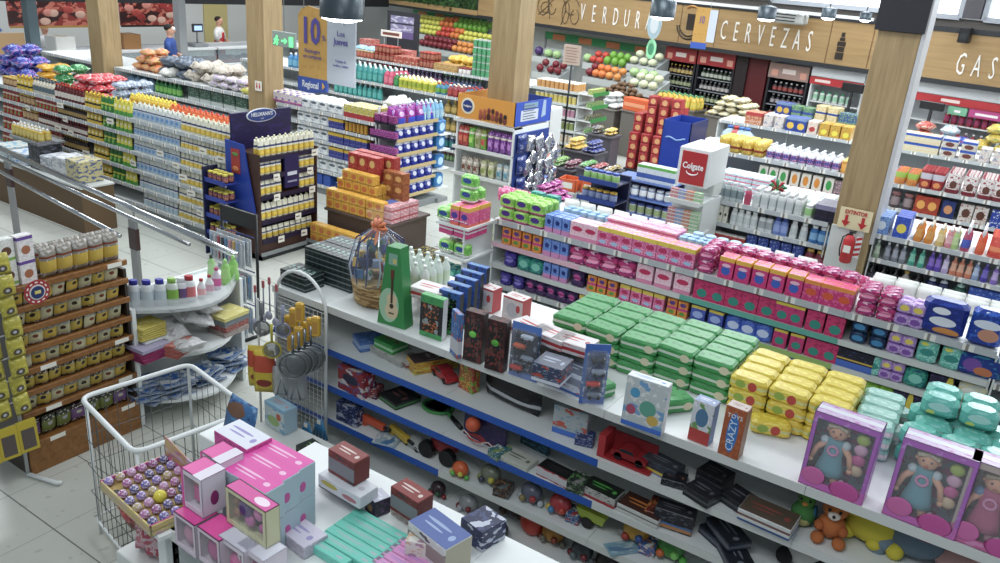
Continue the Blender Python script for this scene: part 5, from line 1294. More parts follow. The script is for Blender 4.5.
# red-fronted toothpaste stand at the aisle end
yf=7.62
a=at(672, 196, y=yf);b=at(706, 207, y=yf);zs_=a.z
c1=at(680, 146, y=yf);c2=at(711, 154, y=yf)
xa, xb=c1 .x, c2 .x
print('colg', a, b, c1, c2)
r=empty('toothpaste_stand', xf((0, 0, 0)), 'tall white stand with a red smile panel above small soap cartons', 'display stand')
m=MB();m.box(xa, xb, yf+.04, 8.2, 0, zs_-.03, WHITE, .004);obj('body', m, r)
m=MB();m.box(xa, xb, yf+.02, 8.18, zs_+.13, c1 .z, WHITE, .006);obj('top_box', m, r)
m=MB();m.box(xa+.01, xb-.01, yf+.3, 8.18, zs_, zs_+.13, OFFW);obj('back_panel', m, r)
w_=xb-xa;zt2=c1 .z-.035;zb2=zs_+.15
m=MB();m.box(xa+.035, xb-.03, yf+.012, yf+.02, zb2, zt2, mat('#b3191f', .35));pn=obj('red_panel', m, r)
text('Colgate', .085, mat('#f0eeee'), r, Matrix.Translation(((xa+xb)/2, yf+.008, (zb2+zt2)/2+.02))@FACE_F, sx=.8, bold=.002)
m=MB();cx=(xa+xb)/2;cz=(zb2+zt2)/2-.03
m.tube([(cx+.06*math.cos(t), yf+.01, cz-.0+.035*math.sin(t)) for t in[PI+k*PI/10 for k in range(11)]], [.003+.004*math.sin(k*PI/10) for k in range(11)], mat('#f0eeee'), 5);obj('smile_mark', m, r)
m=MB();m.box(a.x-.02, xb+.02, yf-.12, yf+.3, zs_-.02, zs_, WHITE);m.box(a.x-.02, xb+.02, yf-.13, yf-.12, zs_-.03, zs_+.015, OFFW);obj('shelf', m, r)
m=MB();m.box(a.x-.02, xb+.02, yf-.12, yf+.3, zs_-.36, zs_-.34, WHITE);obj('shelf', m, r)
m=MB();m.box(a.x-.02, xb+.02, yf-.12, yf+.1, 0, zs_-.62, WHITE);obj('base', m, r)
cs=[('#c9707a', 'coral pink'), ('#7f95c8', 'powder blue'), ('#c97a55', 'terracotta'), ('#8cc48a', 'mint green')]
for lv, zz in((0, zs_), (1, zs_-.34)):
 for k, (c_, nm) in enumerate(cs):
  q=P_box('soap_box', 'soap', .085, .06, .035, printed(c_, ((.3, .6, '#ded6cf'), ), (), speck=('#e8e0d8', .42)))
  x0_=a.x+(xb+.0-a.x)*k/4
  for L in range(3 if lv==0 else 7):
   q.put(xf((x0_+.055, yf-.07, zz+.001+L*.036), R.uniform(-.03, .03)), '%s %s soap carton from the bottom, %s tier of the red-fronted stand'%(ordinal(L+1), nm, ('upper', 'lower')[lv]), nm+' soap cartons')
pf=at(655, 235, z=.25)
r=empty('jar_display', xf((-3.55, 7.55, 0)), 'dark blue tiered display of cream jars beside the red-fronted stand', 'display stand')
m=MB();m.box(-.22, .22, .2, .24, 0, 1.35, NAVY);m.box(-.22, .22, -.1, .24, 0, .06, NAVY);obj('frame', m, r)
for k, zl in enumerate((.62, .86, 1.1, 1.3)):
 m=MB();m.box(-.22, .22, -.1, .22, zl-.015, zl, NAVY);m.box(-.22, .22, -.11, -.1, zl-.02, zl+.03, mat('#24408e'));obj('shelf', m, r)
 jr=P_bottle('cream_jar', 'cream', .04, .11, mat(['#20243c', '#c7b56a', '#2a3a7a', '#b9c0c8'][k], .3), mat(['#d9d3cf', '#2a2a30', '#d9b23a', '#3c5ab0'][k]), mat(['#b98f8a', '#d9a52a', '#8fa0c8', '#8fbf6a'][k]), 'jar', 10)
 run(jr, 7.47, zl, -3.75, -3.35, ['dark cream jar', 'golden cream jar', 'navy cream jar', 'silver cream jar'][k], 'on the dark blue tiered display')
yf=7.93
c0=at(456.5, 118, y=yf);c1=at(514, 129, y=yf);zt_=at(515, 103, y=yf).z
x0, x1=c0 .x, c1 .x;z1=(c0 .z+c1 .z)/2;yb2=at(550, 121, x=x1).y
z2=at(456, 145, y=yf).z;z3=at(454.5, 171, y=yf).z
print('pet', x0, x1, z1, z2, z3, zt_, yb2)
r=empty('pet_food_stand', xf((0, 0, 0)), 'four-sided white stand with orange and blue boards around the centre column', 'display stand')
m=MB();m.box(x0, x1, yf, yf+.008, z1+.02, zt_, mat('#d9942c', .5));fb=obj('orange_board', m, r)
m=MB();m.box(x1-.008, x1, yf, yb2, z1+.02, zt_, mat('#2e4fb4', .5));rbd=obj('blue_board', m, r)
m=MB();m.box(x0, x0+.008, yf, yb2, z1+.02, zt_, mat('#d9942c'));m.box(x0, x1, yb2-.008, yb2, z1+.02, zt_, mat('#2e4fb4'));obj('rear_board', m, r)
W_=x1-x0;Hh=zt_-z1
m=MB();m.prism([(x0+W_*.19+.095*math.cos(t*PI/12), z1+Hh*.56+.095*math.sin(t*PI/12)) for t in range(24)], yf-.004, yf, mat('#e6dfc0'));obj('badge_ring', m, r)
m=MB();m.prism([(x0+W_*.19+.07*math.cos(t*PI/12), z1+Hh*.56+.07*math.sin(t*PI/12)) for t in range(24)], yf-.008, yf-.004, mat('#23397c'));obj('badge', m, r)
text('Pedigree', .033, mat('#e9e4d8'), r, Matrix.Translation((x0+W_*.19, yf-.01, z1+Hh*.56))@FACE_F, bold=.0006)
m=MB();rr=random.Random(5)
for k in range(7):
 cx=x0+W_*(.42+.07*k);hh_=.05+.05*(1-abs(k-2.5)/3.5)
 m.ball((cx, yf-.004, z1+.06+hh_), .03, mat(rr.choice(['#7a2a34', '#4a2018', '#b05a3a', '#2a1614'])), 8, 6, .8, .15, 1.1)
 m.ball((cx, yf-.004, z1+.04+hh_*.5), .03, mat(rr.choice(['#7a3a34', '#4a2018', '#9c4a3a'])), 8, 6, .9, .15, 1.5)
 for q in(-.018, .018):m.tube([(cx+q, yf-.005, z1+.05), (cx+q, yf-.005, z1+.035+hh_*.4)], .006, mat('#3a1a14'), 4)
obj('dog_picture', m, r)
m=MB();m.box(x1, x1+.003, yf+(yb2-yf)*.15, yf+(yb2-yf)*.62, z1+.07, z1+Hh*.66, mat('#c9d0dc'));
m2=MB()
for k in range(6):m2 .box(x1+.003, x1+.005, yf+(yb2-yf)*.2, yf+(yb2-yf)*(.55-.05*(k%2)), z1+.09+k*.03, z1+.1+k*.03, mat('#59606c'))
nb=obj('notice_sheet', m, r);obj('printed_lines', m2, nb)
m=MB();m.box(x1, x1+.003, yf+(yb2-yf)*.22, yf+(yb2-yf)*.6, z1+Hh*.72, z1+Hh*.93, mat('#7f9cb0'));obj('dispenser_picture', m, r)
m=MB();m.prism([(0, 0), (.1, .02), (.09, .2), (.03, .2)], 0, .004, mat('#9fb6cc'));obj('leaflet_picture', m, r, Matrix.Translation((x1+.001, yf+(yb2-yf)*.72, z1+.08))@Matrix.Rotation(PI/2, 4, 'Z'))
m=MB();m.box(x0+.01, x1-.02, yf+.19, yf+.21, 0, z1, OFFW);m.box(x1-.02, x1-.0, yf+.01, yb2, 0, z1, WHITE);m.box(x0, x0+.02, yf+.01, yb2, 0, z1, WHITE);m.box(x0, x1, yb2-.02, yb2, 0, z1, WHITE);obj('panels', m, r)
for zz in(z1, z2, z3, .12):
 m=MB()
 m.box(x0-.03, x1, yf, yf+.19, zz-.018, zz, WHITE)
 so=obj('shelf', m, r);m=MB();m.box(x0-.03, x1+.005, yf-.02, yf-.008, zz-.03, zz+.008, OFFW);obj('price_strip', m, so)
WPet='on the pet stand\'s upper shelf'
def pt(pr, z, fa, fb, desc, where, **k):run(pr, yf, z, x0+W_*fa, x0+W_*fb, desc, where, **k)
def petbag(col, s1, s2=None, w=.085, h=.24):return P_pouch('pet_food_bag', 'pet food', w, .07, h, printed(col, ((.7, .8, '#e0d8c8'), ), ((.5, .4, .3, .14, s1), ), speck=(s1, .42), speck2=(s2, .4) if s2 else None), wr=.08)
pt(petbag('#b02a34', '#e07a5a', '#3a8a44'), z2, .02, .2, 'red pet food bag', WPet, rows=2)
pt(petbag('#5fae3a', '#b3dc6a'), z2, .2, .32, 'green pet food bag', WPet, rows=2)
pt(petbag('#b9b48c', '#7a8a4a'), z2, .32, .42, 'olive cream pet food bag', WPet, rows=2)
pt(petbag('#6fae3a', '#c94a4a'), z2, .42, .52, 'lime pet food bag', WPet, rows=2)
pt(petbag('#7a3a94', '#c08ad0'), z2, .54, .98, 'purple pet food bag', WPet, rows=2)
WP2='on the pet stand\'s middle shelf'
pt(petbag('#c9c3b6', '#7a4a34', None, .08, .2), z3, .1, .42, 'white and brown pet food bag', WP2, rows=2)
pt(petbag('#d3cfa8', '#8aa04a', None, .08, .2), z3, .44, .7, 'cream yellow pet food bag', WP2, rows=2)
pt(petbag('#c0cbc8', '#5a9ab0', None, .08, .2), z3, .72, .96, 'pale teal pet food bag', WP2, rows=2)
pt(petbag('#8aa03a', '#d9c94a', None, .1, .2), .12, .05, .95, 'green yellow pet food bag', 'on the pet stand\'s base shelf')
fo=mat('#c9ccd2', .16, .85)
foil=Pr('foil_bag', 'bag', ( lambda q:(q.pillow(.19, .06, .2, fo, nx=7, nz=7, wr=.7, p=.5), q)[1])(MB()), (.19, .06, .2))
rows_=[(.4+.24*(k%3)+.06*(k//3%2), 1.27-.14*(k//3)) for k in range(15)]
for k, (fy, zz) in enumerate(rows_):
 foil.put(Matrix.Translation((x1+.05+.035*(k%3), yf+(yb2-yf)*fy, zz))@Matrix.Rotation(PI/2, 4, 'Z')@Matrix.Rotation(R.uniform(-.9, .9), 4, 'Y'), '%s crinkled silver foil bag down the pet stand\'s aisle side'%ordinal(k+1), 'foil bags on the pet stand')
m=MB();m.box(x1, x1+.02, yf+.04, yb2-.04, .3, 1.5, mat('#26408c'));o=obj('blue_backing', m, r)
db=bag('pet_snack_bag', 'pet food', .2, .22, .06, '#1f2f6c', '#3a4f9c', '#8f97b0')
for k in range(4):
 db.put(Matrix.Translation((x1+.05, yf+.13+.02*k, 1.28-k*.26))@Matrix.Rotation(PI/2, 4, 'Z'), '%s dark blue snack bag hanging by the pet stand\'s corner'%ordinal(k+1), 'blue snack bags on the pet stand')
pp=bag('candy_bag', 'sweets', .12, .12, .05, '#9c2a7a', '#d07ab8', '#6a1a5a', rough=.15)
tb_=at(530, 190, z=.95)
def table(x0, x1, y0, y1, h, lab, c=mat('#8d9396', .5), nm='display_table'):
 r=empty(nm, XF[0].copy(), lab, 'table')
 m=MB();m.box(x0, x1, y0, y1, h-.03, h, c, .004);obj('table_top', m, r)
 m=MB();m.box(x0+.03, x1-.03, y0+.03, y1-.03, 0, h-.03, c);obj('base', m, r)
 return r
A1=Vector((-4.7, 7.95, 0));A2=Vector((-4.3, 8.5, 0))
table(A1 .x-.05, A2 .x+.05, A1 .y-.05, A1 .y+.5, .78, 'low white table under the shiny purple sweet bags')
heap(pp, 60, A1 .x, A2 .x, A1 .y, A1 .y+.45, .785, .16, 'shiny purple sweet bag', 'on the low white table')
# snack end stand with green trays
pB=at(571, 165, z=0)
zt3=at(575.5, 93, y=pB.y).z;xL=at(535, 86, y=pB.y).x;yR=at(596, 88, x=pB.x).y
print('snack', pB, zt3, xL, yR)
r=empty('snack_stand', xf((0, 0, 0)), 'white multi-tier snack stand with green trays on its aisle side', 'display stand')
m=MB();m.box(xL, pB.x-.02, pB.y+.38, pB.y+.4, 0, zt3, OFFW);m.box(pB.x-.03, pB.x-.01, pB.y+.02, yR, 0, zt3, WHITE);m.box(xL, pB.x, pB.y, yR, 0, .1, GREY);obj('panels', m, r)
nz_=6
zs3=[zt3*(k+.6)/(nz_-.4) for k in range(nz_)];zs3[-1]=zt3
for k, zz in enumerate(zs3):
 m=MB();m.box(xL-.03, pB.x, pB.y, pB.y+.38, zz-.02, zz, WHITE);so=obj('shelf', m, r);m=MB();m.box(xL-.03, pB.x, pB.y-.008, pB.y, zz-.03, zz+.02, OFFW);obj('price_strip', m, so)
 m=MB();m.box(pB.x-.01, pB.x+.28, pB.y+.02, yR, zz-.02, zz, WHITE);m.box(pB.x+.28, pB.x+.288, pB.y+.02, yR, zz-.03, zz+.04, mat('#3f9a4f'));obj('green_tray', m, r)
cc=[('#c9b84a', '#8a9a3a'), ('#b58a7a', '#d9c9b0'), ('#c2c7a8', '#8a9a5a'), ('#7a6a80', '#c08aa0'), ('#b5a03a', '#d9c96a'), ('#a3a85a', '#cf9a5a')]
nmc=['yellow', 'rosy', 'pale green', 'mauve', 'gold', 'olive']
for k, zz in enumerate(zs3):
 q=P_bottle('snack_tub', 'snacks', .045, .15, mat(cc[k][0], .35), mat('#d9d6cc'), mat(cc[k][1]), 'can', 8)
 run(q, pB.y, zz, xL, pB.x-.06, nmc[k]+' snack tub', 'on the snack stand\'s %s tier up'%ordinal(k+1), rows=2 if k==nz_-1 else 1)
 q=P_box('snack_box', 'snacks', .12, .1, .09, printed(['#2f7a3f', '#8fae7a', '#3a8a4a', '#2a3f34', '#5a9a4a', '#9ab04a'][k], (), (), speck=('#d9d6a8', .45)))
 n=5
 for i in range(n):
  q.put(xf((pB.x+.2, pB.y+.1+(yR-pB.y-.16)*i/n, zz+.002), PI/2), '%s green snack carton on the aisle-side tray, %s up'%(ordinal(i+1), ordinal(k+1)), 'green snack cartons')
p=at(572, 55, y=12.4);q=at(582, 62, y=12.4)
r=empty('board_sign', xf((p.x, 12.4, p.z)), 'pinkish framed list board on a black pole before the produce', 'sign')
m=MB();m.box(-.16, .16, -.01, .01, -.16, .16, mat('#b9a494', .6), .003);obj('board', m, r)
m=MB()
for k in range(6):m.box(-.12, .12-.03*(k%2), -.013, -.01, -.12+k*.045, -.11+k*.045, mat('#8a5a4c'))
obj('printed_lines', m, r)
m=MB();m.tube([(0, .02, -p.z), (0, .02, 0)], .016, BLACK);m.box(-.2, .2, -.2, .2, -p.z, -p.z+.02, BLACK);obj('pole', m, r)
# red pack tower and blue bin
P1=at(622, 175, z=0);P2=at(652, 184, z=0)
table(P1 .x, P2 .x+.25, P1 .y, P1 .y+.9, .14, 'dark low plinth under the red pack tower', DARK, 'plinth')
rp=P_box('noodle_pack', 'noodles', .158, .2, .16, printed('#a02a30', ((.0, .1, '#7c1a22'), ), ((.55, .45, .3, .3, '#d3a06a'), ), speck=('#c9504a', .42)))
nX=4;wX=(P2 .x+.22-P1 .x)/nX
for L in range(8):
 k0=0 if L<6 else 1
 for i in range(nX):
  if L>=6 and i<1:continue
  for j in range(2 if L<7 else 1):
   if L==2 and j==0:zz=.141+L*.149
   rp.put(xf((P1 .x+(i+.5)*wX, P1 .y+.12+j*.22+(.1 if L>3 else 0), .141+L*.162), R.uniform(-.03, .03)), ('%s red noodle pack of the tower\'s %s layer up'%(ordinal(i+1), ordinal(L+1))) if j==0 else 'red noodle pack in the rear of the tower', 'red packs of the tower' if j==0 else 'rear packs of the tower')
a=at(664, 119, y=9.9);b=at(692, 125, y=9.9);
r=empty('blue_bin', xf((0, 0, 0)), 'open royal blue cardboard bin beside the red pack tower', 'bin')
zt4=a.z;xa, xb=a.x, b.x;c_=mat('#1d3fa4', .45)
m=MB();m.box(xa, xb, 9.9, 9.91, 0, zt4, c_);m.box(xa, xa+.01, 9.9, 10.5, 0, zt4, c_);m.box(xb-.01, xb, 9.9, 10.5, 0, zt4, mat('#1a2a6c'));m.box(xa, xb, 10.49, 10.5, 0, zt4, c_);m.box(xa, xb, 9.9, 10.5, .3, .31, NAVY);obj('walls', m, r)
m=MB();m.tube([(xa+(xb-xa)*(.15+.7*k/8), 9.895, zt4-.22+.015*math.sin(k)) for k in range(9)], .01, mat('#8fb3e0'), 5);obj('printed_wave', m, r)
wb2=P_box('milk_carton', 'milk', .1, .08, .2, printed('#cfd6dc', ((.82, 1, '#5fa84a'), (.2, .5, '#3c5aa8')), (), speck=('#b9c6d8', .45)))
r=empty('tier_display', xf((0, 0, 0)), 'dark blue shelved display below the milk cartons before the blue bin', 'display stand')
m=MB();m.box(xa-.3, xb+.1, 9.68, 9.7, 0, .95, NAVY);m.box(xa-.3, xb+.1, 9.3, 9.68, 0, .08, DARK);obj('frame', m, r)
for zq_ in(.3, .52, .73, .95):m=MB();m.box(xa-.3, xb+.1, 9.28, 9.68, zq_-.02, zq_, mat('#5f78b8'));obj('shelf', m, r)
for k, zq_ in enumerate((.08, .3, .52, .73)):run(P_bottle('cream_jar', 'cream', .05, .14, mat(['#8f97a8', '#2a3560', '#b9bcc4', '#6f86b8'][k], .3), mat(['#2a3050', '#b9a04a', '#3a4a8c', '#c9ccd0'][k]), mat(['#c9b080', '#4a6fb0', '#8a9a6a', '#dfe2e6'][k]), 'jar', 10), 9.29, zq_+.001, xa-.3, xb+.1, ('grey', 'navy', 'silver', 'blue')[k]+' cream jar', 'on the display below the milk cartons', rows=1)
run(wb2, 9.3, .951, xa-.02, xb+.1, 'white milk carton with green top', 'before the blue bin', rows=2)
# cross-aisle bargain tables
def crate(x, y, z, lab, c='#d9602a', w=.3, d=.24, h=.16, rz=0):
 r=empty('crate', xf((x, y, z), rz), lab, 'crate')
 m=MB();t=.012;C_=mat(c, .45)
 m.box(-w/2, w/2, -d/2, -d/2+t, 0, h, C_);m.box(-w/2, w/2, d/2-t, d/2, 0, h, C_);m.box(-w/2, -w/2+t, -d/2, d/2, 0, h, C_);m.box(w/2-t, w/2, -d/2, d/2, 0, h, C_);m.box(-w/2, w/2, -d/2, d/2, 0, t, C_);obj('walls', m, r)
 m=MB();m.box(-w*.3, w*.3, -d/2-.003, -d/2, h*.25, h*.75, PAPER);obj('printed_card', m, r)
 return r
spots=[(570, 188, 'orange crate beside the pet stand'), (592, 191, 'orange crate nearer the floor strip')]
for k, (px, py, lab) in enumerate(spots):
 p=at(px, py, z=.62);
 table(p.x-.13, p.x+.13, p.y-.14, p.y+.14, .6, 'small white plinth below the '+lab, OFFW, 'plinth')
 crate(p.x, p.y, .601, lab, rz=.1, w=.25)
 cj=P_bottle('sweet_jar', 'sweets', .026, .09, mat(['#b9a48a', '#7a4a34'][k], .3), mat(['#e0902a', '#c9c3b8'][k]), mat(['#d9cfc0', '#a08a7a'][k]), 'jar', 8)
 for i in range(4):
  for j in range(3):
   cj.put(xf((p.x-.08+i*.053, p.y-.07+j*.07, .616)), 'small capped sweet jar standing in the %s'%lab, 'jars in the '+lab)
A1=at(560, 175, z=.55);
for k, (px, py, zt5, w_, d_, cols) in enumerate(((560, 165, .5, .7, .45, (('#8a2a34', '#d9a05a'), ('#3a7a3a', '#b3d06a'), ('#5a2a3c', '#a86a7a'))), (600, 168, .62, .6, .5, (('#2f7a3a', '#7fc04a'), ('#7a2030', '#c96a5a'), ('#4a3a2a', '#c9b03a'))), (585, 150, .7, .6, .45, (('#d0a52a', '#ecd05a'), ('#1f2a6c', '#4a60b0'))), (604, 134, .8, .5, .4, (('#2a3058', '#c9b84a'), ('#c9a02a', '#e8d060'))))):
 p=at(px, py, z=zt5)
 nm=('nearest', 'second', 'third', 'fourth')[k]
 if k<2:table(p.x-w_/2, p.x+w_/2, p.y-d_/2-.3, p.y-d_/2-.01, zt5*.55, 'lower front ledge of the %s bargain table'%nm, mat('#3b3e4a', .5), 'ledge')
 table(p.x-w_/2, p.x+w_/2, p.y-d_/2, p.y+d_/2, zt5, '%s low bargain table of mixed sweet bags in the cross aisle'%nm, mat('#4d4a52', .5))
 for j in range(3 if k<2 else 0):heap(bag('sweet_bag', 'sweets', .12, .13, .06, *((('#a8782a', '#d9c04a'), ('#2f4a8c', '#8f9fd0'), ('#8a2a34', '#c9a0a0'), ('#3a6a3a', '#c9cf8a'))[(j+k)%4]), '#cfc9c3'), 12, p.x-w_/2+w_*j/3, p.x-w_/2+w_*(j+1)/3, p.y-d_/2-.26, p.y-d_/2-.06, zt5*.55+.003, .13, ('first', 'second', 'third')[j]+' ledge sweet bag', 'before the %s bargain table'%nm)
 for j, (c1_, c2_) in enumerate(cols):
  xa=p.x-w_/2+w_*j/len(cols);xb=p.x-w_/2+w_*(j+1)/len(cols)
  heap(bag('sweet_bag', 'sweets', .13, .14, .06, c1_, c2_, '#d9d3cf'), 40, xa+.02, xb-.02, p.y-d_/2+.05, p.y+d_/2-.05, zt5+.003, .26, ('first', 'second', 'third')[j]+' kind of sweet bag', 'on the %s bargain table'%nm)
XF[0]=BM
def island(px, off, z, w, d, lab):
 s=SX(px, z, off);table(s-w/2, s+w/2, off, off+d, z, lab, mat('#6f6a62', .6));return Vector((s, off+d/2, z))
p=island(604, -2.1, .85, .56, .55, 'table under the white bread bags before the produce')
heap(bag('bread_bag', 'bread', .24, .2, .1, '#d6d9d8', '#bfc4c4', wr=.4), 22, p.x-.26, p.x+.26, p.y-.2, p.y+.2, .853, .25, 'white bread bag', 'before the produce')
p=island(632, -2.1, .9, .6, .55, 'table under the orange display box')
r=empty('orange_display_box', BM@xf((p.x, p.y-.1, .902)), 'long bright orange display box between bread bags and pack tower', 'box')
m=MB();m.box(-.28, .28, -.12, .12, 0, .24, mat('#e2622a', .45), .006);obj('body', m, r)
m=MB();m.box(-.25, .25, -.124, -.12, .08, .15, mat('#f0a070'));obj('printed_band', m, r)
ltb=P_bottle('sweet_jar', 'sweets', .045, .14, mat('#a9c9b8', .3), mat('#d9e4de'), mat('#cfe0d6'), 'jar', 8)
for i in range(6):ltb.put(xf((p.x-.28+i*.11, p.y+.15, .903)), '%s pale green jar behind the orange display box'%ordinal(i+1), 'pale jars by the orange box')
p=island(617, -1.45, .98, 1.3, .55, 'low table heaped with brown potatoes')
pot=MB();pot.ball((0, 0, .05), .06, mat('#6f5238', .8), 8, 6, 1.2, .9, .75);pot=Pr('potato', 'potato', pot, (.14, .11, .09))
for L in range(4):
 for i in range(9-2*L):
  for j in range(5-L):pot.put(xf((p.x+(i-4+L)*.14+R.uniform(-.02, .02), p.y+(j-2+L/2)*.1, .975+L*.075), R.uniform(0, 3)), 'brown potato in the heap on the low table before the produce', 'potatoes in the heap')
p=island(673, -1.25, 1.0, .95, .5, 'table of yellow juice bottles before the beer fridges')
jb=P_bottle('juice_bottle', 'juice', .06, .26, mat('#cfae2a', .3), mat('#5fb07a'), mat('#d9c64a'), 'jug', 8)
run(jb, p.y-.23, 1.001, p.x-.46, p.x+.46, 'yellow juice bottle with green cap', 'before the beer fridges', rows=3)
p=island(727, -1.3, 1.0, 1.0, .6, 'long table of pale packs before the beer fridges')
heap(bag('rice_bag', 'rice', .22, .2, .1, '#d3cfae', '#e6e2cc', '#c9a84a'), 34, p.x-.48, p.x+.48, p.y-.26, p.y+.26, 1.003, .3, 'cream rice bag', 'before the beer fridges')
XF[0]=Matrix.Identity(4)
jn=P_bottle('water_jug', 'water', .12, .34, mat('#9fb6c8', .2), mat('#3c6ab0'), mat('#c9d6e0'), 'jug', 12)
jn2=P_bottle('water_jug', 'water', .12, .34, mat('#b04a4a', .3), mat('#c03a3a'), mat('#d9b0a0'), 'jug', 12)
for k, px in enumerate((727, 733, 738, 744)):
 x=XA(px, 12.6, .95);(jn2 if k==1 else jn).put(xf((x, 12.6, .95)), ('clear jug with blue cap, nearest the juice', 'red jug between two clear jugs', 'clear jug just past the red one', 'last clear jug toward the cereal boxes')[k], None)
x_=XA(735, 12.6, .95);table(x_-.5, x_+.5, 12.4, 12.85, .948, 'short table holding the big jugs')
# perimeter: produce wall, beer fridges, cold cabinets
CAB=mat('#9aa0a0', .5)
def fruit(name, cat, r_, c, sz=1.0, sp=None):
 m=MB();m.ball((0, 0, r_*sz), r_, printed(c, speck=(sp, .4)) if sp else mat(c, .4), 10, 7, 1, 1, sz)
 m.tube([(0, 0, r_*2*sz*.96), (0, 0, r_*2*sz*1.08)], r_*.1, mat('#4a5a2a'), 4)
 return Pr(name, cat, m, (2*r_, 2*r_, 2*r_*sz))
FR={'lemon':fruit('lemon', 'lemon', .085, '#d3d04a', .85), 'lime':fruit('green_pepper', 'pepper', .09, '#6fa82f', 1.1), 'tomato':fruit('tomato', 'tomato', .09, '#c8402c', .85), 'orange':fruit('orange', 'orange', .09, '#d9742c', .95), 'cabbage':fruit('purple_cabbage', 'cabbage', .11, '#4a2f6a', .95), 'lettuce':fruit('lettuce', 'lettuce', .11, '#a9c98a', .85, '#7fae5a'), 'apple':fruit('apple', 'apple', .09, '#7a1f2a', .95), 'cauli':fruit('cauliflower', 'cauliflower', .1, '#cfd3b0', .8, '#9ab06a'), 'mango':fruit('peach', 'peach', .09, '#d98a3a', .9)}
def tray(s0_, s1_, z, off, items, lab, depth=.7):
 r=empty('produce_tray', BM@xf((s0_, off, 0)), lab, 'produce tray')
 w=s1_-s0_
 m=MB();m.add([(0, -.02, z-.1), (w, -.02, z-.1), (w, depth, z+.12), (0, depth, z+.12), (0, -.02, z-.16), (w, -.02, z-.16), (w, depth, z-.16), (0, depth, z-.16)], [(0, 1, 2, 3), (4, 7, 6, 5), (0, 4, 5, 1), (2, 6, 7, 3), (0, 3, 7, 4), (1, 5, 6, 2)], CAB);obj('bed', m, r)
 m=MB();m.box(0, w, -.04, -.02, z-.2, z-.06, mat('#b9bdb9'));obj('front_lip', m, r)
 for fa, fb, key in items:
  q=FR[key];d_=q.dims[0]*.96
  xs=s0_+w*fa;xe=s0_+w*fb;nx=max(1, int((xe-xs)/d_));ny=max(1, int((depth-.06)/d_))
  for j in range(ny):
   for i in range(nx):
    x=xs+(i+.5)*(xe-xs)/nx+R.uniform(-.01, .01);y_=off+.06+j*d_
    q.put(BM@xf((x, y_, z-.1+.31*(y_-off)/depth*1.0+.012+(R.random()*.0)), R.uniform(0, 3)), 'single %s lying in the %s'%(q.name.replace('_', ' '), lab.split(',')[0]), q.name+'s in the '+lab)
OFF=-.2
def rowtray(pa, pb, py, off, items, lab, dp=.48):
 a_=bp(pa, py, off)[0];b_=bp(pb, py+(pb-pa)*.13, off)[0];z=bp((pa+pb)/2, py+(pb-pa)*.065, off)[1]
 tray(a_, b_, z, off, items, lab, dp)
rowtray(533, 560, 53, OFF, [(0, .32, 'cabbage'), (.34, 1, 'lettuce')], 'upper produce tray of cabbage and lettuce')
rowtray(584, 624, 60, OFF, [(0, .1, 'lettuce'), (.1, .46, 'tomato'), (.47, 1, 'lime')], 'upper produce tray of tomatoes and green peppers')
rowtray(628, 656, 61, OFF, [(0, 1, 'cauli')], 'white tiered produce tray of cauliflower')
rowtray(533, 560, 69, OFF-.6, [(0, .4, 'apple'), (.45, 1, 'apple')], 'lower produce tray of dark apples beside the centre column')
rowtray(584, 620, 74, OFF-.6, [(0, .2, 'apple'), (.2, .55, 'orange'), (.55, 1, 'mango')], 'lower produce tray of oranges and peaches')
rowtray(628, 656, 74, OFF-.5, [(0, 1, 'lettuce')], 'second white produce tray of pale greens')
rowtray(628, 656, 84, OFF-1.0, [(0, 1, 'cauli')], 'third white produce tray of pale heads')
rowtray(415, 486, 32, OFF, [(0, .3, 'lemon'), (.3, .5, 'tomato'), (.5, .62, 'orange'), (.62, 1, 'lemon')], 'citrus tray of lemons with a red patch')
rowtray(415, 486, 22, OFF+.45, [(0, .35, 'lemon'), (.35, .55, 'orange'), (.55, 1, 'lime')], 'topmost citrus tray under the green awning')
rowtray(418, 486, 45, OFF-.55, [(0, .5, 'apple'), (.5, .8, 'mango'), (.8, 1, 'lime')], 'lowest tray of dark apples under the citrus')
for pa, pb, py, lab in((413, 486, 13, 'green awning board over the citrus trays'), (545, 656, 36, 'green and orange valance board over the vegetable trays')):
 a_=bp(pa, py, .65)[0];b_=bp(pb, py+(pb-pa)*.13, .65)[0];z=bp((pa+pb)/2, py+(pb-pa)*.065, .65)[1]
 r=empty('valance_board', BM@xf((a_, .65, z)), lab, 'board')
 w=b_-a_
 m=MB();m.box(0, w, 0, .03, -.09, .09, mat('#2f8f55', .5));obj('board', m, r)
 m=MB()
 for k in range(4):
  m=MB();m.box(w*(.08+.25*k), w*(.2+.25*k), -.006, 0, -.08, .06, mat('#c9794a'));obj('orange_panel', m, r)
 for q in(0, w-.04):m=MB();m.box(q, q+.04, 0, .04, -z, 0, GREY);obj('post', m, r)
s_a=bp(410, 12, .35)[0];s_b=bp(660, 40, .35)[0]
w=MB();w.box(s_a, s_b, .95, 1.0, 0, 2.1, mat('#b9bcb8', .6));struct('wall_produce', w, BM)
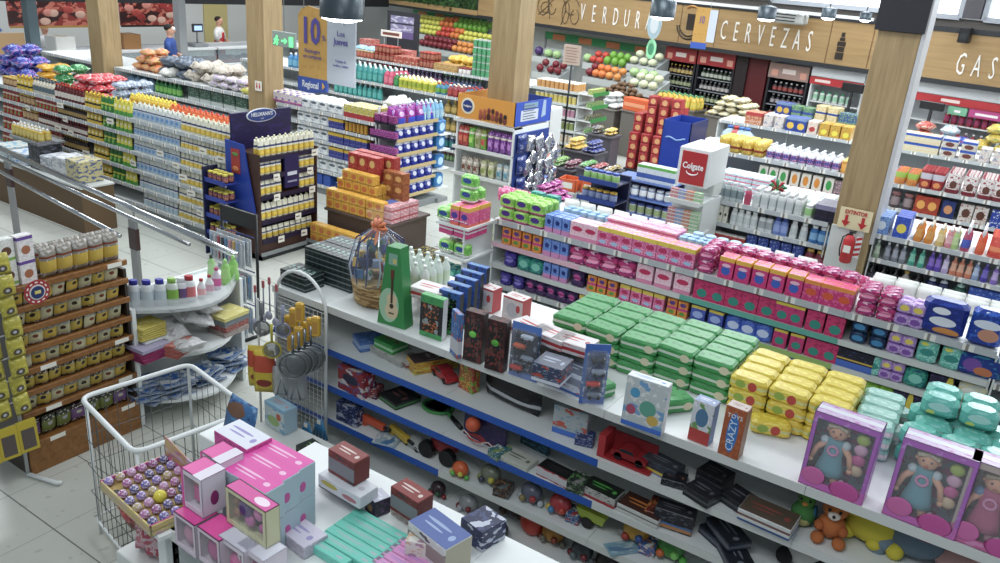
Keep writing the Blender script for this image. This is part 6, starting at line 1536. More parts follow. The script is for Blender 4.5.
def fridge(pa, pb, pyt, pyb, off, lab, header, rows, hc='#a82a30'):
 a_, zt_=bp(pa, pyt, off);b_=bp(pb, pyt+(pb-pa)*.13, off)[0];w=b_-a_
 r=empty('beer_fridge', BM@xf((a_, off, 0)), lab, 'fridge')
 D_=mat('#22242a', .5)
 m=MB();m.box(0, w, .5, .55, 0, zt_, D_);m.box(0, .04, 0, .55, 0, zt_, D_);m.box(w-.04, w, 0, .55, 0, zt_, D_);m.box(0, w, 0, .55, zt_-.03, zt_, D_);m.box(0, w, 0, .55, 0, .15, D_);obj('cabinet', m, r)
 m=MB();m.box(.0, w, -.02, 0, zt_-.28, zt_, mat(hc, .4));obj('header', m, r)
 m=MB();m.box(w*.35, w*.68, -.024, -.02, zt_-.18, zt_-.09, mat('#e9d9d3'));m.box(w*.08, w*.24, -.024, -.02, zt_-.24, zt_-.12, mat('#e0a08a'));m.box(w*.8, w*.95, -.024, -.02, zt_-.24, zt_-.12, mat('#e0a08a'));obj('header_print', m, r)
 n=6;zz0=.2;dz=(zt_-.3-zz0)/n
 for k in range(n):
  m=MB();m.box(.04, w-.04, .02, .5, zz0+k*dz-.015, zz0+k*dz, mat('#8f949a'));obj('shelf', m, r)
  if k<1:continue
  c1_, c2_, cap_, nm_=rows[k%len(rows)]
  q=P_bottle('beer_bottle', 'beer', .05, dz*.8, mat(c1_, .25), mat(cap_), mat(c2_), 'sauce', 8)
  nb_=int((w-.12)/.105)
  for i in range(nb_):
   q.put(BM@xf((a_+.08+(i+.5)*(w-.16)/nb_, off+.1, zz0+k*dz+.001)), '%s %s beer bottle, %s shelf of the %s'%(ordinal(i+1), nm_, ordinal(n-k), lab.split(' with')[0].split(' of')[0]), nm_+' bottles in '+lab)
B1=[('#24301f', '#a9b08a', '#c9c9c0', 'green'), ('#3a2416', '#c9b06a', '#d9b23a', 'brown'), ('#2c3a2a', '#c0c6b8', '#b9bcc0', 'dark green'), ('#1e1a1c', '#b9b3b0', '#a8a8ac', 'black')]
fridge(667, 698, 46, 100, .3, 'first beer fridge with red header beside the produce', None, B1)
fridge(699.5, 737, 50, 105, .3, 'second beer fridge with red header beside the dark door', None, B1[::-1])
fridge(771, 811, 62, 100, .3, 'third beer fridge with pale header past the dark door', None, [('#1c1a20', '#a8a0a4', '#c9c9cc', 'black capped'), ('#2a2026', '#a04a44', '#d9d9d9', 'dark red')], '#a88a80')
a_=bp(738, 55, .3)[0];b_=bp(770, 60, .3)[0]
w=MB();w.box(a_+.02, b_-.02, .3, .4, 0, 2.06, mat('#5a1118', .5));struct('door_1', w, BM)
w=MB();w.box(a_+.02, a_+.28, .26, .3, 0, 2.06, mat('#24161a', .5));struct('door_1_frame', w, BM)
def cold(pa, pb, lab, py):
 a_=bp(pa, py, .2)[0];b_=bp(pb, py+(pb-pa)*.14, .2)[0];w=b_-a_;zt_=2.0
 r=empty('cold_cabinet', BM@xf((a_, .2, 0)), lab, 'refrigerator')
 m=MB();m.box(0, w, .4, .6, 0, zt_, mat('#b5bbc0', .4));m.box(0, w, 0, .6, 0, .3, W2);m.box(0, .03, 0, .6, 0, zt_, W2);m.box(w-.03, w, 0, .6, 0, zt_, W2);obj('cabinet', m, r)
 m=MB();m.box(0, w, -.05, .4, 1.86, 2.02, mat('#c6cbcd', .4));obj('canopy', m, r)
 z_=1.72
 m=MB();m.box(0, w, -.06, -.04, z_, z_+.13, mat('#b3262c', .4));obj('red_strip', m, r)
 m=MB()
 k=.1
 while k<w-.4:m.box(k, k+.3, -.064, -.06, z_+.04, z_+.09, mat('#e6d0c8'));k+=.75
 obj('strip_lettering', m, r)
 for zz in(.7, 1.05, 1.4):m=MB();m.box(.03, w-.03, .02, .4, zz-.02, zz, W2);obj('shelf', m, r)
 return a_, w
a_, w_=cold(813, 866, 'white open cold cabinet with red strip before the near column', 72)
q=P_bottle('yogurt_bottle', 'yogurt', .05, .2, mat('#cfdad0', .3), mat('#3fa06a'), mat('#9fcfae'), 'squeeze', 8)
for zz in(1.05, 1.4):
 for i in range(int(w_/.13)-1):q.put(BM@xf((a_+.1+i*.13, .3, zz+.001)), '%s white and green yogurt bottle on the %s shelf of the cold cabinet'%(ordinal(i+1), 'upper' if zz>1.2 else 'lower'), 'yogurt bottles %s'%zz)
a2, w2_=cold(893, 1010, 'long white cold cabinet under the drinks lettering', 88)
q=P_bottle('soda_bottle', 'soft drink', .05, .24, mat('#8f2a3a', .25), mat('#d9d9d9'), mat('#b03a6a'), 'sauce', 8)
for zz in(1.05, 1.4):
 for i in range(min(20, int(w2_*.45/.12))):q.put(BM@xf((a2+w2_*.52+i*.12, .3, zz+.001)), '%s magenta soda bottle on the %s shelf of the long cold cabinet'%(ordinal(i+1), 'upper' if zz>1.2 else 'lower'), 'soda bottles %s'%zz)
for pa, pb, py, lab in((843, 862, 86, 'black screen facing the yogurt cabinet'), (921, 943, 104, 'black screen at the long cold cabinet')):
 sa_, za=bp(pa, py-4, -.12);sb_, zb2=bp(pb, py+8, -.12)
 r=empty('display_screen', BM@xf((sa_, -.13, 0)), lab, 'screen')
 m=MB();m.box(0, sb_-sa_, 0, .06, zb2, za, BLACK, .01);obj('panel', m, r)
 m=MB();m.box((sb_-sa_)*.45, (sb_-sa_)*.55, .0, .05, 0, zb2, DARK);m.box(0, sb_-sa_, -.04, .1, 0, .03, DARK);obj('post', m, r)
for pa, pb, py, c_, lab in((946, 965, 108, '#6fae8a', 'green shelf talker strip at the long cold cabinet'), (967, 1004, 111, '#b03a7a', 'magenta shelf talker strip at the long cold cabinet')):
 sa_, za=bp(pa, py, -.02);sb_, _=bp(pb, py+3, -.02)
 r=empty('strip_sign', BM@xf((sa_, .1, za-.1)), lab, 'sign')
 m=MB();m.box(0, sb_-sa_, 0, .02, 0, .13, mat(c_));obj('board', m, r)
 m=MB();m.box(.1, (sb_-sa_)-.1, -.003, 0, .04, .08, mat('#e6e0e0'));obj('printed_line', m, r)
BRN=mat('#43281f', .5);PURD=printed('#1e1748', speck=('#2a2160', .45))
r=empty('mayonnaise_stand', xf((-7.28, 5.82, 0)), 'brown stand of mayonnaise pouches with a dark blue header board', 'display stand')
L=.86;D=.5
m=MB();m.box(0, .03, 0, L, 0, 1.3, BRN);m.box(0, D, 0, .02, .0, 1.2, BRN);m.box(0, D, L-.02, L, 0, 1.2, BRN);obj('carcass', m, r)
m=MB();m.box(0, D, 0, L, .0, .06, DARK);m.box(D, D+.02, 0, L, .05, .09, GREY);obj('base', m, r)
m=MB();m.box(D-.03, D-.01, .02, L-.02, .08, .22, BRN);obj('kick_board', m, r)
zt_=at(289, 107, x=-7.2).z
m=MB();m.box(.05, .08, 0, L, 1.0, zt_, PURD, .004);hd=obj('header_board', m, r)
m=MB();m.prism([(.21*math.cos(t*PI/12), .075*math.sin(t*PI/12)) for t in range(24)], -.012, 0, mat('#d8dce6'));obj('badge_rim', m, r, Matrix.Translation((.08, L*.48, zt_-.05))@Matrix.Rotation(PI/2, 4, 'Z'))
m=MB();m.prism([(.195*math.cos(t*PI/12), .065*math.sin(t*PI/12)) for t in range(24)], -.018, -.012, mat('#2d4488'));obj('badge', m, r, Matrix.Translation((.08, L*.48, zt_-.05))@Matrix.Rotation(PI/2, 4, 'Z'))
text("HELLMANN'S", .058, mat('#e3e6ea'), r, Matrix.Translation((.1, L*.48, zt_-.04))@FACE_R, sx=.9, bold=.0012)
text('real', .03, mat('#c9d0e0'), r, Matrix.Translation((.1, L*.48, zt_-.085))@FACE_R)
m=MB();m.add([(.0, -.03, .55), (.46, -.03, .55), (.3, -.03, 1.28), (.0, -.03, 1.3), (.0, -.015, .55), (.46, -.015, .55), (.3, -.015, 1.28), (.0, -.015, 1.3)], [(0, 1, 2, 3), (7, 6, 5, 4), (1, 5, 6, 2), (3, 2, 6, 7)], mat('#1f3f9e', .4));obj('blue_side_panel', m, r)
m=MB();m.box(.1, .24, -.036, -.031, .95, 1.22, mat('#a8342c'));m.ball((.17, -.038, 1.0), .05, mat('#c97a4a'), 10, 6, 1, .1, .6);m.ball((.17, -.038, 1.16), .05, mat('#4f8a3a'), 10, 6, 1, .1, .4);obj('food_picture', m, r)
SZ=[.24, .46, .74, .97, 1.17]
for k, zl in enumerate(SZ):
 m=MB();m.box(.03, D, .02, L-.02, zl-.02, zl, BRN);so=obj('shelf', m, r);m=MB();m.box(D, D+.008, .02, L-.02, zl-.05, zl, mat('#1c1536'));obj('price_strip', m, so)
m=MB();m.box(D-.02, D+.01, L*.42, L*.66, .78, 1.15, mat('#1e1650'));cp_=obj('centre_panel', m, r)
m=MB();m.box(D+.01, D+.014, L*.46, L*.62, .92, .96, mat('#c9ccd8'));m.box(D+.01, D+.014, L*.46, L*.62, .84, .86, mat('#8f90b0'));obj('panel_print', m, r)
mst=P_doy('mayonnaise_pouch', 'mayonnaise', .075, .05, .185, printed('#d9d6c0', ((.1, .45, '#dcb72c'), (.55, .66, '#3a4070')), ((.5, .28, .3, .09, '#e8cf4a'), ), speck=('#e8e6d2', .45)), mat('#e0dfbe'))
xb_=-7.28+D
def stand(pr, y0, y1, z, desc, where, rows=1):
 w, d, h=pr.dims;n=max(1, int((y1-y0)/(w+.004)))
 for q in range(rows):
  for i in range(n):
   pr.put(xf((xb_-.035-q*(d+.01), y0+(i+.5)*(y1-y0)/n, z), PI/2+R.uniform(-.03, .03)), '%s %s %s'%(ordinal(i+1), desc, where) if q==0 else '%s behind the front ones %s'%(desc, where), desc+'s '+where)
stand(mst, 5.84, 6.66, 1.17, 'yellow and cream pouch', 'topping the brown stand', 2)
for k, zl in enumerate((.97, .74)):
 stand(mst, 5.84, 6.16, zl, 'yellow and cream pouch', 'on the %s tier, camera side of the purple panel'%('upper', 'middle')[k])
 stand(mst, 6.42, 6.66, zl, 'yellow and cream pouch', 'on the %s tier, beyond the purple panel'%('upper', 'middle')[k])
stand(mst, 5.84, 6.66, .46, 'yellow and cream pouch', 'on the brown stand\'s long fourth tier')
ms2=P_doy('mayonnaise_sachet', 'mayonnaise', .075, .05, .13, printed('#cfcdb6', ((.1, .45, '#c9a92c'), (.55, .66, '#3a4070')), (), speck=('#e8e6d2', .45)), None)
stand(ms2, 5.84, 6.62, .24, 'short cream sachet', 'on the brown stand\'s lowest tier')
for i, (yy, zz) in enumerate(((6.05, .97), (6.55, .97), (6.05, .74), (6.58, .74), (6.36, .46), (6.1, .24), (6.45, .24), (6.62, 1.17))):
 o=pricetag(None, Matrix.Translation((xb_+.02, yy, zz+.0))@Matrix.Rotation(PI/2, 4, 'Z'), .09, .075);tag(o, '%s cream price card clipped on the brown stand'%ordinal(i+1), 'price card', 'price cards on the brown stand')
JR=empty('jar_rack', xf((0, 0, 0)), 'narrow blue-edged rack of yellow-lidded jars at the sauce run corner', 'display stand')
m=MB();m.box(-7.4, -7.38, 5.56, 5.76, .0, 1.0, NAVY);m.box(-7.38, -7.05, 5.6, 5.76, 0, .04, NAVY);obj('frame', m, JR)
jj=P_bottle('olive_jar', 'olives', .034, .1, mat('#5a2a44', .3), mat('#cfc03a'), printed('#7a3a5a', (), (), speck=('#d99a4a', .45)), 'jar', 10)
for k, zl in enumerate((.26, .46, .66, .86)):
 m=MB();m.box(-7.38, -7.05, 5.58, 5.76, zl-.012, zl, mat('#2a3f9c'));m.box(-7.38, -7.05, 5.574, 5.582, zl-.02, zl+.03, mat('#2a3f9c'));obj('shelf', m, JR)
 run(jj, 5.58, zl, -7.37, -7.06, 'yellow-lidded jar', 'on the jar rack\'s %s shelf up'%ordinal(k+1), rows=2)
table(-6.74, -5.72, 6.75, 7.5, .46, 'low display table under the yellow and red pack stack', mat('#5a4a44'))
yp=P_box('biscuit_pack', 'biscuits', .12, .11, .115, printed('#d39c2a', ((.0, .1, '#a8742a'), ), ((.5, .5, .32, .28, '#c9703a'), ), speck=('#e3b84a', .45)))
rp2=P_box('biscuit_pack', 'biscuits', .15, .12, .15, printed('#a02a2a', (), ((.45, .45, .26, .3, '#d3b06a'), ), speck=('#c9584a', .42)))
bp_=P_box('biscuit_pack', 'biscuits', .15, .12, .13, printed('#8e4a24', (), ((.5, .45, .3, .25, '#d3a05a'), ), speck=('#b0682e', .45)))
def blk_(pr, x0, nx, y0, ny, z0, nz, desc, where):
 w, d, h=pr.dims
 for L in range(nz):
  for j in range(ny):
   for i in range(nx):
    f=(j==0)
    pr.put(xf((x0+(i+.5)*(w+.004), y0+(j+.5)*(d+.004), z0+L*(h+.001)), R.uniform(-.03, .03)), ('%s %s, %s layer %s'%(ordinal(i+1), desc, ordinal(L+1), where)) if f else '%s behind the front ones %s'%(desc, where), desc+'s '+where)
blk_(yp, -6.73, 5, 6.77, 1, .461, 2, 'yellow pack', 'of the stack front')
blk_(yp, -6.68, 5, 6.9, 2, .461, 3, 'yellow pack', 'of the stack middle')
blk_(yp, -6.6, 4, 6.9, 1, .81, 1, 'yellow pack', 'of the stack shoulder')
blk_(rp2, -6.62, 3, 7.02, 1, .81, 2, 'red biscuit pack', 'of the stack top')
blk_(bp_, -6.12, 2, 7.08, 1, .461, 4, 'brown biscuit pack', 'beside the red ones')
blk_(rp2, -6.66, 4, 7.18, 1, .81, 2, 'red biscuit pack', 'of the stack rear')
blk_(yp, -6.1, 2, 6.77, 1, .461, 2, 'golden pack', 'at the stack corner')
blk_(P_box('wafer_box', 'wafers', .05, .3, .2, printed('#5f74b8', ((.6, .8, '#c9b0b0'), ), (), speck=('#3a50a0', .42))), -5.98, 2, 6.8, 1, .461, 1, 'blue wafer box', 'beside the golden packs')
blk_(P_box('wafer_box', 'wafers', .12, .16, .1, printed('#c98a92', ((.4, .6, '#b0404a'), ), (), speck=('#e3c9cc', .45))), -5.86, 1, 6.8, 3, .461, 2, 'pink wafer box', 'along the stack side')
r=empty('dump_bin', xf((0, 0, 0)), 'grey front tray of yellow packs under the stack', 'tray')
m=MB();m.box(-6.78, -5.7, 6.5, 6.74, .0, .08, DARK);m.box(-6.78, -5.7, 6.5, 6.51, .08, .12, GREY);obj('tray_body', m, r)
blk_(yp, -6.75, 8, 6.53, 1, .081, 2, 'low yellow pack', 'in the front tray')
blk_(P_box('can_pack', 'cans', .14, .14, .14, printed('#2a2a20', (), (), speck=('#c9b03a', .42))), -5.6, 2, 7.0, 2, .001, 1, 'black and yellow can pack', 'on the floor by the stack')
blk_(P_box('blue_crate_pack', 'drinks', .12, .3, .2, printed('#2f58b0', (), (), speck=('#16254e', .42))), -7.1, 3, 7.3, 1, .4, 1, 'blue drink pack', 'between stand and pack stack')
table(-7.15, -6.72, 7.25, 7.75, .399, 'brown low box stand behind the mayonnaise stand', mat('#5a463c'), 'plinth')
# stainless handrail
RA=at(3, 150, z=1.0);RB=at(236, 255, z=1.0);LA=at(3, 163, z=.93);LB=at(130, 229, z=.93)
r=empty('handrail', xf((0, 0, 0)), 'polished steel double handrail crossing the floor beside the spice rack', 'handrail')
SS=mat('#b9bcbe', .18, 1.0)
m=MB();m.tube([RA+(RA-RB)*.05, RB], .027, SS, 12);obj('top_rail', m, r)
m=MB();o_=Vector((0, -.1, -.03));m.tube([RA+o_+(RA-RB)*.05, RB+o_+(RA-RB)*.12], .018, SS, 10);obj('second_rail', m, r)
m=MB();m.tube([LA+Vector((0, -.1, -.04)), LB+Vector((0, -.1, -.04))], .02, SS, 10);obj('lower_rail', m, r)
for px, py in((7, 152), (117, 212), (177, 230)):
 P_=RA+(RB-RA)*((px-3)/233*(1.0));t=(at(px, py, z=1.0).x-RA.x)/(RB.x-RA.x);P_=RA+(RB-RA)*t
 if px==177:
  continue
 m=MB();m.box(P_.x-.05, P_.x+.05, P_.y-.03, P_.y+.0, 0, .93, mat('#8f8f92', .3, .7));m.tube([(P_.x, P_.y, .9), (P_.x, P_.y, 1.0)], .01, SS);obj('post', m, r)
 m=MB();m.box(P_.x-.055, P_.x+.055, P_.y-.035, P_.y+.005, .62, .82, mat('#3a1d1c', .4));obj('post_band', m, r)
yk=5.0;k0=at(14, 192, y=yk);k1=at(99, 196, y=yk)
r=empty('kraft_counter', xf((0, 0, 0)), 'brown board counter carrying white boxes beyond the handrail', 'counter')
m=MB();m.box(k0 .x-.4, k1 .x-.35, yk, yk+.4, 0, k1 .z, mat('#6a5236', .7));obj('board_front', m, r)
m=MB();m.box(k0 .x-.42, k1 .x-.34, yk-.01, yk+.41, k1 .z, k1 .z+.02, OFFW);obj('worktop', m, r)
zk=k1 .z+.021
for i, (px, c_, s1, w, h_, lab) in enumerate(((14, '#c9cdc8', '#7fb0c8', .34, .16, 'pale boxed pack nearest the steel post on the kraft counter'), (30, '#cfd4da', '#6f9fd0', .34, .14, 'white and blue boxed pack second along the kraft counter'), (46, '#17181c', '#4a4c58', .22, .3, 'tall black patterned pack on the kraft counter'), (58, '#c9cdd3', '#8f93a0', .26, .2, 'grey white boxed pack beside the black one'), (71, '#d3d5d6', '#a9acb4', .3, .24, 'white boxed pack on the kraft counter beyond the black one'), (84, '#c2b884', '#54608c', .28, .26, 'cream and navy boxed pack at the kraft counter end'))):
 q=P_box('boxed_pack', 'box', w, .3, h_, printed(c_, (), (), speck=(s1, .45), seed=i));q.put(xf((XA(px, yk+.2, zk), yk+.22, zk), R.uniform(-.1, .1)), lab)
yb2_=P_bottle('juice_bottle', 'juice', .04, .17, mat('#c9a93a', .3), mat('#d9dad6'), mat('#dfc86a'), 'squeeze', 8)
table(XA(12, 5.5, .8), XA(42, 5.5, .8), 5.45, 5.8, .72, 'white tray table of yellow bottles before the sauce run')
run(yb2_, 5.46, .722, XA(12, 5.5, .8), XA(42, 5.5, .8), 'white-capped yellow bottle', 'on the white tray table', rows=2)
# spice rack facing the aisle
XR=-4.75
r=empty('spice_rack', xf((0, 0, 0)), 'wooden-lipped spice rack packed with small clear sachets', 'shelving')
m=MB();m.box(XR-.42, XR-.4, 2.15, 2.95, 0, 1.27, mat('#3a3028'));m.box(XR-.42, XR-.02, 2.93, 2.95, 0, 1.2, mat('#3a3028'));m.box(XR-.42, XR-.02, 2.15, 2.17, 0, 1.2, mat('#3a3028'));obj('carcass', m, r)
RZ=[1.265, 1.135, 1.0, .86, .72, .575, .43, .21]
for k, zl in enumerate(RZ):
 y0_, y1_=2.18, 2.93
 m=MB();m.box(XR-.4, XR-.0, y0_, y1_, zl-.012, zl, SHELFW);so=obj('shelf', m, r)
 m=MB();m.box(XR, XR+.018, y0_-.02, y1_+.01, zl-.025 if k<7 else 0.0, zl+.012, SHELFW, .003);obj('wooden_lip', m, so)
 for q in range(2 if k in(0, 4, 6, 7) else 0):
  m=MB();m.box(XR+.018, XR+.02, y0_+.12+.5*q, y0_+.22+.5*q, zl-.02, zl+.01, PAPER);obj('price_strip', m, so)
def sachet(c1_, c2_, c3_, w=.092, h=.125, seed=0):return P_pouch('spice_sachet', 'spice sachet', w, .03, h, printed(c1_, ((.2, .72, c2_), ), ((.5, .55, .18, .1, c3_), ), speck=('#cfcabc', .42), rough=.2, seed=seed), wr=.3)
SA=[(sachet('#8a8577', '#c9a93a', '#3a3024'), 'yellow-labelled'), (sachet('#9c9a8c', '#c9c39a', '#7a3a24', seed=1), 'cream-labelled'), (sachet('#57493a', '#b9a03a', '#20180f', seed=2), 'brown'), (sachet('#a3a39a', '#b9b38a', '#3a2a20', seed=3), 'pale')]
NMR=['second', 'third', 'fourth', 'fifth', 'sixth', 'seventh']
for k, zl in enumerate(RZ[1:7]):
 n=8
 for i in range(n):
  q, nm=SA[(i*7+k*3)%4 if k!=4 else 2]
  q.put(xf((XR-.04, 2.23+i*.088, zl+.001), PI/2+R.uniform(-.4, .3), .2), '%s sachet along, a %s one, on the spice rack\'s %s shelf'%(ordinal(i+1), nm, NMR[k]))
  q.put(xf((XR-.11, 2.23+i*.088, zl+.001), PI/2+R.uniform(-.15, .15), .12), '%s sachet behind the front ones on the spice rack\'s %s shelf'%(nm, NMR[k]), 'rear %s sachets on shelf %s'%(nm, NMR[k]))
lp=sachet('#3f4434', '#6f7a3a', '#a9a9b0', .1, .14, 5);lp2=sachet('#46303a', '#7a5a8a', '#b9b9a0', .1, .14, 6)
for i in range(7):
 for j in range(2):
  (lp if(i+j)%3 else lp2).put(xf((XR-.06-j*.1, 2.24+i*.1, .212), PI/2+R.uniform(-.2, .2), .1), 'dark herb sachet in the spice rack\'s bottom bin' if j else '%s dark herb sachet along the spice rack\'s bottom bin'%ordinal(i+1), 'herb sachets in the bottom bin')
wbx=P_box('herb_box', 'tea box', .1, .06, .15, printed('#d3d5d0', ((.1, .22, '#7fae4a'), ), ((.5, .5, .3, .18, '#6a4a3a'), ), speck=('#e3e4de', .5)))
wbx2=P_box('herb_box', 'tea box', .1, .06, .15, printed('#d6d3d3', ((.82, .95, '#6a4a9c'), ), ((.5, .4, .28, .18, '#a86a4a'), ), speck=('#e9e4e2', .5)))
for j, yy in enumerate((2.22, 2.33)):
 for i in range(2):
  for L in range(2 if i==0 else 1):
   (wbx, wbx2)[j].put(xf((XR-.06-i*.08, yy, 1.267+L*.151), PI/2+.1), '%s white herb box, %s, %s column on the spice rack top'%(('front', 'rear')[i], ('lower', 'upper')[L], ('green-banded', 'violet-banded')[j]))
tb2=P_pouch('nut_bag', 'nuts', .11, .06, .2, printed('#8c8478', ((.2, .58, '#c9a93a'), (.66, .72, '#7a3a24')), (), speck=('#b9b6b0', .45), rough=.2), wr=.15)
for i in range(5):
 for j in range(2):tb2 .put(xf((XR-.05-j*.08, 2.46+i*.102, 1.267), PI/2+R.uniform(-.1, .1), .05), 'tall clear nut bag behind the front ones on the spice rack' if j else '%s tall clear nut bag on the spice rack top'%ordinal(i+1), 'nut bags on the spice rack')
r=empty('hook_stand', xf((0, 0, 0)), 'wire hook stand hung with yellow spice cards at the rack corner', 'display stand')
XH=-4.62
m=MB()
for yy in(1.62, 2.14):m.tube([(XH-.12, yy, .02), (XH-.12, yy, 1.5)], .012, mat('#b9bdbd', .4), 6)
for k in range(9):m.tube([(XH-.12, 1.62, .25+k*.15), (XH-.12, 2.14, .25+k*.15)], .005, mat('#b9bdbd', .4), 5)
obj('wire_frame', m, r)
m=MB();m.tube([(XH-.12, 2.14, .02), (XH+.1, 2.2, .02), (XH+.12, 2.22, .02)], .014, WHITE, 6);obj('foot', m, r)
yc_=P_pouch('spice_card', 'spice sachet', .1, .035, .125, printed('#a89f2a', ((.0, .1, '#8f8622'), ), ((.5, .3, .26, .16, '#5a5040'), (.5, .3, .1, .07, '#b9bcc0')), speck=('#c3ba4a', .45), rough=.28), wr=.1)
m_=MB();m_.box(-.055, .055, -.012, .012, 0, .2, mat('#c2ad1c', .4));ycb=Pr('spice_blister', 'spice sachet', m_, (.11, .024, .2), [('window', ( lambda q:(q.box(-.038, .038, -.014, -.012, .02, .15, mat('#5c5350', .3)), q)[1])(MB()))])
for k in range(9):
 for i in range(5):
  zz=.33+k*.128;yy=1.66+i*.115
  if k==0:
   ycb.put(xf((XH, yy, .26), PI/2+R.uniform(-.1, .1), -.1), '%s tall yellow blister card along the hook stand\'s bottom row'%ordinal(i+1));continue
  yc_.put(xf((XH-.03+R.uniform(0, .05), yy, zz+.06), PI/2+R.uniform(-.25, .25), -.18), '%s yellow spice card along the hook stand, %s row up'%(ordinal(i+1), ordinal(k+1)))
p=at(37, 292, x=-4.55)
r=empty('round_sign', xf(p, PI/2), 'round red and white shelf sign with a blue middle between hook stand and rack', 'sign')
for k, (rr_, c_) in enumerate(((.075, '#a82a34'), (.046, '#d9d6d3'), (.038, '#2a3a6c'))):
 m=MB();m.prism([(rr_*math.cos(t*PI/12), rr_*math.sin(t*PI/12)) for t in range(24)], -.003*k-.003, -.003*k, mat(c_));obj('ring', m, r)
m=MB();m.box(-.018, .018, -.012, -.009, -.008, .012, mat('#d9c96a'), .002);obj('badge_print', m, r)
for k in range(12):a_=k*PI/6;m=MB();m.M=xf((.06*math.cos(a_), 0, .06*math.sin(a_)), 0, 0, -a_);m.box(-.004, .004, -.005, -.0035, -.008, .008, PAPER);obj('ring_print', m, r)
m=MB();m.tube([(0, .0, 0), (0, .16, -.02)], .004, GREY);obj('arm', m, r)
# white curved shelf of shampoos and folded textiles
r=empty('corner_shelf', xf((0, 0, 0)), 'white curved-front shelf with shampoo bottles and folded textiles', 'shelving')
xs_, ya_, ybb=-4.78, 2.98, 3.86
def curve(off=0):return[(xs_+off+.26*math.sin(PI*k/10)*(1), ya_+.0+(ybb-ya_)*k/10) for k in range(11)]
m=MB();m.box(xs_-.04, xs_+.03, ya_-.03, ya_, 0, .9, WHITE);m.box(xs_-.3, xs_-.28, ya_, ybb, 0, .9, WHITE);m.box(xs_-.3, xs_-.04, ya_-.03, ya_-.01, 0, .9, WHITE);m.box(xs_-.28, xs_+.03, ybb, ybb+.03, 0, .88, WHITE);obj('side_panels', m, r)
for k, zl in enumerate((.88, .53, .17)):
 pts=curve();vs=[(x, y, zl) for x, y in pts]+[(xs_-.28, ybb, zl), (xs_-.28, ya_, zl)]
 n=len(vs);vs2=vs+[(x, y, zl-.022) for x, y, _ in vs]
 m=MB();m.add(vs2, [tuple(range(n)), tuple(range(2*n-1, n-1, -1))]+[(i, i+n, (i+1)%n+n, (i+1)%n) for i in range(n)], WHITE);so=obj('shelf', m, r)
 if k==0:
  e=MB();e.add([(x, y, z_) for x, y in pts for z_ in(.86, .96)], [(2*i, 2*i+2, 2*i+3, 2*i+1) for i in range(10)], mat('#c9d0d2', .1, 0, 0, .5));obj('clear_edge', e, so)
wbt=P_bottle('shampoo_bottle', 'shampoo', .046, .195, mat('#d3d9dc', .3), mat('#2a2f9c'), mat('#b9c6cc'), 'shampoo', 12, .7)
for i, (px, py) in enumerate(((135, 306), (148, 306), (161, 305))):
 p=at(px, py, z=.88);wbt.put(xf((p.x, p.y, .881), .5), ('white blue-capped shampoo nearest the spice rack', 'middle white blue-capped shampoo on the curved shelf', 'third white blue-capped shampoo next to the green one')[i])
for(px, py), bt, lab in(((173, 304), P_bottle('shampoo_bottle', 'shampoo', .045, .195, mat('#cfd6cc', .3), mat('#8fc04a'), mat('#7fae3a'), 'shampoo', 12, .7), 'white and lime shampoo bottle on the curved shelf'), ((182, 302), P_bottle('shampoo_bottle', 'shampoo', .042, .185, mat('#d3d0d6', .3), mat('#dcdce0'), mat('#6a4a7a'), 'shampoo', 12, .7), 'white shampoo with violet label on the curved shelf'), ((190, 301), P_bottle('shampoo_bottle', 'shampoo', .046, .195, mat('#d6d9da', .3), mat('#b3222c'), mat('#c9686c'), 'shampoo', 12, .7), 'large red-capped white bottle on the curved shelf'), ((202, 298), P_bottle('conditioner_bottle', 'conditioner', .032, .15, mat('#d6d9da', .3), mat('#b3222c'), mat('#d9a9ac'), 'sauce', 12, .7), 'slim red-capped bottle beside the large one'), ((210, 294), P_bottle('conditioner_bottle', 'conditioner', .032, .15, mat('#d6d9da', .3), mat('#a82030'), mat('#c9a0b0'), 'sauce', 12, .7), 'slim dark-red-capped bottle before the pink one'), ((217, 289), P_bottle('conditioner_bottle', 'conditioner', .035, .17, mat('#c9c0cc', .3), mat('#c94a7a'), mat('#c95a94'), 'sauce', 12, .7), 'pink-capped lilac bottle on the curved shelf'), ((212, 278), P_bottle('dish_soap_bottle', 'dish soap', .035, .19, mat('#9fcf84', .3), mat('#3a4a34'), mat('#b0d89a'), 'curvy', 12, .7), 'green bottle standing behind the pink-capped one'), ((226, 284), P_bottle('dish_soap_bottle', 'dish soap', .042, .2, mat('#93cf6a', .3), mat('#a9de86'), mat('#a3d87c'), 'curvy', 12, .7), 'bright green bottle, camera side of the pair'), ((234, 280), P_bottle('dish_soap_bottle', 'dish soap', .042, .2, mat('#8fcb66', .3), mat('#a9de86'), mat('#9fd478'), 'curvy', 12, .7), 'bright green bottle, far side of the pair')):
 p=at(px, py, z=.88);bt.put(xf((p.x, p.y, .881), .5), lab)
def fold(w, d, h, c, lab, px, py, z, n=1, rz=.3, s1=None):
 bz=.53 if px>200 or z==.605 else z
 mb=MB();
 for k in range(3):mb.box(-w/2+.004*(k%2), w/2, -d/2, d/2-.006*(k%2), h*k/3, h*(k+1)/3-.001, printed(c, (), (), speck=(s1 or c, .42), rough=.9), h*.12)
 q=Pr('folded_textile', 'textile', mb, (w, d, h));p=at(px, py, z=bz)
 for k in range(n):q.put(xf((p.x, p.y, z+k*(h+.001)), PI/2+rz+R.uniform(-.08, .08)), lab if n==1 else '%s %s'%(ordinal(k+1), lab))
fold(.2, .18, .05, '#c9b84e', 'yellow folded textile from the bottom by the white post', 147, 335, .66, 2, 0, '#d9cc72')
m=MB();m.box(xs_-.25, xs_+.08, 3.0, 3.24, .64, .655, WHITE);obj('shelf', m, r)
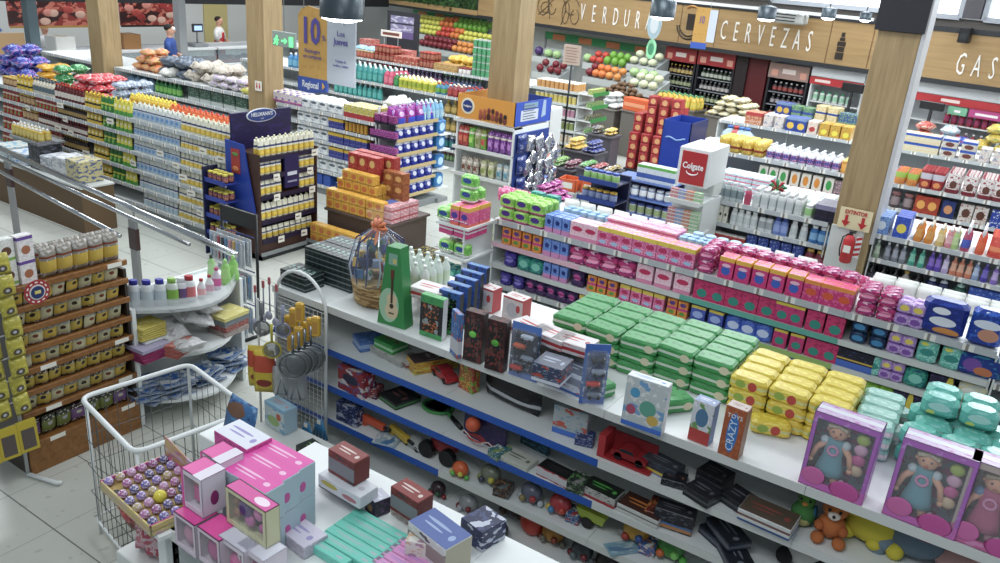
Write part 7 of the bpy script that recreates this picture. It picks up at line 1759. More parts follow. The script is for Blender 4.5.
fold(.22, .2, .035, '#8f2a5c', 'magenta folded textile from the bottom under the yellow ones', 148, 356, .53, 2, 0, '#a83a70')
fold(.22, .2, .03, '#b0a9c4', 'lilac folded textile atop the magenta ones', 148, 356, .605, 1, .1)
fold(.2, .17, .03, '#b8635a', 'salmon folded textile from the bottom in the shelf middle', 176, 352, .53, 3, .4, '#c98a7a')
fold(.24, .2, .02, '#b5a9a2', 'dusty towel from the bottom at the far post', 228, 330, .53, 2, .1, '#7f6f6c')
fold(.24, .2, .02, '#a3524a', 'brick towel from the bottom over the dusty ones', 228, 330, .573, 2, .1, '#b9a9a0')
fold(.24, .2, .02, '#8a9296', 'grey towel from the bottom over the brick ones', 228, 330, .616, 2, .1, '#6c7478')
fold(.25, .21, .03, '#d3c97a', 'pale yellow towel on top of the far towel pile', 228, 330, .66, 1, .1, '#dfd894')
cl_=bag('plastic_wrapped_cloth', 'textile', .2, .24, .08, '#c9c9c9', '#dedddd', '#a9a3a8', wr=.5, rough=.5)
for i, (px, py, z_) in enumerate(((172, 330, .66), (200, 318, .7), (207, 308, .74), (186, 345, .6))):
 p=at(px, py, z=z_);cl_.put(Matrix.Translation((p.x, p.y, z_))@Matrix.Rotation(PI/2+i, 4, 'Z')@Matrix.Rotation(-1.2, 4, 'X')@Matrix.Translation((0, 0, -.1)), '%s crumpled white cloth in plastic on the curved shelf\'s middle'%ordinal(i+1), 'crumpled white cloths')
bpk=P_box('printed_packet', 'textile', .2, .24, .012, printed('#7f90a8', (), (), speck=('#2f5fa8', .45), speck2=('#c9d0d4', .42), rough=.25))
for i in range(22):
 k=i%4;px=(150, 176, 204, 228)[k];py=(397, 392, 380, 366)[k]
 p=at(px, py, z=.17);bpk.put(xf((p.x+R.uniform(-.03, .03), p.y+R.uniform(-.03, .03), .172+(i//4)*.0245), R.uniform(-.5, .5), R.uniform(-.04, .04)), 'blue and grey printed packet in the %s pile on the lowest curved shelf'%ordinal(k+1), 'printed packets, pile %d'%k)
y_=4.5;c0=at(221, 200, y=y_);c1=at(256, 219, y=y_);zt_=(c0 .z+c1 .z)/2
x0, x1=c0 .x, c1 .x
print('brush', x0, x1, zt_)
r=empty('brush_rack', xf((0, 0, 0)), 'black-framed hanging rack of brushes and combs at the rail end', 'display stand')
m=MB();m.box(x0, x1, y_-.01, y_+.01, zt_-.14, zt_, BLACK);obj('header', m, r)
m=MB()
for xx in(x0, x1):m=MB();m.tube([(xx, y_, 0), (xx, y_, zt_)], .014, BLACK, 6);m.box(xx-.015, xx+.015, y_-.16, y_+.16, 0, .02, BLACK);obj('post', m, r)
m=MB()
for zz in(zt_-.2, zt_-.52, zt_-.84):m.tube([(x0, y_-.03, zz), (x1, y_-.03, zz)], .006, mat('#2c3f7c'), 5)
obj('cross_bar', m, r)
cols_=['#8fa3c0', '#c98a94', '#3c4450', '#b9bcc4', '#c9a05a', '#5f86b0', '#b04a5a']
BR=[]
for i, c_ in enumerate(cols_):
 mb=MB();mb.box(-.03, .03, -.004, .004, 0, .26, mat('#c3c9cc', .3), .002)
 h1=MB();h1 .tube([(0, -.012, .03), (0, -.014, .2)], [.008, .006], mat(c_), 6);h1 .box(-.012, .012, -.022, -.006, .17, .235, mat(c_), .003)
 BR.append(Pr('hair_brush_card', 'brush', mb, (.06, .03, .26), [('brush', h1)]))
n=9
for k, zz in enumerate((zt_-.47, zt_-.79, zt_-1.11)):
 for i in range(n):
  if zz<.03:continue
  for d_ in range(2):BR[(i*3+k*2)%7].put(xf((x0+(i+.5)*(x1-x0)/n, y_-.06-d_*.07, zz), R.uniform(-.25, .25)), '%s carded brush on the brush rack\'s %s row'%(ordinal(i+1), ordinal(k+1)) if d_ else 'carded brush hanging behind the front ones, brush rack row %s'%ordinal(k+1), 'carded brushes row %d %d'%(k, d_))
def put(q, px, py, z, rz, lab, grp=None, M2=None):
 """stand a product with its front foot at a pixel of the shelf it stands on"""
 p=at(px, py, z=z);d=q.dims[1]/2
 M_=xf((p.x-d*math.sin(rz), p.y+d*math.cos(rz), z+.001), rz)
 return q.put(M_@M2 if M2 is not None else M_, lab, grp)
def PB(name, w, d, h, base, bands=(), ovals=(), sp=None, sp2=None, cat='toy', win=None, top=None, seed=0, side=None, words=None):
 parts=[]
 if win:
  g=MB();x0, x1, z0, z1, c_=win;g.box(-w/2+w*x0, -w/2+w*x1, -d/2-.001, -d/2, h*z0, h*z1, printed(c_[0], (), (), speck=(c_[1], .45), speck2=(c_[2], .42), rough=.12));parts.append(('window', g))
 if side:
  g=MB();g.box(w/2, w/2+.0008, -d/2+.002, d/2-.002, .002, h-.002, mat(side));parts.append(('side_print', g))
 if top:
  g=MB();g.box(-w/2+.002, w/2-.002, -d/2+.002, d/2-.002, h, h+.0008, printed(top[0], (), ((.42, .62, .32, .06, top[1]), (.4, .4, .24, .045, top[1]), (.85, .45, .06, .13, top[1])), ax='xy'));parts.append(('top_print', g))
 q=P_box(name, cat, w, d, h, printed(base, bands, ovals, speck=(sp, .43) if sp else None, speck2=(sp2, .42) if sp2 else None, seed=seed), parts, c=.002)
 if words:
  s_, size, c_, rot, zf=words
  o=text(s_, size, mat(c_), None, Matrix.Identity(4));me=o.data;bpy.data.objects.remove(o)
  q.parts.append(('lettering', me, []));q.wM=Matrix.Translation((0, -d/2-.002, h*zf))@FACE_F@Matrix.Rotation(rot, 4, 'Z')
  me.transform(q.wM)
 return q
def car(L, c1_, c2_='#15161a'):
 m=MB();W=L*.42
 def pr(o_, y0, y1, mm):m.prism([(x*L, z*L) for x, z in o_], y0, y1, mm)
 pr([(-.5, .1), (.5, .1), (.5, .2), (.42, .25), (.2, .27), (.08, .38), (-.22, .38), (-.36, .27), (-.5, .24)], -W/2, W/2, mat(c1_, .2))
 pr([(.17, .27), (.07, .365), (-.2, .365), (-.31, .275)], -W/2-.001, W/2+.001, mat('#20262e', .15))
 w_=MB()
 for x in(-.3, .3):
  for y in(-W/2, W/2-.02):w_.prism([(x*L+.11*L*math.cos(t*PI/8), .11*L+.11*L*math.sin(t*PI/8)) for t in range(16)], y, y+.02, mat(c2_))
 return m, w_
TD='on the toy deck';Z1=1.2
db_=PB('toothpaste_box', .045, .17, .036, '#14181c', ((.38, .58, '#6f7a80'), ), (), '#2f5a4c', None, 'toothpaste', top=('#1d2a2a', '#6f9f94'))
for blk, (x0_, y0_, nx, nz_, ny) in enumerate(((-3.86, 3.46, 5, 3, 1), (-3.84, 3.66, 9, 6, 2))):
 for L in range(nz_):
  for j in range(ny):
   for i in range(nx):
    lab='%s dark box end in the %s row up of the %s dark stack'%(ordinal(i+1), ordinal(L+1), ('nearer', 'farther')[blk]) if j==0 else 'dark box hidden behind the farther dark stack\'s front'
    db_.put(xf((x0_+.024+i*.047, y0_+.09+j*.18, Z1+L*.0375)), lab, 'dark toothpaste boxes %d %d'%(blk, j))
p=at(362, 308, z=Z1)
r=empty('gift_basket', xf((p.x, p.y+.15, Z1)), 'wicker gift basket wrapped in clear film with an orange bow', 'gift basket')
wk=printed('#b08d55', (), (), speck=('#7c5a2e', .48), speck2=('#cfb27a', .45), rough=.7)
m=MB();m.lathe([(.125, 0), (.15, .02), (.165, .15), (.172, .16), (.16, .165)], wk, seg=28, sx=1.05)
for k in range(9):
 rr_=.137+.0035*k;m.tube([(rr_*1.05*math.cos(a*PI/14), rr_*math.sin(a*PI/14), .018+k*.017+.003*(a%2)) for a in range(28)], .006, wk, 5, True)
obj('wicker_body', m, r)
rr=random.Random(11);m=MB()
fl=['#24407c', '#b3b9c8', '#8a2a3a', '#c9a84a', '#3f6f9c', '#7a8fb0', '#4a7a5a', '#d6d8de', '#1c2c5c']
for k in range(90):
 a=rr.uniform(0, 6.28);q_=rr.random()**.5*.15;z_=.18+(1-q_/.16)*.2+rr.uniform(0, .08)
 m.M=xf((q_*math.cos(a), q_*math.sin(a), z_), rr.uniform(0, 3), rr.uniform(-.6, .6));m.box(-.03, .03, -.012, .012, -.03, .03, mat(rr.choice(fl), .3), .003)
m.M=Matrix.Identity(4);obj('sweets_filling', m, r)
m=MB()
for k in range(14):
 a=k*2*PI/14;a2=a+.1;m.tube([(.165*math.cos(a), .165*math.sin(a), .15), (.19*math.cos(a2), .19*math.sin(a2), .26), (.15*math.cos(a), .15*math.sin(a), .42), (.03*math.cos(a), .03*math.sin(a), .5)], [.006, .008, .006, .004], mat('#22386c', .2) if k%3 else mat('#b9c3d2', .15, .3), 4)
obj('film_pleats', m, r)
m=MB();m.lathe([(.168, .14), (.205, .24), (.18, .38), (.06, .49), (.03, .51), (.09, .6)], FILM, seg=24, cap=False);obj('clear_film', m, r)
m=MB()
for k in range(9):
 a=k*2*PI/9;c_, s_=math.cos(a), math.sin(a);m.tube([(0, -.02, .5), (.035*c_, -.03, .5+.035*s_), (.06*c_, -.01, .5+.055*s_), (.03*math.cos(a+.5), 0, .5+.03*math.sin(a+.5))], .012, mat('#d9743f', .3), 6)
for sx_ in(-1, 1):m.tube([(0, -.03, .5), (sx_*.03, -.06, .46), (sx_*.05, -.1, .42)], [.01, .012, .006], mat('#d9743f', .3), 4)
obj('bow', m, r)
wjb=P_bottle('milk_bottle', 'milk', .034, .19, mat('#cfdcd2', .3), mat('#dfe9e2'), mat('#c3d6b8'), 'jug', 10)
run(wjb, 3.98, Z1, XA(380, 3.98, Z1), XA(424, 3.98, Z1), 'white milky bottle', 'behind the gift basket', rows=4)
upr=PB('diaper_box', .15, .1, .16, '#cfc3bf', ((.0, .07, '#b8343a'), (.93, 1, '#b8343a')), ((.5, .5, .3, .3, '#b5b3b6'), (.78, .6, .1, .16, '#b8343a')), '#d9d3d0', None, 'diapers', side='#b8343a', top=('#d6cfcc', '#b8343a'))
for i, (px, py) in enumerate(((482, 311), (511, 322))):put(upr, px, py, Z1, -.05, '%s upright white box with red edges before the purple goods'%ordinal(i+1))
GB=MB();G_=mat('#2b8a44', .35);GB.prism([(-.1, 0), (.1, 0), (.045, .5), (-.045, .5)], -.045, .045, G_);g=MB()
def disc(cx, cz, rx, rz_, c_, k):g.prism([(cx+rx*math.cos(t*PI/10), cz+rz_*math.sin(t*PI/10)) for t in range(20)], -.046-k*.0007, -.0455, mat(c_))
disc(-.02, .13, .07, .11, '#9fc9a6', 0);disc(0, .1, .046, .055, '#d6c39c', 1);disc(0, .17, .036, .04, '#d6c39c', 2);disc(0, .13, .014, .016, '#3a2a20', 3);g.box(-.007, .007, -.0495, -.046, .15, .31, mat('#4a2f20'));g.box(-.011, .011, -.0495, -.046, .31, .36, mat('#6b2f24'));g.box(-.018, .018, -.0495, -.046, .08, .087, mat('#3a2a20'))
h=MB();h.box(-.03, .03, -.0465, -.045, .39, .46, mat('#7fae9a'));h.box(.0, .025, -.0475, -.0465, .4, .43, mat('#c9c06a'))
gq=Pr('guitar_box', 'toy', GB, (.2, .09, .5), [('guitar_picture', g), ('corner_print', h)]);gq.me.materials
put(gq, 391, 326, Z1, .12, 'tall green tapering box with a guitar picture beside the gift basket')
gc=PB('toy_car_set', .16, .05, .26, '#3f9f52', ((.12, .82, '#22262a'), ), (), '#3a8a5c', None, 'toy', (.12, .82, .12, .82, ('#2a2622', '#b0602e', '#8f9a9a')), ('#4fb060', '#2f7a3f'), side='#c9ccd0')
put(gc, 430, 338, Z1, .05, 'green-framed toy car set standing in front of its row')
gc2=PB('toy_car_set', .15, .045, .27, '#3a5fa8', ((.0, .1, '#3f9f52'), ), (), '#2f3a3c', None, 'toy', (.1, .85, .1, .85, ('#20262a', '#4f8a4a', '#8a9098')), ('#3f6fc0', '#3f9f52'), side='#1f2a30')
for i, (px, py) in enumerate(((447, 334), (455, 326), (462, 319), (468, 312), (474, 305))):put(gc2, px, py, Z1, .05, '%s blue-topped car set behind the green-framed one'%ordinal(i+1))
rw_=PB('diaper_pack', .22, .15, .06, '#cfc6c4', ((.3, .62, '#b0343a'), ), (), '#e3e0de', '#c98a8a', 'wipes', top=('#d6d0cf', '#b83a40'))
for i, (px, py, n_) in enumerate(((424, 300, 4), )):
 for L in range(n_):put(rw_, px, py, Z1+L*.062, .1, '%s red and white flat pack up, pile %s'%(ordinal(L+1), ('behind the guitar box', 'before the purple shelf goods')[i]))
for i in range(3):
 for L in range(4):put(rw_, 520+i*24, 338+i*8, Z1+L*.06, -.25+.15*i, '%s red and white baby pack from the bottom, %s pile beside the green packs'%(ordinal(L+1), ordinal(i+1)))
blq=PB('toy_blister', .1, .03, .27, '#3f6fb0', ((.1, .4, '#c9ccd2'), ), (), '#7fa0d0', '#b05a4a')
put(blq, 453, 356, Z1, -.5, 'narrow blue toy box turned beside the dark ones')
dk=PB('toy_box', .115, .06, .3, '#3a1a1c', (), (), '#1d1416', '#6b2f2c', 'toy', (.12, .88, .1, .9, ('#1b1517', '#7a2f2a', '#5f3a34')), side='#2a1d1f')
for q_, (px, py, lab) in enumerate(((471, 362, 'dark red toy box with green button, basket side'), (493, 371, 'dark red toy box with green button, blister side'))):
 o=put(dk, px, py, Z1, .1, lab);g=MB();g.ball((0, -.034, .17), .022, mat('#6fd04a', .3), 10, 6, 1.1, .25, .9);obj('button', g, o)
def blister(nm, w, h, c1_, c2_, c3_, items):
 m=MB();m.box(-w/2, w/2, .03, .034, 0, h, printed(c1_, ((.0, .12, c2_), (.85, 1, c2_)), (), speck=(c3_, .43)));g=MB();g.box(-w/2+.01, w/2-.01, -.03, .03, .02, h-.03, FILM, .01)
 t=[]
 for k, (x, z, c_) in enumerate(items):
  b_=MB();b_.M=xf((x, 0, z), 0, 0, 0);b_.box(-.035, .035, -.015, .015, -.012, .012, mat(c_, .25), .005)
  for q_ in(-.022, .022):b_.ball((q_, -.016, -.012), .011, BLACK, 8, 5, 1, .5, 1)
  t.append(('toy_car', b_))
 return Pr('toy_blister', 'toy', m, (w, .064, h), [('clear_bubble', g)]+t)
b1=blister('a', .17, .32, '#37455c', '#4f78c0', '#9fb0c8', [(-.03, .07, '#b8392e'), (.03, .14, '#8a97a8'), (-.02, .2, '#c05a3a'), (.02, .26, '#a9b6c4')])
put(b1, 517, 383, Z1, .1, 'large clear blister of toy cars with blue edges')
b2=blister('b', .13, .34, '#5f7cb0', '#3f68b8', '#b3c0d4', [(0, .07, '#6c7a8c'), (-.01, .13, '#c0392e'), (.01, .2, '#8a97a8'), (0, .27, '#3a3f48')])
put(b2, 593, 410, Z1, .65, 'blue-edged toy blister turned toward the basket end')
cb=PB('toy_car_box', .16, .16, .1, '#3a4560', ((.0, .2, '#cfd6e2'), ), (), '#8a97ac', '#b04a3a', top=('#4a5266', '#8f9bb0'))
for L in range(2):put(cb, 545, 384, Z1+L*.101, .1, '%s dark blue car box beside the large blister'%('lower', 'upper')[L])
cb2=PB('toy_car_box', .2, .15, .12, '#cfd6e2', ((.0, .12, '#3f6fc0'), (.45, .8, '#8a93a6')), (), '#b9c3d6', '#c05a4a', top=('#55606f', '#a9b3c4'))
put(cb2, 566, 392, Z1, -.1, 'white and blue car box between the two blisters')
pz=PB('block_set_box', .21, .06, .27, '#b9c3c4', ((.0, .1, '#3f6fc8'), ), ((.25, .7, .12, .1, '#4a9ac0'), (.6, .45, .2, .16, '#5aa08a'), (.75, .25, .14, .1, '#c9a84a'), (.2, .35, .12, .1, '#b0506a')), '#d6d9d6', '#6f9fc8', side='#c9ccd2', top=('#d3d8dc', '#4f86c8'))
put(pz, 640, 430, Z1, .05, 'large white and blue building set box with colourful picture')
sm=PB('toy_box', .105, .07, .22, '#ccd0d6', ((.0, .32, '#b8403a'), ), ((.5, .62, .3, .22, '#4f7a9c'), ), '#e0e2e4', '#6f9a5a', side='#5f7fb8', top=('#6f86b0', '#c9ccd4'))
put(sm, 697, 443, Z1, -.05, 'small white and red toy box before the yellow packs')
cz=PB('toy_box', .1, .07, .26, '#a5552e', (), ((.5, .5, .26, .4, '#3a78c0'), ), '#b8683a', None, side='#8f6a52', top=('#b9a9a0', '#8a5a4a'), words=('CRAZY', .05, '#cfe3f5', PI/2, .45))
o=put(cz, 727, 457, Z1, -.05, 'tall orange toy box reading CRAZY TOYS up its front')
text('TOYS', .03, mat('#f0ece6'), o, Matrix.Translation((0, -.037, .215))@FACE_F)
grp_=P_box('wipes_pack', 'wipes', .21, .12, .075, printed('#3f9a52', ((.4, .6, '#cfd9c8'), ), ((.8, .5, .13, .3, '#d6cfae'), ), speck=('#2f8042', .4)), [], c=.012)
def packs(q, xa, xb, y0_, ny, layers, lab, where, skip=None, z=Z1, tw=.08):
 w, d, h=q.dims;nx=max(1, round((xb-xa)/(w+.004)))
 for L in range(layers):
  for j in range(ny):
   for i in range(nx-(1 if L==layers-1 and nx>3 else 0)):
    if skip and skip(i, j, L):continue
    q.put(xf((xa+(i+.5)*(w+.006)+R.uniform(-.003, .003)+(.04 if L%2 and j%2 else 0), y0_+d/2+j*(d+.003), z+L*h*.99+.001), R.uniform(-tw, tw)), ('%s %s along, %s layer, %s'%(ordinal(i+1), lab, ordinal(L+1), where)) if j==0 else '%s behind the front ones, %s'%(lab, where), lab+'s '+where)
packs(grp_, XA(556, 3.95, Z1), XA(655, 3.95, Z1), 3.86, 4, 3, 'green wipes pack', 'basket-end green heap')
packs(grp_, XA(658, 4.0, Z1), XA(748, 4.0, Z1), 3.9, 4, 3, 'green wipes pack', 'doll-end green heap')
for i, (px, py, a) in enumerate(((562, 386, .5), (586, 392, -.4), (676, 414, .9), (655, 405, .3))):put(grp_, px, py, Z1, a, '%s loose green pack slid in front of the green heaps'%ordinal(i+1))
ylp=P_box('wipes_pack', 'wipes', .19, .11, .075, printed('#d6bf22', ((.42, .58, '#c9d08a'), ), ((.62, .5, .12, .34, '#b8402e'), (.3, .5, .14, .28, '#8fae3a')), speck=('#e6d64a', .42)), [], c=.014)
packs(ylp, XA(728, 3.9, Z1), XA(838, 3.9, Z1), 3.82, 4, 3, 'yellow wipes pack', 'yellow heap')
put(ylp, 769, 437, Z1, .3, 'loose yellow pack lying in front of the yellow heap')
tlr=P_box('wipes_pack', 'wipes', .19, .11, .06, printed('#8fc4b6', ((.35, .7, '#d6d3cf'), ), ((.6, .5, .2, .3, '#b8404a'), ), speck=('#b0d6cc', .42)), [], c=.014)
packs(tlr, XA(846, 3.95, Z1), XA(908, 3.95, Z1), 3.86, 4, 3, 'teal and red wipes pack', 'heap between dolls')
tlp=P_box('wipes_pack', 'wipes', .16, .12, .1, printed('#5fbcac', ((.0, .3, '#4aa796'), ), ((.5, .6, .3, .2, '#a9ded2'), (.3, .25, .12, .12, '#c9d05a')), speck=('#84cfc2', .4), rough=.25), [], c=.022)
packs(tlp, XA(896, 4.05, Z1), XA(1040, 4.05, Z1), 3.9, 3, 2, 'aqua wipes bale', 'beside the diapers')
packs(tlp, XA(905, 4.05, Z1), XA(985, 4.05, Z1), 4.1, 2, 1, 'aqua wipes bale', 'upper layer by the diapers', z=Z1+.2)
def doll(w, h, d, fr, dress, hair, lab, px, py, rz):
 def body():
  m=MB();S=h/.45
  m.ball((0, 0, .345*S), .052*S, SKIN, 14, 10, 1, .92, 1.05)
  for sx_ in(-1, 1):
   m.tube([(sx_*.04*S, 0, .27*S), (sx_*.085*S, -.01, .22*S), (sx_*.1*S, -.02, .16*S)], [.02*S, .017*S, .014*S], SKIN, 8);m.ball((sx_*.102*S, -.02, .145*S), .016*S, SKIN, 8, 6)
   m.tube([(sx_*.03*S, 0, .14*S), (sx_*.035*S, -.01, .07*S), (sx_*.04*S, -.02, .04*S)], [.026*S, .022*S, .02*S], SKIN if dress!='#b0507c' else mat('#c98aa4'), 8)
   m.ball((sx_*.019*S, -.046*S, .352*S), .006*S, mat('#28405c'), 6, 4);m.ball((sx_*.05*S, 0, .34*S), .012*S, SKIN, 6, 4)
  m.ball((0, -.05*S, .338*S), .006*S, SKIN, 6, 4);m.ball((0, -.045*S, .322*S), .01*S, mat('#b0484e'), 6, 4, 1.2, .5, .4)
  hr=MB();hr.ball((0, .012*S, .362*S), .056*S, mat(hair, .8), 12, 8, 1.05, .9, .9)
  for k in range(7):hr.ball(((k-3)*.014*S, -.036*S, .388*S-abs(k-3)*.004*S), .013*S, mat(hair, .8), 6, 4)
  dr=MB();dr.lathe([(.035*S, .3*S), (.05*S, .28*S), (.05*S, .2*S), (.07*S, .12*S), (.078*S, .08*S), (.06*S, .075*S)], mat(dress, .7), seg=16, sy=.6)
  for sx_ in(-1, 1):dr.ball((sx_*.055*S, 0, .272*S), .026*S, mat('#b9c9d2' if dress!='#b0507c' else '#5f8ab0', .7), 8, 6)
  c_=MB();c_.tube([(.026*S*math.cos(t*PI/8), -.033*S, .235*S+.026*S*math.sin(t*PI/8)) for t in range(16)], .007*S, mat('#d68ab8'), 6, True)
  return m, hr, dr, c_
 b_, hr, dr, c_=body()
 for q_ in(b_, hr, dr, c_):q_.v=[(x-w*.12, y, z) for x, y, z in q_.v]
 inn=printed('#8a2f6c' if dress!='#b0507c' else '#8a8f8c', (), (), speck=('#5f7a86' if dress!='#b0507c' else '#a9a59c', .5))
 pk=MB()
 for k, (x, z, r_, c2_) in enumerate(((-.3, .16, .055, '#d06aa8'), (.2, .1, .06, '#c4509a'), (.06, .1, .03, '#9c2a70'))):pk.ball((w*x, -d/2-.001, h*z), r_*w/.3, mat(c2_), 14, 8, 1.15 if k==1 else 1, .06, .85)
 ac=MB()
 for k in range(4):ac.ball((w*.27, -d*.1, h*(.35+.14*k)), .03, mat(['#c9b090', '#c04a90', '#d0a0c0', '#a0b84a'][k]), 10, 7, 1, .5, .9)
 bt=MB();bt.lathe([(.014, 0), (.016, .05), (.006, .06)], mat('#d8b0c8'), seg=10, cx=w*.1, cy=-.01)
 q=P_window('doll_box', 'doll', w, d, h, fr, inn, [('doll', b_), ('doll_hair', hr), ('doll_dress', dr), ('bib', c_)], .018, foot=.035, headr=.03, topm=printed('#c9b3d4', ((.4, .7, '#d6d9e0'), ), (), ax='xy', speck=('#b86ab0', .42)), extra=[('printed_badges', pk), ('accessories', ac), ('feeding_bottle', bt)])
 put(q, px, py, Z1, rz, lab)
VI=printed('#b26cc0', ((.0, .16, '#c86ab8'), ), (), speck=('#c08ad0', .4))
doll(.275, .37, .11, VI, '#5f98a8', '#b8ad9a', 'violet doll box with blue-dressed doll beside the yellow packs', 829, 494, -.03)
doll(.285, .38, .11, VI, '#5f98a8', '#b8ad9a', 'violet doll box with blue-dressed doll before the aqua bales', 917, 527, -.03)
doll(.28, .38, .11, printed('#cc6aa0', ((.2, 1, '#b9a9a4'), ), (), speck=('#d68ab8', .4)), '#b0507c', '#a3947c', 'pink-footed doll box with doll in pink pinafore at the frame edge', 984, 552, -.03)
# toys on the lower shelves
def tb(nm, px, py, z, w, d, h, rz, lab, base, bands=(), sp=None, sp2=None, **k):put(PB(nm, w, d, h, base, bands, k.pop('ovals', ()), sp, sp2, **k), px, py, z, rz, lab)
S2, S3, S4, S5=.9, .64, .39, .12
tb('toy_box', 356, 348, S2, .15, .22, .07, -.5, 'blue boxed toy at the basket end of the upper blue-edged shelf', '#3f68a8', ((.3, .7, '#8aa6cf'), ), '#5a84c0')
tb('board_game_box', 385, 360, S2, .3, .26, .045, -.15, 'white printed game box under the green one', '#b5b6b0', ((.2, .8, '#a0a29c'), ), '#3a3a38', top=('#c3c4bd', '#8a8c86'))
tb('toy_box', 383, 351, S2+.047, .17, .14, .06, -.1, 'green toy box resting on the white printed game box', '#2f9440', ((.3, .6, '#9fd0a0'), ), '#3fa852', top=('#3aa04c', '#7a4a34'))
tb('toy_box', 410, 371, S2, .13, .3, .08, -.5, 'yellow-ended long toy box beside the white game box', '#c9992a', (), '#8a5a2c', '#c9c04a', top=('#4a3a3c', '#8f8a80'))
m, w_=car(.2, '#b0232c');q=Pr('toy_car', 'toy', m, (.2, .09, .08), [('wheel', w_)]);put(q, 438, 380, S2, -.4, 'red toy car in its tray before the fruit box')
tb('toy_fruit_box', 465, 391, S2, .12, .06, .17, -.2, 'red-framed box of toy fruit on the upper blue-edged shelf', '#b03c34', (), '#c99a34', '#7aa83a', win=(.1, .9, .12, .88, ('#a8692e', '#d6b23a', '#7a9a34')))
bg=P_pouch('toy_bag', 'toy', .42, .09, .17, printed('#17181c', ((.28, .42, '#b9bcc0'), ), (), speck=('#2e3034', .42), speck2=('#8a7a3a', .33)), wr=.12);put(bg, 507, 407, S2, -.12, 'long black toy bag with white lettering')
tb('block_set_box', 568, 437, S2, .2, .06, .17, .1, 'white building set box leaning at the shelf bay end', '#a9b3b4', ((.0, .2, '#3f6fc8'), ), '#7fa0b0', '#c05a4a', side='#b9bcc4')
m, w_=car(.2, '#8a1c22');m2=MB();m2 .box(-.15, .15, -.06, .06, 0, .012, mat('#a32028'));m2 .box(-.15, -.11, -.06, .06, .012, .13, mat('#b02a30'));m2 .box(-.11, .14, .05, .06, .012, .12, mat('#8e1c24'))
m.v=[(x+.02, y, z+.013) for x, y, z in m.v];w_.v=[(x+.02, y, z+.013) for x, y, z in w_.v]
q=Pr('boxed_racing_car', 'toy', m2, (.3, .12, .13), [('car_body', m), ('wheel', w_)]);put(q, 622, 466, S2, 0, 'red open box with dark red racing car')
tb('toy_car_box', 657, 476, S2, .2, .1, .07, -.15, 'flat grey and yellow car box on the upper shelf', '#2f3540', ((.0, .35, '#c9b02a'), (.0, .12, '#5f68b0')), '#4a505c', top=('#3a3d44', '#6f747c'))
for i, (px, py, w, a) in enumerate(((694, 502, .15, -.3), (707, 488, .15, -.2), (729, 508, .14, -.35))):tb('toy_car_box', px, py, S2, w, .13, .055+.02*(i==1), a, ('black car box lying before the tall orange box', 'black patterned box behind the first black one', 'small black car box lying apart from the pair')[i], '#1b1c20', ((.35, .6, '#4a4c52'), ), '#2f3138', top=('#26272c', '#5c5e66'))
tb('train_set_box', 762, 530, S2, .25, .15, .035, -.05, 'blue lower box of the white train set pair', '#3a6cb8', ((.3, .7, '#5f8ad0'), ), '#4f7ec4')
tb('train_set_box', 762, 528, S2+.036, .25, .15, .05, -.05, 'white train set box with brown top upon the blue one', '#c9ccc9', ((.35, .6, '#7a5a58'), ), '#dcdcd8', top=('#5a4c40', '#8f4a40'))
def plush(nm, parts_, sz, px, py, z, rz, lab, eyes=None):
 m=MB()
 for x, y, zz, r_, c_, a, b, c in parts_:m.ball((x*sz, y*sz, zz*sz), r_*sz, mat(c_, .95), 14, 10, a, b, c)
 pp_=[]
 if eyes:
  e=MB()
  for x, y, zz in eyes:e.ball((x*sz, y*sz, zz*sz), .035*sz, BLACK, 8, 6)
  pp_=[('eye', e)]
 put(Pr(nm, 'plush toy', m, (sz, .75*sz, sz), pp_), px, py, z, rz, lab)
plush('plush_parrot', [(0, 0, .3, .3, '#3f7a3a', 1, .9, 1.1), (0, -.12, .2, .22, '#b3ae6a', 1, .7, .8), (0, 0, .68, .2, '#4f8a34', 1, 1, 1), (0, -.18, .66, .07, '#c98a3a', 1, 1.2, .8), (.22, .02, .35, .16, '#2f6f8a', .5, 1, 1.4)], .2, 797, 531, S2, 0, 'green plush parrot with cream belly next to the train sets', [(-.1, -.16, .74), (.1, -.16, .74)])
plush('teddy_bear', [(0, 0, .27, .27, '#b5652a', 1, .9, 1), (0, 0, .68, .25, '#b5652a', 1, .95, .9), (0, -.2, .62, .12, '#d9d0c4', 1, .8, .8), (-.2, 0, .88, .09, '#b5652a', 1, .6, 1), (.2, 0, .88, .09, '#c9beb4', 1, .6, 1), (-.22, -.16, .3, .1, '#a85a24', 1, 1.4, 1), (.22, -.16, .3, .1, '#a85a24', 1, 1.4, 1), (-.2, -.3, .1, .13, '#b5652a', 1, 1.3, .8), (.2, -.3, .1, .13, '#b5652a', 1, 1.3, .8)], .235, 826, 547, S2, .1, 'orange brown teddy bear with white muzzle', [(-.1, -.22, .73), (.1, -.22, .73), (0, -.3, .65)])
plush('plush_dog', [(0, .05, .35, .34, '#c9bb1c', 1.3, .8, .9), (-.35, 0, .15, .16, '#c9bb1c', 1, 1, 1), (.42, -.1, .14, .14, '#c9bb1c', 1, 1, 1.1), (.1, -.1, .14, .13, '#c9bb1c', 1, 1, 1), (-.3, .02, .6, .2, '#bfb01a', 1, .9, .9)], .28, 862, 556, S2, 0, 'bright yellow plush animal lying beside the teddy bear')
plush('plush_elephant', [(0, .05, .35, .36, '#5f7280', 1.2, .8, .8), (-.38, -.05, .2, .19, '#6f8290', 1, 1, 1), (-.45, -.08, .05, .15, '#6f8290', 1, 1, 1), (.1, -.05, .5, .15, '#7a3a5a', 2, 1, .35)], .3, 905, 572, S2, 0, 'grey blue plush animal with mauve scarf')
plush('plush_bear', [(0, 0, .3, .32, '#b58a86', 1.3, .8, .8)]+[(.3, 0, .5, .16, '#b58a86', 1, .8, 1)], .24, 950, 585, S2, 0, 'dusty pink plush toy at the frame bottom')
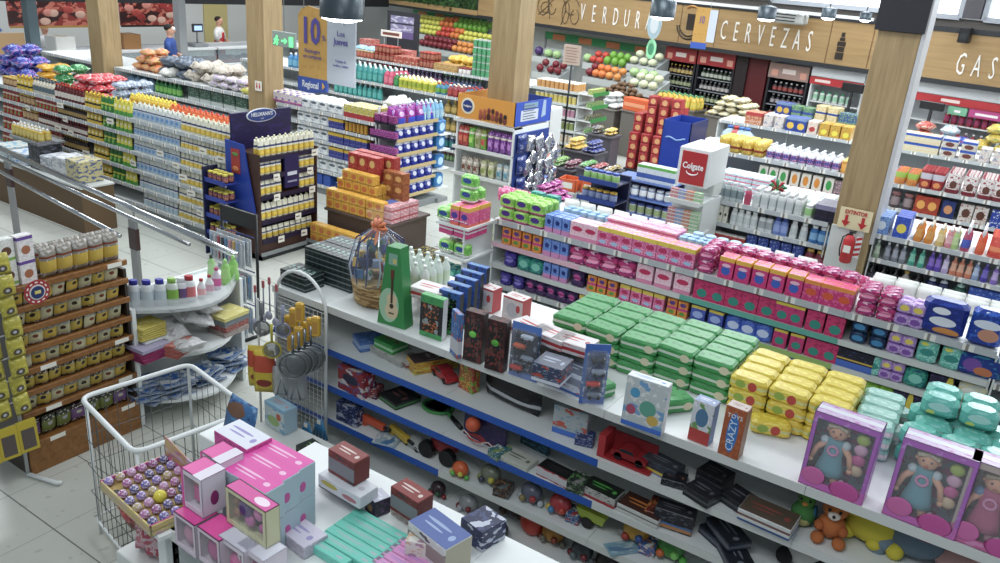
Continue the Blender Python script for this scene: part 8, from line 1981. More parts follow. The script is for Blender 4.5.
tb('game_box', 403, 367, S2, .1, .26, .05, -.45, 'pale printed game box between the green and yellow boxes', '#b3b4ae', ((.3, .6, '#8f4a44'), ), '#4a4a48', top=('#bcbdb6', '#6a5c5a'))
tb('toy_box', 583, 447, S2, .1, .1, .05, .3, 'small dark blue toy box beside the leaning building set', '#2a3a6c', (), '#8f9ab8')
tb('toy_car_box', 672, 488, S2, .12, .1, .04, .2, 'small black car box next to the yellow and grey one', '#1d1f24', (), '#5a5d66', top=('#202228', '#7a4a3a'))
tb('toy_set_bag', 368, 398, S3, .12, .1, .07, .2, 'crumpled dark red toy bag beside the patterned one', '#7a2026', (), '#b9b3b0', '#2a2c4c')
tb('toy_set_bag', 574, 494, S3, .1, .12, .07, .1, 'dark green toy pack behind the red and white tray', '#26302a', (), '#5f8a54', '#8a8a86')
tb('toy_set_bag', 650, 522, S3, .08, .16, .06, .1, 'red and brown toy pack squeezed beside the white train box', '#7a3024', (), '#c9803a', '#4a2a24')
tb('toy_set_bag', 492, 459, S3, .08, .12, .05, -.2, 'small teal toy pack by the basketball net', '#2f6f7a', (), '#c9cfc9', '#8aa04a')
tb('toy_bag', 350, 394, S3, .24, .1, .17, -.1, 'red patterned toy bag at the third shelf end', '#8f2226', (), '#4f5a9c', '#c9c3c4', ovals=((.5, .6, .3, .2, '#2a2a44'), ))
tb('toy_car_box', 387, 405, S3, .18, .2, .045, -.25, 'black boxed game on the third shelf', '#17191a', ((.2, .6, '#3f7a44'), ), '#2a2e2c', top=('#1e2022', '#7a4a48'))
def racket(px, py, z, rz, lab):
 m=MB();m.tube([(.1*math.cos(t*PI/12), .085*math.sin(t*PI/12), .012) for t in range(24)], .01, mat('#3f9a4a'), 8, True);m.tube([(.09, -.02, .012), (.16, -.06, .014)], .014, mat('#3f9a4a'), 6);g=MB();g.tube([(.15, -.055, .014), (.27, -.12, .014)], .015, BLACK, 8);s_=MB();s_.box(-.092, .092, -.05, .05, .01, .014, mat('#26292a', .6));s_.box(-.06, .06, -.078, .078, .01, .014, mat('#26292a', .6));b=MB();b.ball((.13, .06, .028), .027, mat('#a3b03a'), 12, 8)
 put(Pr('toy_racket', 'toy', m, (.4, .2, .03), [('grip', g), ('strings', s_), ('ball', b)]), px, py, z, rz, lab)
racket(428, 414, S3, 0, 'green-rimmed toy racket with black grip and small ball')
m=MB();m.box(-.16, .16, .02, .028, 0, .19, printed('#2a2450', ((.05, .12, '#b0343a'), ), (), speck=('#4a2a5c', .4)));g=MB();g.ball((-.05, -.03, .13), .045, mat('#d0562a', .5), 14, 10);h=MB();h.tube([(-.02+.06*math.cos(t*PI/8), -.03+.03*math.sin(t*PI/8), .05) for t in range(16)], .005, mat('#b8342e'), 6, True);n=MB();n.tube([(-.15, -.02, .01), (-.1, -.05, .08), (.0, -.05, .03), (.08, -.04, .07), (.15, -.02, .01)], .003, WHITE, 4)
put(Pr('basketball_set', 'toy', m, (.32, .06, .19), [('ball', g), ('hoop', h), ('net_bag', n)]), 478, 447, S3, -.1, 'toy basketball set with orange ball in a net bag')
tb('toy_box', 533, 452, S3, .2, .03, .16, -.1, 'dark teal toy box standing behind the white dominoes tray', '#1f3f4c', ((.0, .1, '#b3bfc0'), ), '#3f7f90')
tb('dominoes_box', 512, 466, S3, .2, .12, .03, -.05, 'white dominoes box lying in front', '#bdc0b3', (), '#cfd0c6', top=('#c3c6ba', '#6a6c5c'))
tb('construction_set', 555, 484, S3, .26, .1, .06, -.08, 'red and white tray box with dark machine parts', '#a8262c', ((.15, .85, '#c9c9cc'), ), '#c9c9cc', top=('#1d1d20', '#3a3a3e'))
tb('toy_car_box', 597, 502, S3, .2, .12, .06, -.05, 'white-lipped box with green dark toy', '#b5b3ae', ((.0, .3, '#a8343a'), ), '#2c3a2a', top=('#232a22', '#4fae4a'))
tb('train_set_box', 636, 520, S3, .24, .14, .05, -.05, 'white-fronted train set box with orange wheels picture', '#c3c5c0', ((.45, .6, '#6a6668'), ), '#d3d3ce', top=('#4a2c24', '#c9762e'))
tb('toy_box', 671, 531, S3, .2, .1, .11, .15, 'dark toy box with pale domes and orange lettering', '#26272e', ((.08, .26, '#b07a48'), (.26, .36, '#3f6fa8')), '#5c5f68', top=('#2f3038', '#85808a'))
for i, (px, py, L) in enumerate(((712, 545, 0), (716, 538, 1), (722, 560, 0))):tb('toy_car_box', px, py, S3+.05*L, .22, .13, .045, -.5-.2*i, '%s blue black car box in the slipping pile'%ordinal(i+1), '#1d2230', ((.3, .7, '#59606c'), ), '#303a54', top=('#22262e', '#6a707a'))
plush('plush_panda', [(0, 0, .3, .32, '#c3c3bd', 1.2, .9, .9), (-.4, -.05, .62, .22, '#cfcfc9', 1, .9, .9), (-.55, -.05, .82, .08, '#17171a', 1, 1, 1), (-.28, -.05, .84, .08, '#17171a', 1, 1, 1), (-.3, -.2, .2, .15, '#17171a', 1, 1.2, 1), (.3, -.15, .2, .17, '#17171a', 1.3, 1, 1), (.05, -.2, .4, .1, '#a88a4a', 1.4, .6, .8)], .28, 797, 577, S3, 0, 'black and white plush panda lying on the third shelf', [(-.47, -.24, .65), (-.32, -.24, .65)])
tb('toy_bag', 346, 424, S4, .18, .07, .14, 0, 'blue netted toy bag on the fourth shelf end', '#1f2c58', (), '#6f7fb0', '#a9b0c0')
def gun(px, py, z, c1_, rz, lab):
 m=MB();m.box(-.1, .1, -.02, .02, .03, .075, mat(c1_, .4), .006);m.prism([(-.09, .03), (-.05, .03), (-.065, -.0), (-.105, 0)], -.018, .018, mat(c1_));g=MB();g.tube([(.1, 0, .055), (.15, 0, .055)], .012, DARK, 8);put(Pr('toy_blaster', 'toy', m, (.25, .1, .08), [('barrel', g)]), px, py, z, rz, lab)
gun(368, 432, S4, '#d0532a', -.1, 'orange toy blaster on the fourth shelf');gun(393, 443, S4, '#c9a82a', -.3, 'yellow toy blaster beside the white car')
m, w_=car(.17, '#c3c6c4');put(Pr('toy_car', 'toy', m, (.17, .08, .07), [('wheel', w_)]), 410, 449, S4, -.2, 'white toy sports car on the fourth shelf')
m=MB();m.ball((0, 0, .09), .09, mat('#8f1f26'), 12, 8, 1.2, .6, .6);w_=MB()
for x in(-.09, .07):w_.prism([(x+.055*math.cos(t*PI/9), .055+.055*math.sin(t*PI/9)) for t in range(18)], -.08, -.04, BLACK)
put(Pr('toy_truck', 'toy', m, (.22, .14, .14), [('big_wheel', w_)]), 437, 462, S4, 0, 'red toy truck with big black wheels')
def blob(nm, px, py, z, cols, lab, sz=.12):
 m=MB();m.ball((0, 0, sz*.45), sz*.45, mat(cols[0], .3), 12, 8, 1, .8, .9);g=MB()
 for k in range(6):g.ball((sz*.45*math.cos(k*1.05), sz*.3*math.sin(k*1.05)-.01, sz*.15+sz*.12*(k%3)), sz*.14, mat(cols[1+k%(len(cols)-1)], .3), 8, 6)
 put(Pr(nm, 'toy', m, (sz, sz, sz), [('limbs', g)]), px, py, z, 0, lab)
blob('toy_octopus', 454, 481, S4, ('#d0602a', '#5fb04a', '#c9c23a'), 'orange and green knobbed baby toy')
blob('toy_set_bag', 483, 489, S4, ('#6f7566', '#8a9a4a', '#3c4250', '#b9b03a'), 'clear bag of small green and black toys', .15)
blob('toy_robot', 524, 508, S4, ('#5a6070', '#b0b8c0', '#8a7a4a', '#a3343a'), 'silvery toy robot figure in bubble pack', .15)
blob('toy_plane', 553, 520, S4, ('#a8343a', '#c9b23a', '#3f7fae', '#b8402e'), 'red and yellow toy with blue tail', .15)
m=MB();m.add([(-.07, -.04, .05), (.07, -.04, .05), (.06, .04, .05), (-.06, .04, .05), (-.09, -.06, .12), (.09, -.06, .12), (.09, .06, .12), (-.09, .06, .12)], [(3, 2, 1, 0), (0, 1, 5, 4), (1, 2, 6, 5), (2, 3, 7, 6), (3, 0, 4, 7), (4, 5, 6, 7)], mat('#a3b82a'));g=MB();g.prism([(-.02+.035*math.cos(t*PI/8), .035+.035*math.sin(t*PI/8)) for t in range(16)], -.05, -.035, BLACK);h=MB();h.ball((0, 0, .13), .04, mat('#a83a2e'), 8, 6, 1.2, .8, .6)
put(Pr('toy_wheelbarrow', 'toy', m, (.18, .12, .13), [('wheel', g), ('load', h)]), 588, 531, S4, 0, 'yellow green toy wheelbarrow with a red load')
tb('toy_packet', 607, 551, S4, .1, .24, .012, -.7, 'pale blue printed toy packet lying aslant', '#7fa6b8', (), '#a9c3cc', '#5f86a8')
blob('toy_character', 628, 549, S4, ('#c9982a', '#9a9c9c', '#a83a2e', '#3a5a9c'), 'round yellow toy figure with silver cap', .17)
blob('toy_turtle', 663, 566, S4, ('#3f8a34', '#5fc04a', '#c9602a', '#7ac95a'), 'green toy turtle in a clear bubble', .17)
tb('toy_packet', 383, 446, S4, .16, .16, .012, .3, 'pale blue white toy packet under the blasters', '#9fb6c4', (), '#d3d8da', '#4f7fae')
tb('toy_set_bag', 500, 498, S4, .1, .1, .07, .2, 'dark brown bagged toy beside the silvery robot', '#3a302c', (), '#8a6a4a', '#5f6c70')
tb('toy_set_bag', 571, 524, S4, .08, .1, .06, .1, 'small blue bagged toy by the wheelbarrow', '#2f5a8c', (), '#c9c4bc', '#a83a34')
tb('toy_set_bag', 645, 556, S4, .09, .1, .06, .1, 'blue and orange bagged toy beside the green turtle', '#3a5f9c', (), '#c9803a', '#d3d3ce')
blob('toy_set_bag', 432, 500, S5, ('#3a2a30', '#8a2a34', '#2f5a3a'), 'dark bag with red and green toys on the bottom deck', .12)
blob('toy_set_bag', 461, 517, S5, ('#8f9396', '#a9acb0', '#7a2a34'), 'silvery bagged toy set on the bottom deck', .14)
m=MB();m.ball((0, 0, .08), .075, mat('#b8321f', .4), 12, 9, 1, .7, 1.1);put(Pr('toy_mask', 'toy', m, (.15, .1, .16), [('band', ( lambda q:(q.box(-.08, .08, .05, .055, .06, .08, BLACK), q)[1])(MB()))]), 526, 538, S5, 0, 'red rounded toy mask on the bottom deck')
blob('toy_character', 545, 549, S5, ('#b07a24', '#6f6a5c', '#8a3a24'), 'brown and yellow toy figure on the bottom deck', .16)
for i, (px, py) in enumerate(((505, 521), (490, 545), (470, 560), (575, 566), (600, 577))):blob('toy_set_bag', px, py, S5, (('#2a2624', '#57402c', '#3a3034'), ('#3c4448', '#5f6c70', '#7a2a34'))[i%2], '%s dark bagged toy along the bottom deck'%ordinal(i+1), .15)
# near counter of pink toys
gondola('near white toy counter carrying pink and car boxes', -2.32, -.2, 1.5, [.14, .5, .86], .77, x_joints=[-2.32, -1.3, -.2], plain=True)
m=MB();m.box(-2.37, -2.32, 1.49, 1.55, 0, 1.2, WHITE, .004)
pr_=obj('corner_post', m, [o for o in bpy.data.objects if o.get('label', '').startswith('near white toy counter')][0])
m=MB()
for k in range(22):m.box(-2.322, -2.318, 1.53, 1.54, .1+k*.05, .125+k*.05, BLACK)
obj('slots', m, pr_)
ZC=1.2
def top(q, px, py, zt, rz, lab, grp=None):
 """set a product by the centre of its top face"""
 p=at(px, py, z=zt);q.put(xf((p.x, p.y, zt-q.dims[2]), rz), lab, grp)
pb_=PB('toy_pram_box', .245, .088, .14, '#a9bfc9', ((.0, .1, '#d04a98'), ), ((.2, .45, .06, .22, '#c95a9c'), (.7, .6, .2, .07, '#c98ab8')), '#bccdd4', None, top=('#d848a2', '#e6b3d2'), side='#a9bfc9')
ht=MB();ht.ball((.1232, -.02, .06), .02, mat('#c4509a'), 10, 8, .04, .8, 1.1);pb_.parts.append(('side_picture', ht.mesh('side_picture'), []))
for k, (px, py) in enumerate(((284, 454), (268, 464), (252, 475))):
 nm=('farthest', 'middle', 'nearest')[k]
 p=at(px, py, z=ZC+.282)
 for L in range(2):pb_.put(xf((p.x, p.y, ZC+.001+L*.141), -.02), '%s %s pink-topped pale blue box of the three side by side'%(('lower', 'upper')[L], nm))
def case(lab, px, py, zt):
 w, d, h=.12, .1, .16;F=mat('#d9459c', .35);Wt=mat('#d6cfdc', .35)
 dl=MB();dl.ball((0, -.01, h*.78), .028, mat('#b08a5c', .8), 10, 8);dl.box(-.035, .035, -.025, .02, .02, h*.6, mat('#cc3f8e', .4), .01)
 q=P_window('doll_case_box', 'toy', w, d, h, Wt, mat('#6a2a50'), [('toy_figure', dl)], .014, foot=.022, headr=.02, topm=F)
 f=MB();f.box(-w/2-.001, -w/2+.012, -d/2-.001, -d/2+.002, 0, h, F);f.box(w*.1, w*.5, -d/2-.0015, d/2, h-.0, h+.0015, Wt);f.ball((w/2+.001, 0, h*.4), .03, mat('#8a2a6c'), 10, 8, .04, .6, 1);q.parts.append(('pink_trim', f.mesh('pink_trim'), []))
 top(q, px, py, zt, -.05, lab)
case('pink window doll case box with white side, behind the nearer one', 222, 452, ZC+.31)
case('pink window doll case box with white side, nearest the ball tray', 203, 468, ZC+.31)
for k, (px, py, c_) in enumerate(((196, 512, '#b57a98'), (220, 527, '#a8327c'))):
 g=MB();g.ball((0, -.02, .06), .042, mat(c_), 12, 8, 1, .5, 1.1);g.ball((.03, -.02, .1), .018, mat('#b5945a', .8), 8, 6)
 q=P_window('doll_accessory_box', 'toy', .125, .1, .145, mat('#cfc3d0', .35), mat('#7a7a84'), [('toy_pieces', g)], .012, foot=.02, headr=.015, topm=PINK)
 top(q, px, py, ZC+.147, -.05, ('low window box with rosy toy under the doll case boxes', 'low window box with magenta toy beside the corner')[k])
g=MB()
for x, z, r_, c_ in((-.07, .05, .02, '#8a6a4a'), (-.07, .1, .018, '#8a6a4a'), (-.02, .09, .035, '#4a2a6a'), (.0, .05, .025, '#b05a94'), (.05, .1, .025, '#c06aa0'), (.07, .05, .02, '#a83a84')):g.ball((x, -.01, z), r_, mat(c_), 10, 7, 1, .6, 1)
q=P_window('doll_set_box', 'toy', .22, .06, .15, mat('#c9c8a0', .4), mat('#2f2434'), [('toy_pieces', g)], .016, foot=.02, headr=.016, topm=printed('#d04a98', (), ((.75, .5, .16, .3, '#e8d3e0'), ), ax='xy'))
top(q, 252, 495, ZC+.3, -.06, 'cream-framed window box of dark dolls tilted on the low boxes')
g=MB();g.ball((0, -.01, .06), .04, mat('#c04a8c'), 10, 7)
q=P_window('doll_accessory_box', 'toy', .14, .1, .148, mat('#d6cdd8', .35), mat('#8a8f98'), [('toy_pieces', g)], .014, foot=.02, headr=.02, topm=mat('#cfcfdc'))
top(q, 262, 545, ZC+.149, -.05, 'white-topped pink window box at the frame bottom')
top(q, 243, 513+24, ZC+.149, -.05, 'white-topped pink window box under the cream-framed one')
q=PB('toy_set_box', .2, .12, .1, '#cc4a98', (), (), '#a8327c', None, top=('#d3d6e0', '#8f86c0'));top(q, 243, 434, ZC+.3, -.05, 'white-topped pink box behind the pram boxes')
top(PB('toy_set_box', .2, .12, .19, '#b8408c', (), (), '#8a2a6c'), 243, 446, ZC+.195, -.05, 'magenta box supporting the white-topped one')
q=PB('jewel_set_box', .2, .11, .05, '#b3aebe', (), (), '#cfccd6', None, top=('#c9c4d4', '#9a92c0'));top(q, 299, 529, ZC+.052, -.1, 'flat lilac grey box between pram boxes and teal slabs')
tl_=PB('play_dough_box', .27, .043, .035, '#5fc0ae', (), (), '#74ccba', None, top=('#62c4b2', '#a9aeb4'));pk_=PB('play_dough_box', .22, .043, .035, '#cf86bc', (), (), '#dca0cc', None, top=('#d28cc2', '#9a7ac0'))
p=at(386, 527, z=ZC+.036)
for i in range(6):tl_.put(xf((p.x-.03-(i>4)*.08, p.y-i*.046, ZC+.001), -.02), '%s teal slab box of the set, counted from the car boxes'%ordinal(i+1))
p=at(405, 540, z=ZC+.036)
for i in range(4):pk_.put(xf((p.x+.09, p.y-.01-i*.046, ZC+.001), -.02), '%s pink slab box of the set, counted from the car boxes'%ordinal(i+1))
wc=PB('model_car_box', .235, .1, .06, '#c9ccd2', ((.0, .12, '#2a2d34'), ), ((.27, .6, .2, .2, '#b3a83a'), (.75, .45, .17, .18, '#b06a74')), '#d6d8dc', None, top=('#c6c9cf', '#a9acb4'))
for L in range(2):top(wc, 348, 480, ZC+.062*(L+1), -.05, '%s white model car box under the dark red one'%('lower', 'upper')[L])
rc=PB('model_car_box', .15, .085, .105, '#6a2420', ((.15, .7, '#7a7a80'), ), (), '#8a3a34', '#3f2a34', top=('#7e2622', '#c9b8b0'), side='#6a2420')
top(rc, 349, 452, ZC+.232, -.08, 'dark red model box on top of the white car boxes')
top(rc, 412, 490, ZC+.16, -.12, 'dark red model box behind the blue and white set')
top(PB('model_car_box', .15, .08, .052, '#b5b0aa', (), (), '#8a3a34'), 411, 507, ZC+.053, -.12, 'pale box beneath the second dark red model box')
top(PB('toy_figure_box', .075, .075, .075, '#1e2030', (), ((.5, .45, .25, .25, '#b08a4a'), ), '#5a3a6c', None, top=('#b5b6c4', '#cfd0da')), 378, 495, ZC+.076, -.3, 'small dark box with pale lid between the car box piles')
m, w_=car(.16, '#3a4a8c');m.v=[(x, y, z+.06) for x, y, z in m.v];w_.v=[(x, y, z+.06) for x, y, z in w_.v]
q=PB('toy_truck_box', .21, .13, .13, '#bfc2c0', ((.3, .75, '#8a8078'), ), (), '#d3d5d2', '#4a4a52', top=('#4a5f9c', '#8fa3c8'), side='#a9a48c');q.parts+=[('toy_car', m.mesh('toy_car'), []), ('wheel', w_.mesh('wheel'), [])]
top(q, 440, 528, ZC+.14, -.2, 'white box showing a blue toy truck in front of the dark red model')
tb('toy_truck_box', 470, 545, ZC, .12, .13, .09, -.2, 'navy toy box at the counter edge', '#1a2348', (), '#34406c', '#b3b9c8')
tb('craft_kit', 420, 566, ZC, .12, .1, .1, .4, 'white folded card kit with gold prints at the frame bottom', '#cfccc4', (), '#c9a88a', '#a8869c')
p00=at(108, 485, z=1.245);p10=at(160, 533, z=1.245);p01=at(157, 450, z=1.245)
cx=(p10 .x+p01 .x)/2;cy=(p10 .y+p01 .y)/2;rz=math.atan2(p10 .y-p00 .y, p10 .x-p00 .x);w=(p10-p00).length;d=(p01-p00).length
r=empty('ball_tray', xf((cx, cy, 1.2), rz), 'pink and yellow cardboard tray of glitter balls with a header card', 'display tray')
YL=printed('#c9b56a', (), (), speck=('#c98ab0', .42), speck2=('#b0b8a0', .4));PKc=mat('#c95a9c', .5)
m=MB();m.box(-w/2, w/2, -d/2, -d/2+.006, 0, .045, YL);m.box(-w/2, -w/2+.006, -d/2, d/2, 0, .045, YL);m.box(w/2-.006, w/2, -d/2, d/2, 0, .045, YL);m.box(-w/2, w/2, d/2-.006, d/2, 0, .045, PKc);m.box(-w/2, w/2, -d/2, d/2, .02, .024, mat('#b59a5c'));m.box(-w/2, w/2, -d/2, d/2, 0, .004, YL);obj('tray_body', m, r)
m=MB();m.box(-w/2, w/2, d/2-.008, d/2-.005, .03, .047, PKc);m.box(w/2-.01, w/2-.006, -d/2, d/2, .03, .047, PKc);m.box(-w/2+.006, -w/2+.01, -d/2, d/2, .03, .047, PKc);obj('inner_walls', m, r)
m=MB();m.prism([(-w/2, .0), (w/2, 0), (w/2, .06), (w*.42, .085), (w*.3, .1), (w*.17, .085), (w*.1, .065), (-w*.1, .07), (-w*.3, .085), (-w/2, .095)], 0, .004, printed('#c9a86a', (), ((.62, .6, .2, .3, '#c9aec4'), ), speck=('#c06aa0', .45), speck2=('#c9b0b8', .4)));obj('header_card', m, r, Matrix.Translation((0, d/2+.001, .04)))
m=MB();m.box(w/2-.05, w/2+.02, -d/2+.02, d/2-.02, -.02, -.001, WHITE);m.box(-w/2+.03, w/2, -.02, .02, -.02, -.001, WHITE);obj('support', m, r)
pals=['#8a74b8', '#b06a9c', '#6f68a8', '#c08ab4', '#5a5a8c', '#b5a06a', '#a05a8c']
nxb, nyb=7, 6
holes={(5, 5), (6, 3), (6, 4), (1, 0), (4, 5)}
for i in range(nxb):
 for j in range(nyb):
  x=-w/2+(i+.5)*w/nxb;y=-d/2+(j+.5)*d/nyb
  if(i, j) in holes:
   m=MB();m.lathe([(.014, .0245), (.014, .0255)], BLACK, seg=14, cx=x, cy=y);obj('empty_hole', m, r);continue
  c_='#d6c81e' if(i, j)==(4, 2) else pals[(i*3+j*5)%7]
  rb=.026 if(i, j)==(4, 2) else.0195
  m=MB();m.ball((0, 0, 0), rb, printed(c_, (), (), speck=('#d9cfe0' if c_[1]!='d' else '#e3d84a', .45), rough=.12), 12, 8);g=MB();g.lathe([(rb*.95, -.002), (rb*.97, .001)], mat('#7a4a3a' if c_[1]!='d' else '#c9b81c'), seg=12)
  q=Pr('glitter_ball', 'ball', m, (.033, .033, .033), [('seam', g)])
  q.put(Matrix.Translation((cx, cy, 1.2))@Matrix.Rotation(rz, 4, 'Z')@xf((x, y, .024+rb)), 'plain yellow ball among the glitter balls' if c_=='#d6c81e' else '%s glitter ball in the tray row %s from the header-side corner'%(ordinal(j+1), ordinal(i+1)))
bb=P_pouch('toy_bag', 'toy', .22, .07, .2, printed('#2f6496', (), ((.45, .75, .3, .16, '#6a4a34'), ), speck=('#4f86b4', .42), speck2=('#1f3f6c', .4)), wr=.25)
p=at(212, 452, z=1.2);bb.put(xf((p.x-.12, p.y+.22, 1.201-.1), -.1, -.3), 'blue film bag with brown top poking up behind the pink boxes')
m=MB();m.box(p.x-.3, p.x+.02, p.y+.15, p.y+.32, 0, 1.1, WHITE, .004);o=obj('stock_plinth', m);tag(o, 'narrow white plinth under the blue film bag', 'plinth')
# white wire bin with play balls
C4=[Vector((-3.92, 2.09, .9)), Vector((-3.83, 2.72, .9)), Vector((-3.14, 2.6, .9)), Vector((-3.24, 1.96, .9))]
r=empty('wire_bin', xf((0, 0, 0)), 'tall white-rimmed wire bin holding play balls', 'bin')
rim=[]
for i in range(4):
 a, b, c=C4[i-1], C4[i], C4[(i+1)%4]
 for t in range(5):
  u=t/4;p1=b+(a-b).normalized()*.07;p2=b+(c-b).normalized()*.07;rim.append((1-u)**2*p1+2*u*(1-u)*b+u*u*p2)
m=MB();m.tube(rim, .014, WHITE, 10, True);obj('rim', m, r)
m=MB();m.tube([Vector((q_.x, q_.y, .12)) for q_ in rim], .008, WHITE, 6, True);obj('base_ring', m, r)
wm_=mat('#5a6262', .4, .6)
for i in range(4):
 a, b=C4[i], C4[(i+1)%4];m=MB()
 for k in range(1, 10):
  q_=a.lerp(b, k/10);m.tube([(q_.x, q_.y, .12), (q_.x, q_.y, .9)], .0022, wm_, 4)
 for zz in(.3, .48, .66):m.tube([(a.x, a.y, zz), (b.x, b.y, zz)], .0022, wm_, 4)
 obj('wire_side', m, r)
for q_ in(C4[0], C4[3], C4[1].lerp(C4[0], .0), C4[1].lerp(C4[2], .0)):
 m=MB();ce=Vector((-3.53, 2.34, 0));q2=q_.lerp(Vector((ce.x, ce.y, .9)), .06);m.tube([(q2 .x, q2 .y, 0), (q2 .x, q2 .y, .9)], .009, WHITE, 8);obj('leg', m, r)
m=MB()
for k in range(9):u=k/8;a=C4[0].lerp(C4[3], u);b=C4[1].lerp(C4[2], u);m.tube([(a.x, a.y, .12), (b.x, b.y, .12)], .003, wm_, 4)
obj('floor_grid', m, r)
BLS=[(-3.38, 2.16, .11, '#9fa9b4', '#b9c0c8', 'pale grey play ball, largest in the wire bin'), (-3.36, 2.4, .1, '#7a3a7c', '#c9b03a', 'violet and yellow streaked play ball in the wire bin'), (-3.62, 2.2, .09, '#9c2a34', '#4a7a4a', 'red and green play ball in the wire bin'), (-3.72, 2.45, .09, '#2f62a8', '#c9ccd0', 'blue and white play ball in the wire bin'), (-3.55, 2.5, .1, '#3a8a4a', '#d0c83a', 'green play ball in the wire bin'), (-3.8, 2.24, .07, '#c05a2a', '#d9a03a', 'small orange play ball in the wire bin')]
for x, y, rb, c1_, c2_, lab in BLS:
 m=MB();m.ball((0, 0, 0), rb, printed(c1_, (), (), speck=(c2_, .48), rough=.3), 20, 14);g=MB();g.lathe([(.008, rb-.002), (.008, rb+.001)], BLACK, seg=8);Pr('play_ball', 'ball', m, (2*rb, )*3, [('valve', g)]).put(xf((x, y, .125+rb)), lab)
BL2=[(-3.3, 2.2, .1, '#a33a7a', '#c9b03a', 'rainbow streaked play ball on the upper layer of the bin'), (-3.42, 2.05, .08, '#a02c34', '#c95a5a', 'deep red play ball by the bin side'), (-3.42, 2.3, .1, '#a9b3be', '#8f9aa8', 'silver grey play ball atop the others')]
for x, y, rb, c1_, c2_, lab in BL2:
 m=MB();m.ball((0, 0, 0), rb, printed(c1_, (), (), speck=(c2_, .48), rough=.3), 20, 14);g=MB();g.lathe([(.008, rb-.002), (.008, rb+.001)], BLACK, seg=8);Pr('play_ball', 'ball', m, (2*rb, )*3, [('valve', g)]).put(xf((x, y, .36+rb)), lab)
q=P_pouch('toy_bag', 'toy', .2, .12, .2, printed('#b5455c', (), (), speck=('#cfb0b8', .48), speck2=('#c98a9c', .42), rough=.15), wr=.35);p=at(158, 552, z=.9)
q.put(xf((p.x, p.y, .9), .2), 'crumpled clear bag of pink toys hanging by the corner post');
m=MB();m.box(p.x-.14, p.x+.12, p.y-.1, p.y+.12, 0, .898, OFFW, .004);tag(obj('stock_plinth', m), 'pale plinth below the crumpled pink toy bag', 'plinth')
# arched wire rack with kitchen tools
r=empty('wire_rack', xf((0, 0, 0)), 'white arched wire rack hung with strainers and yellow cards', 'display stand')
yA=3.36;xl=XA(276, yA, 1.25);xr=XA(326, yA, 1.2);ztp=at(300, 272, y=yA).z;ra=(xr-xl)/2
m=MB();arcp=[(xl, yA, 0), (xl, yA, ztp-ra)]+[((xl+xr)/2-ra*math.cos(k*PI/12), yA, ztp-ra+ra*math.sin(k*PI/12)) for k in range(1, 12)]+[(xr, yA, ztp-ra), (xr, yA, 0)];m.tube(arcp, .011, WHITE, 8);obj('arched_frame', m, r)
m=MB()
for k in range(1, 12):x=xl+(xr-xl)*k/12;m.tube([(x, yA, .3), (x, yA, ztp-ra)], .0022, OFFW, 4)
for k in range(26):zz=.3+k*(ztp-ra-.3)/25;m.tube([(xl, yA, zz), (xr, yA, zz)], .0022, OFFW, 4)
obj('wire_grid', m, r)
xq=XA(252, yA-.1, 1.0)
m=MB()
for zz in(1.12, .92):m.tube([(xq, yA-.05, zz), (xr, yA-.05, zz)], .005, OFFW, 5)
m.tube([(xq, yA-.05, 0), (xq, yA-.05, 1.13)], .008, OFFW, 6);obj('hook_bar', m, r)
m=MB();m.box(xq, xr, yA-.16, yA+.04, 0, .03, OFFW);obj('foot', m, r)
def hang(q, px, py, lab, dy=.12, rz=0.0, grp=None):
 p=at(px, py, y=yA-dy);q.put(xf((p.x, p.y, p.z), rz), lab, grp)
ST=mat('#8f9496', .25, .8)
def strainer(rb, c_=None):
 m=MB();m.tube([(rb*math.cos(t*PI/12), 0, rb*math.sin(t*PI/12)) for t in range(24)], .006, mat(c_) if c_ else ST, 6, True);g=MB();g.ball((0, .0, 0), rb*.95, mat('#7c8284', .4, .5, 0, .55), 14, 8, 1, .35, 1);h=MB();h.tube([(0, 0, rb), (0, 0, rb+.12)], [.008, .01], mat(c_) if c_ else ST, 6);return Pr('strainer', 'strainer', m, (2*rb, .05, 2*rb), [('mesh_bowl', g), ('handle', h)])
s1=strainer(.085)
for i in range(4):hang(s1, 293+i*6, 366-i*3, '%s large steel strainer, counted from the yellow bags'%ordinal(i+1), .3-i*.04, .7)
s2=strainer(.055, '#b9b030');hang(s2, 272, 350, 'yellow-rimmed strainer before the yellow bags', .24, .7);hang(strainer(.05, '#6c6f74'), 262, 328, 'grey-rimmed strainer above the yellow one', .2, .6);hang(strainer(.045, '#8f93b0'), 283, 330, 'lilac grey strainer between the yellow cards', .18, .6)
yc2=Pr('kitchen_card', 'kitchen tool', ( lambda q:(q.box(-.027, .027, -.018, .018, 0, .13, mat('#d0a41c', .35), .008), q)[1])(MB()), (.05, .04, .13), [('printed_band', ( lambda q:(q.box(-.016, .016, -.0185, -.018, .02, .1, mat('#b8862c')), q)[1])(MB()))])
for i, (px, py) in enumerate(((289, 330), (294, 323), (300, 318), (299, 342), (305, 337), (311, 333), (292, 347), (316, 332))):hang(yc2, px, py+4, '%s yellow carded kitchen tool on the arched rack'%ordinal(i+1), .1+.02*(i%4), .4)
bg2=P_pouch('charcoal_bag', 'bag', .14, .05, .3, printed('#d0b61c', ((.5, .88, '#c04a2c'), ), ((.5, .25, .35, .09, '#8a2f28'), ), speck=('#dcc63a', .38)), wr=.08)
hang(bg2, 265, 392, 'nearer yellow bag with red picture at the rack end', .22, .6);hang(bg2, 259, 386, 'farther yellow bag with red picture at the rack end', .12, .6)
clv=P_pouch('clear_bag', 'kitchen tool', .13, .06, .2, mat('#a9aeb0', .1, 0, 0, .55), wr=.3)
tg=MB();tg.tube([(-.03, -.035, .02), (0, -.035, .14), (.03, -.035, .02)], .006, ST, 6);clv.parts.append(('tongs', tg.mesh('tongs'), []))
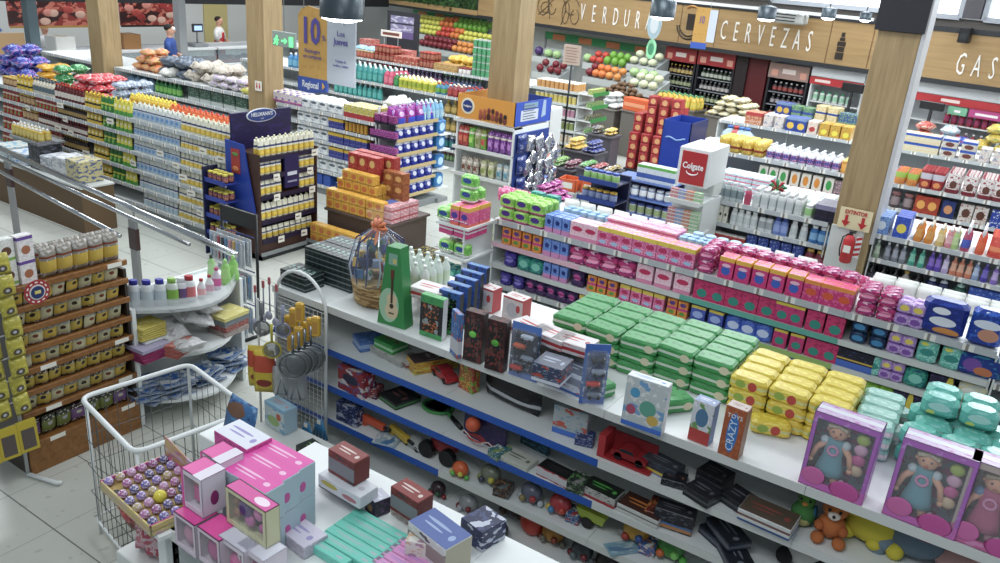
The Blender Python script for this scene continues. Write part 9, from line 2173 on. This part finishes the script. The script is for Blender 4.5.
hang(clv, 283, 395, 'clear bag of steel tools, rack-end side', .24, .6);hang(clv, 297, 400, 'clear bag of steel tools, toy-run side', .2, .6)
lad=Pr('ladle', 'kitchen tool', ( lambda q:(q.tube([(0, 0, .02), (0, 0, .22)], .005, mat('#7c7f94'), 6), q.ball((0, -.01, 0), .03, mat('#9fa2b4'), 10, 7, 1, .5, 1), q)[2])(MB()), (.06, .04, .24), [('handle_tip', ( lambda q:(q.box(-.01, .01, -.006, .006, .21, .26, mat('#b35a62'), .003), q)[1])(MB()))])
for i, (px, py) in enumerate(((256, 322), (264, 318), (270, 315), (277, 322))):hang(lad, px, py, '%s grey ladle hanging at the rack top, aisle side first'%ordinal(i+1), .08)
ts=MB()
for k in range(9):ts.tube([((k-4)*.004, 0, .13), ((k-4)*.016, -.01*(k%2), 0)], [.003, .008], mat('#2f7fae'), 5)
tsl=Pr('fringed_mop', 'cleaning', ts, (.12, .03, .14), [('tag', ( lambda q:(q.box(-.015, .015, -.012, -.01, .1, .13, PAPER), q)[1])(MB()))])
hang(tsl, 307, 440, 'blue fringed mop head low on the rack, aisle side', .16);hang(tsl, 320, 437, 'blue fringed mop head low on the rack, toy side', .1)
p=at(275, 448, y=3.02);p2=at(306, 470, y=2.86)
m=MB();m.box(p.x-.16, p2 .x+.14, 2.84, 3.16, 0, p2 .z-.001, OFFW, .004);tag(obj('stock_plinth', m), 'pale plinth at the foot of the arched wire rack', 'plinth')
zz=p2 .z
q=PB('toy_box', .2, .1, .17, '#b3c3c9', ((.86, 1, '#7fb0d0'), ), ((.72, .62, .12, .14, '#b8502e'), (.45, .35, .3, .2, '#8fae6a')), '#c9d3d4', '#6f9fc0', side='#9fbccc', top=('#9cc4d8', '#c9a0a0'));x_=XA(275, 3.04, zz);q.put(xf((x_, 3.09, zz+.001), -.1), 'white and blue boxed infant toy at the wire rack foot')
q=PB('toy_car_set', .2, .12, .12, '#2a2c2e', (), (), '#4a4c50', None, side='#aab4c0', top=('#26302a', '#6f9a5a'));x_=XA(312, 2.9, zz)
o=q.put(xf((x_, 2.92, zz+.001), -.15), 'black boxed set of green race cars beside the infant toy')
# light
w=bpy.data.worlds.new('world');SC.world=w;w.use_nodes=True
bg=w.node_tree.nodes['Background'];bg.inputs[0].default_value=(.80, .90, 1.0, 1);bg.inputs[1].default_value=.42
def area(name, x, y, z, sx_, sy_, e, col=(1, 1, 1), rot=(0, 0, 0)):
 l=bpy.data.lights.new(name, 'AREA');l.shape='RECTANGLE';l.size=sx_;l.size_y=sy_;l.energy=e;l.color=col
 o=bpy.data.objects.new(name, l);COL.objects.link(o);o.location=(x, y, z);o.rotation_euler=rot
 return o
for x in(-15, -11, -7, -3, 1):
 for yy, e in((7.1, 75), (9.8, 85), (12.4, 95), (15.4, 110)):
  area('ceiling_and_fill_light', x, yy, 4.7, 1.6, 1.0, e, (.93, .97, 1))
area('ceiling_and_fill_light', -3.0, 3.8, 4.9, 2.2, 1.0, 45, (.95, .98, 1))
area('ceiling_and_fill_light', -7.6, 4.9, 4.7, 1.6, 1.0, 75, (.93, .97, 1))  # added fill to brighten the floor on this side, not a fixture
area('ceiling_and_fill_light', -11, 4.6, 4.7, 1.6, 1.0, 60, (.93, .97, 1))
area('ceiling_and_fill_light', -1.2, .2, 4.7, 2.4, 1.2, 70, (.94, .98, 1), (math.radians(28), 0, 0))  # added fill near the camera, tilted to brighten the toy shelves
area('window_light', 3, 15.5, 4.6, 8, 1.5, 260, (.86, .93, 1), (math.radians(-60), 0, 0))
SC.view_settings.view_transform='Standard'
SC.view_settings.look='None'
SC.view_settings.gamma=1
SC.view_settings.exposure=-0.04
SC.view_settings.use_curve_mapping=False
SC.cycles.max_bounces=5
SC.cycles.diffuse_bounces=3
SC.cycles.transparent_max_bounces=12
SC.cycles.use_adaptive_sampling=True
SC.cycles.adaptive_threshold=.02
try:SC.cycles.use_denoising=True
except Exception:pass
print('objects', len(bpy.data.objects))
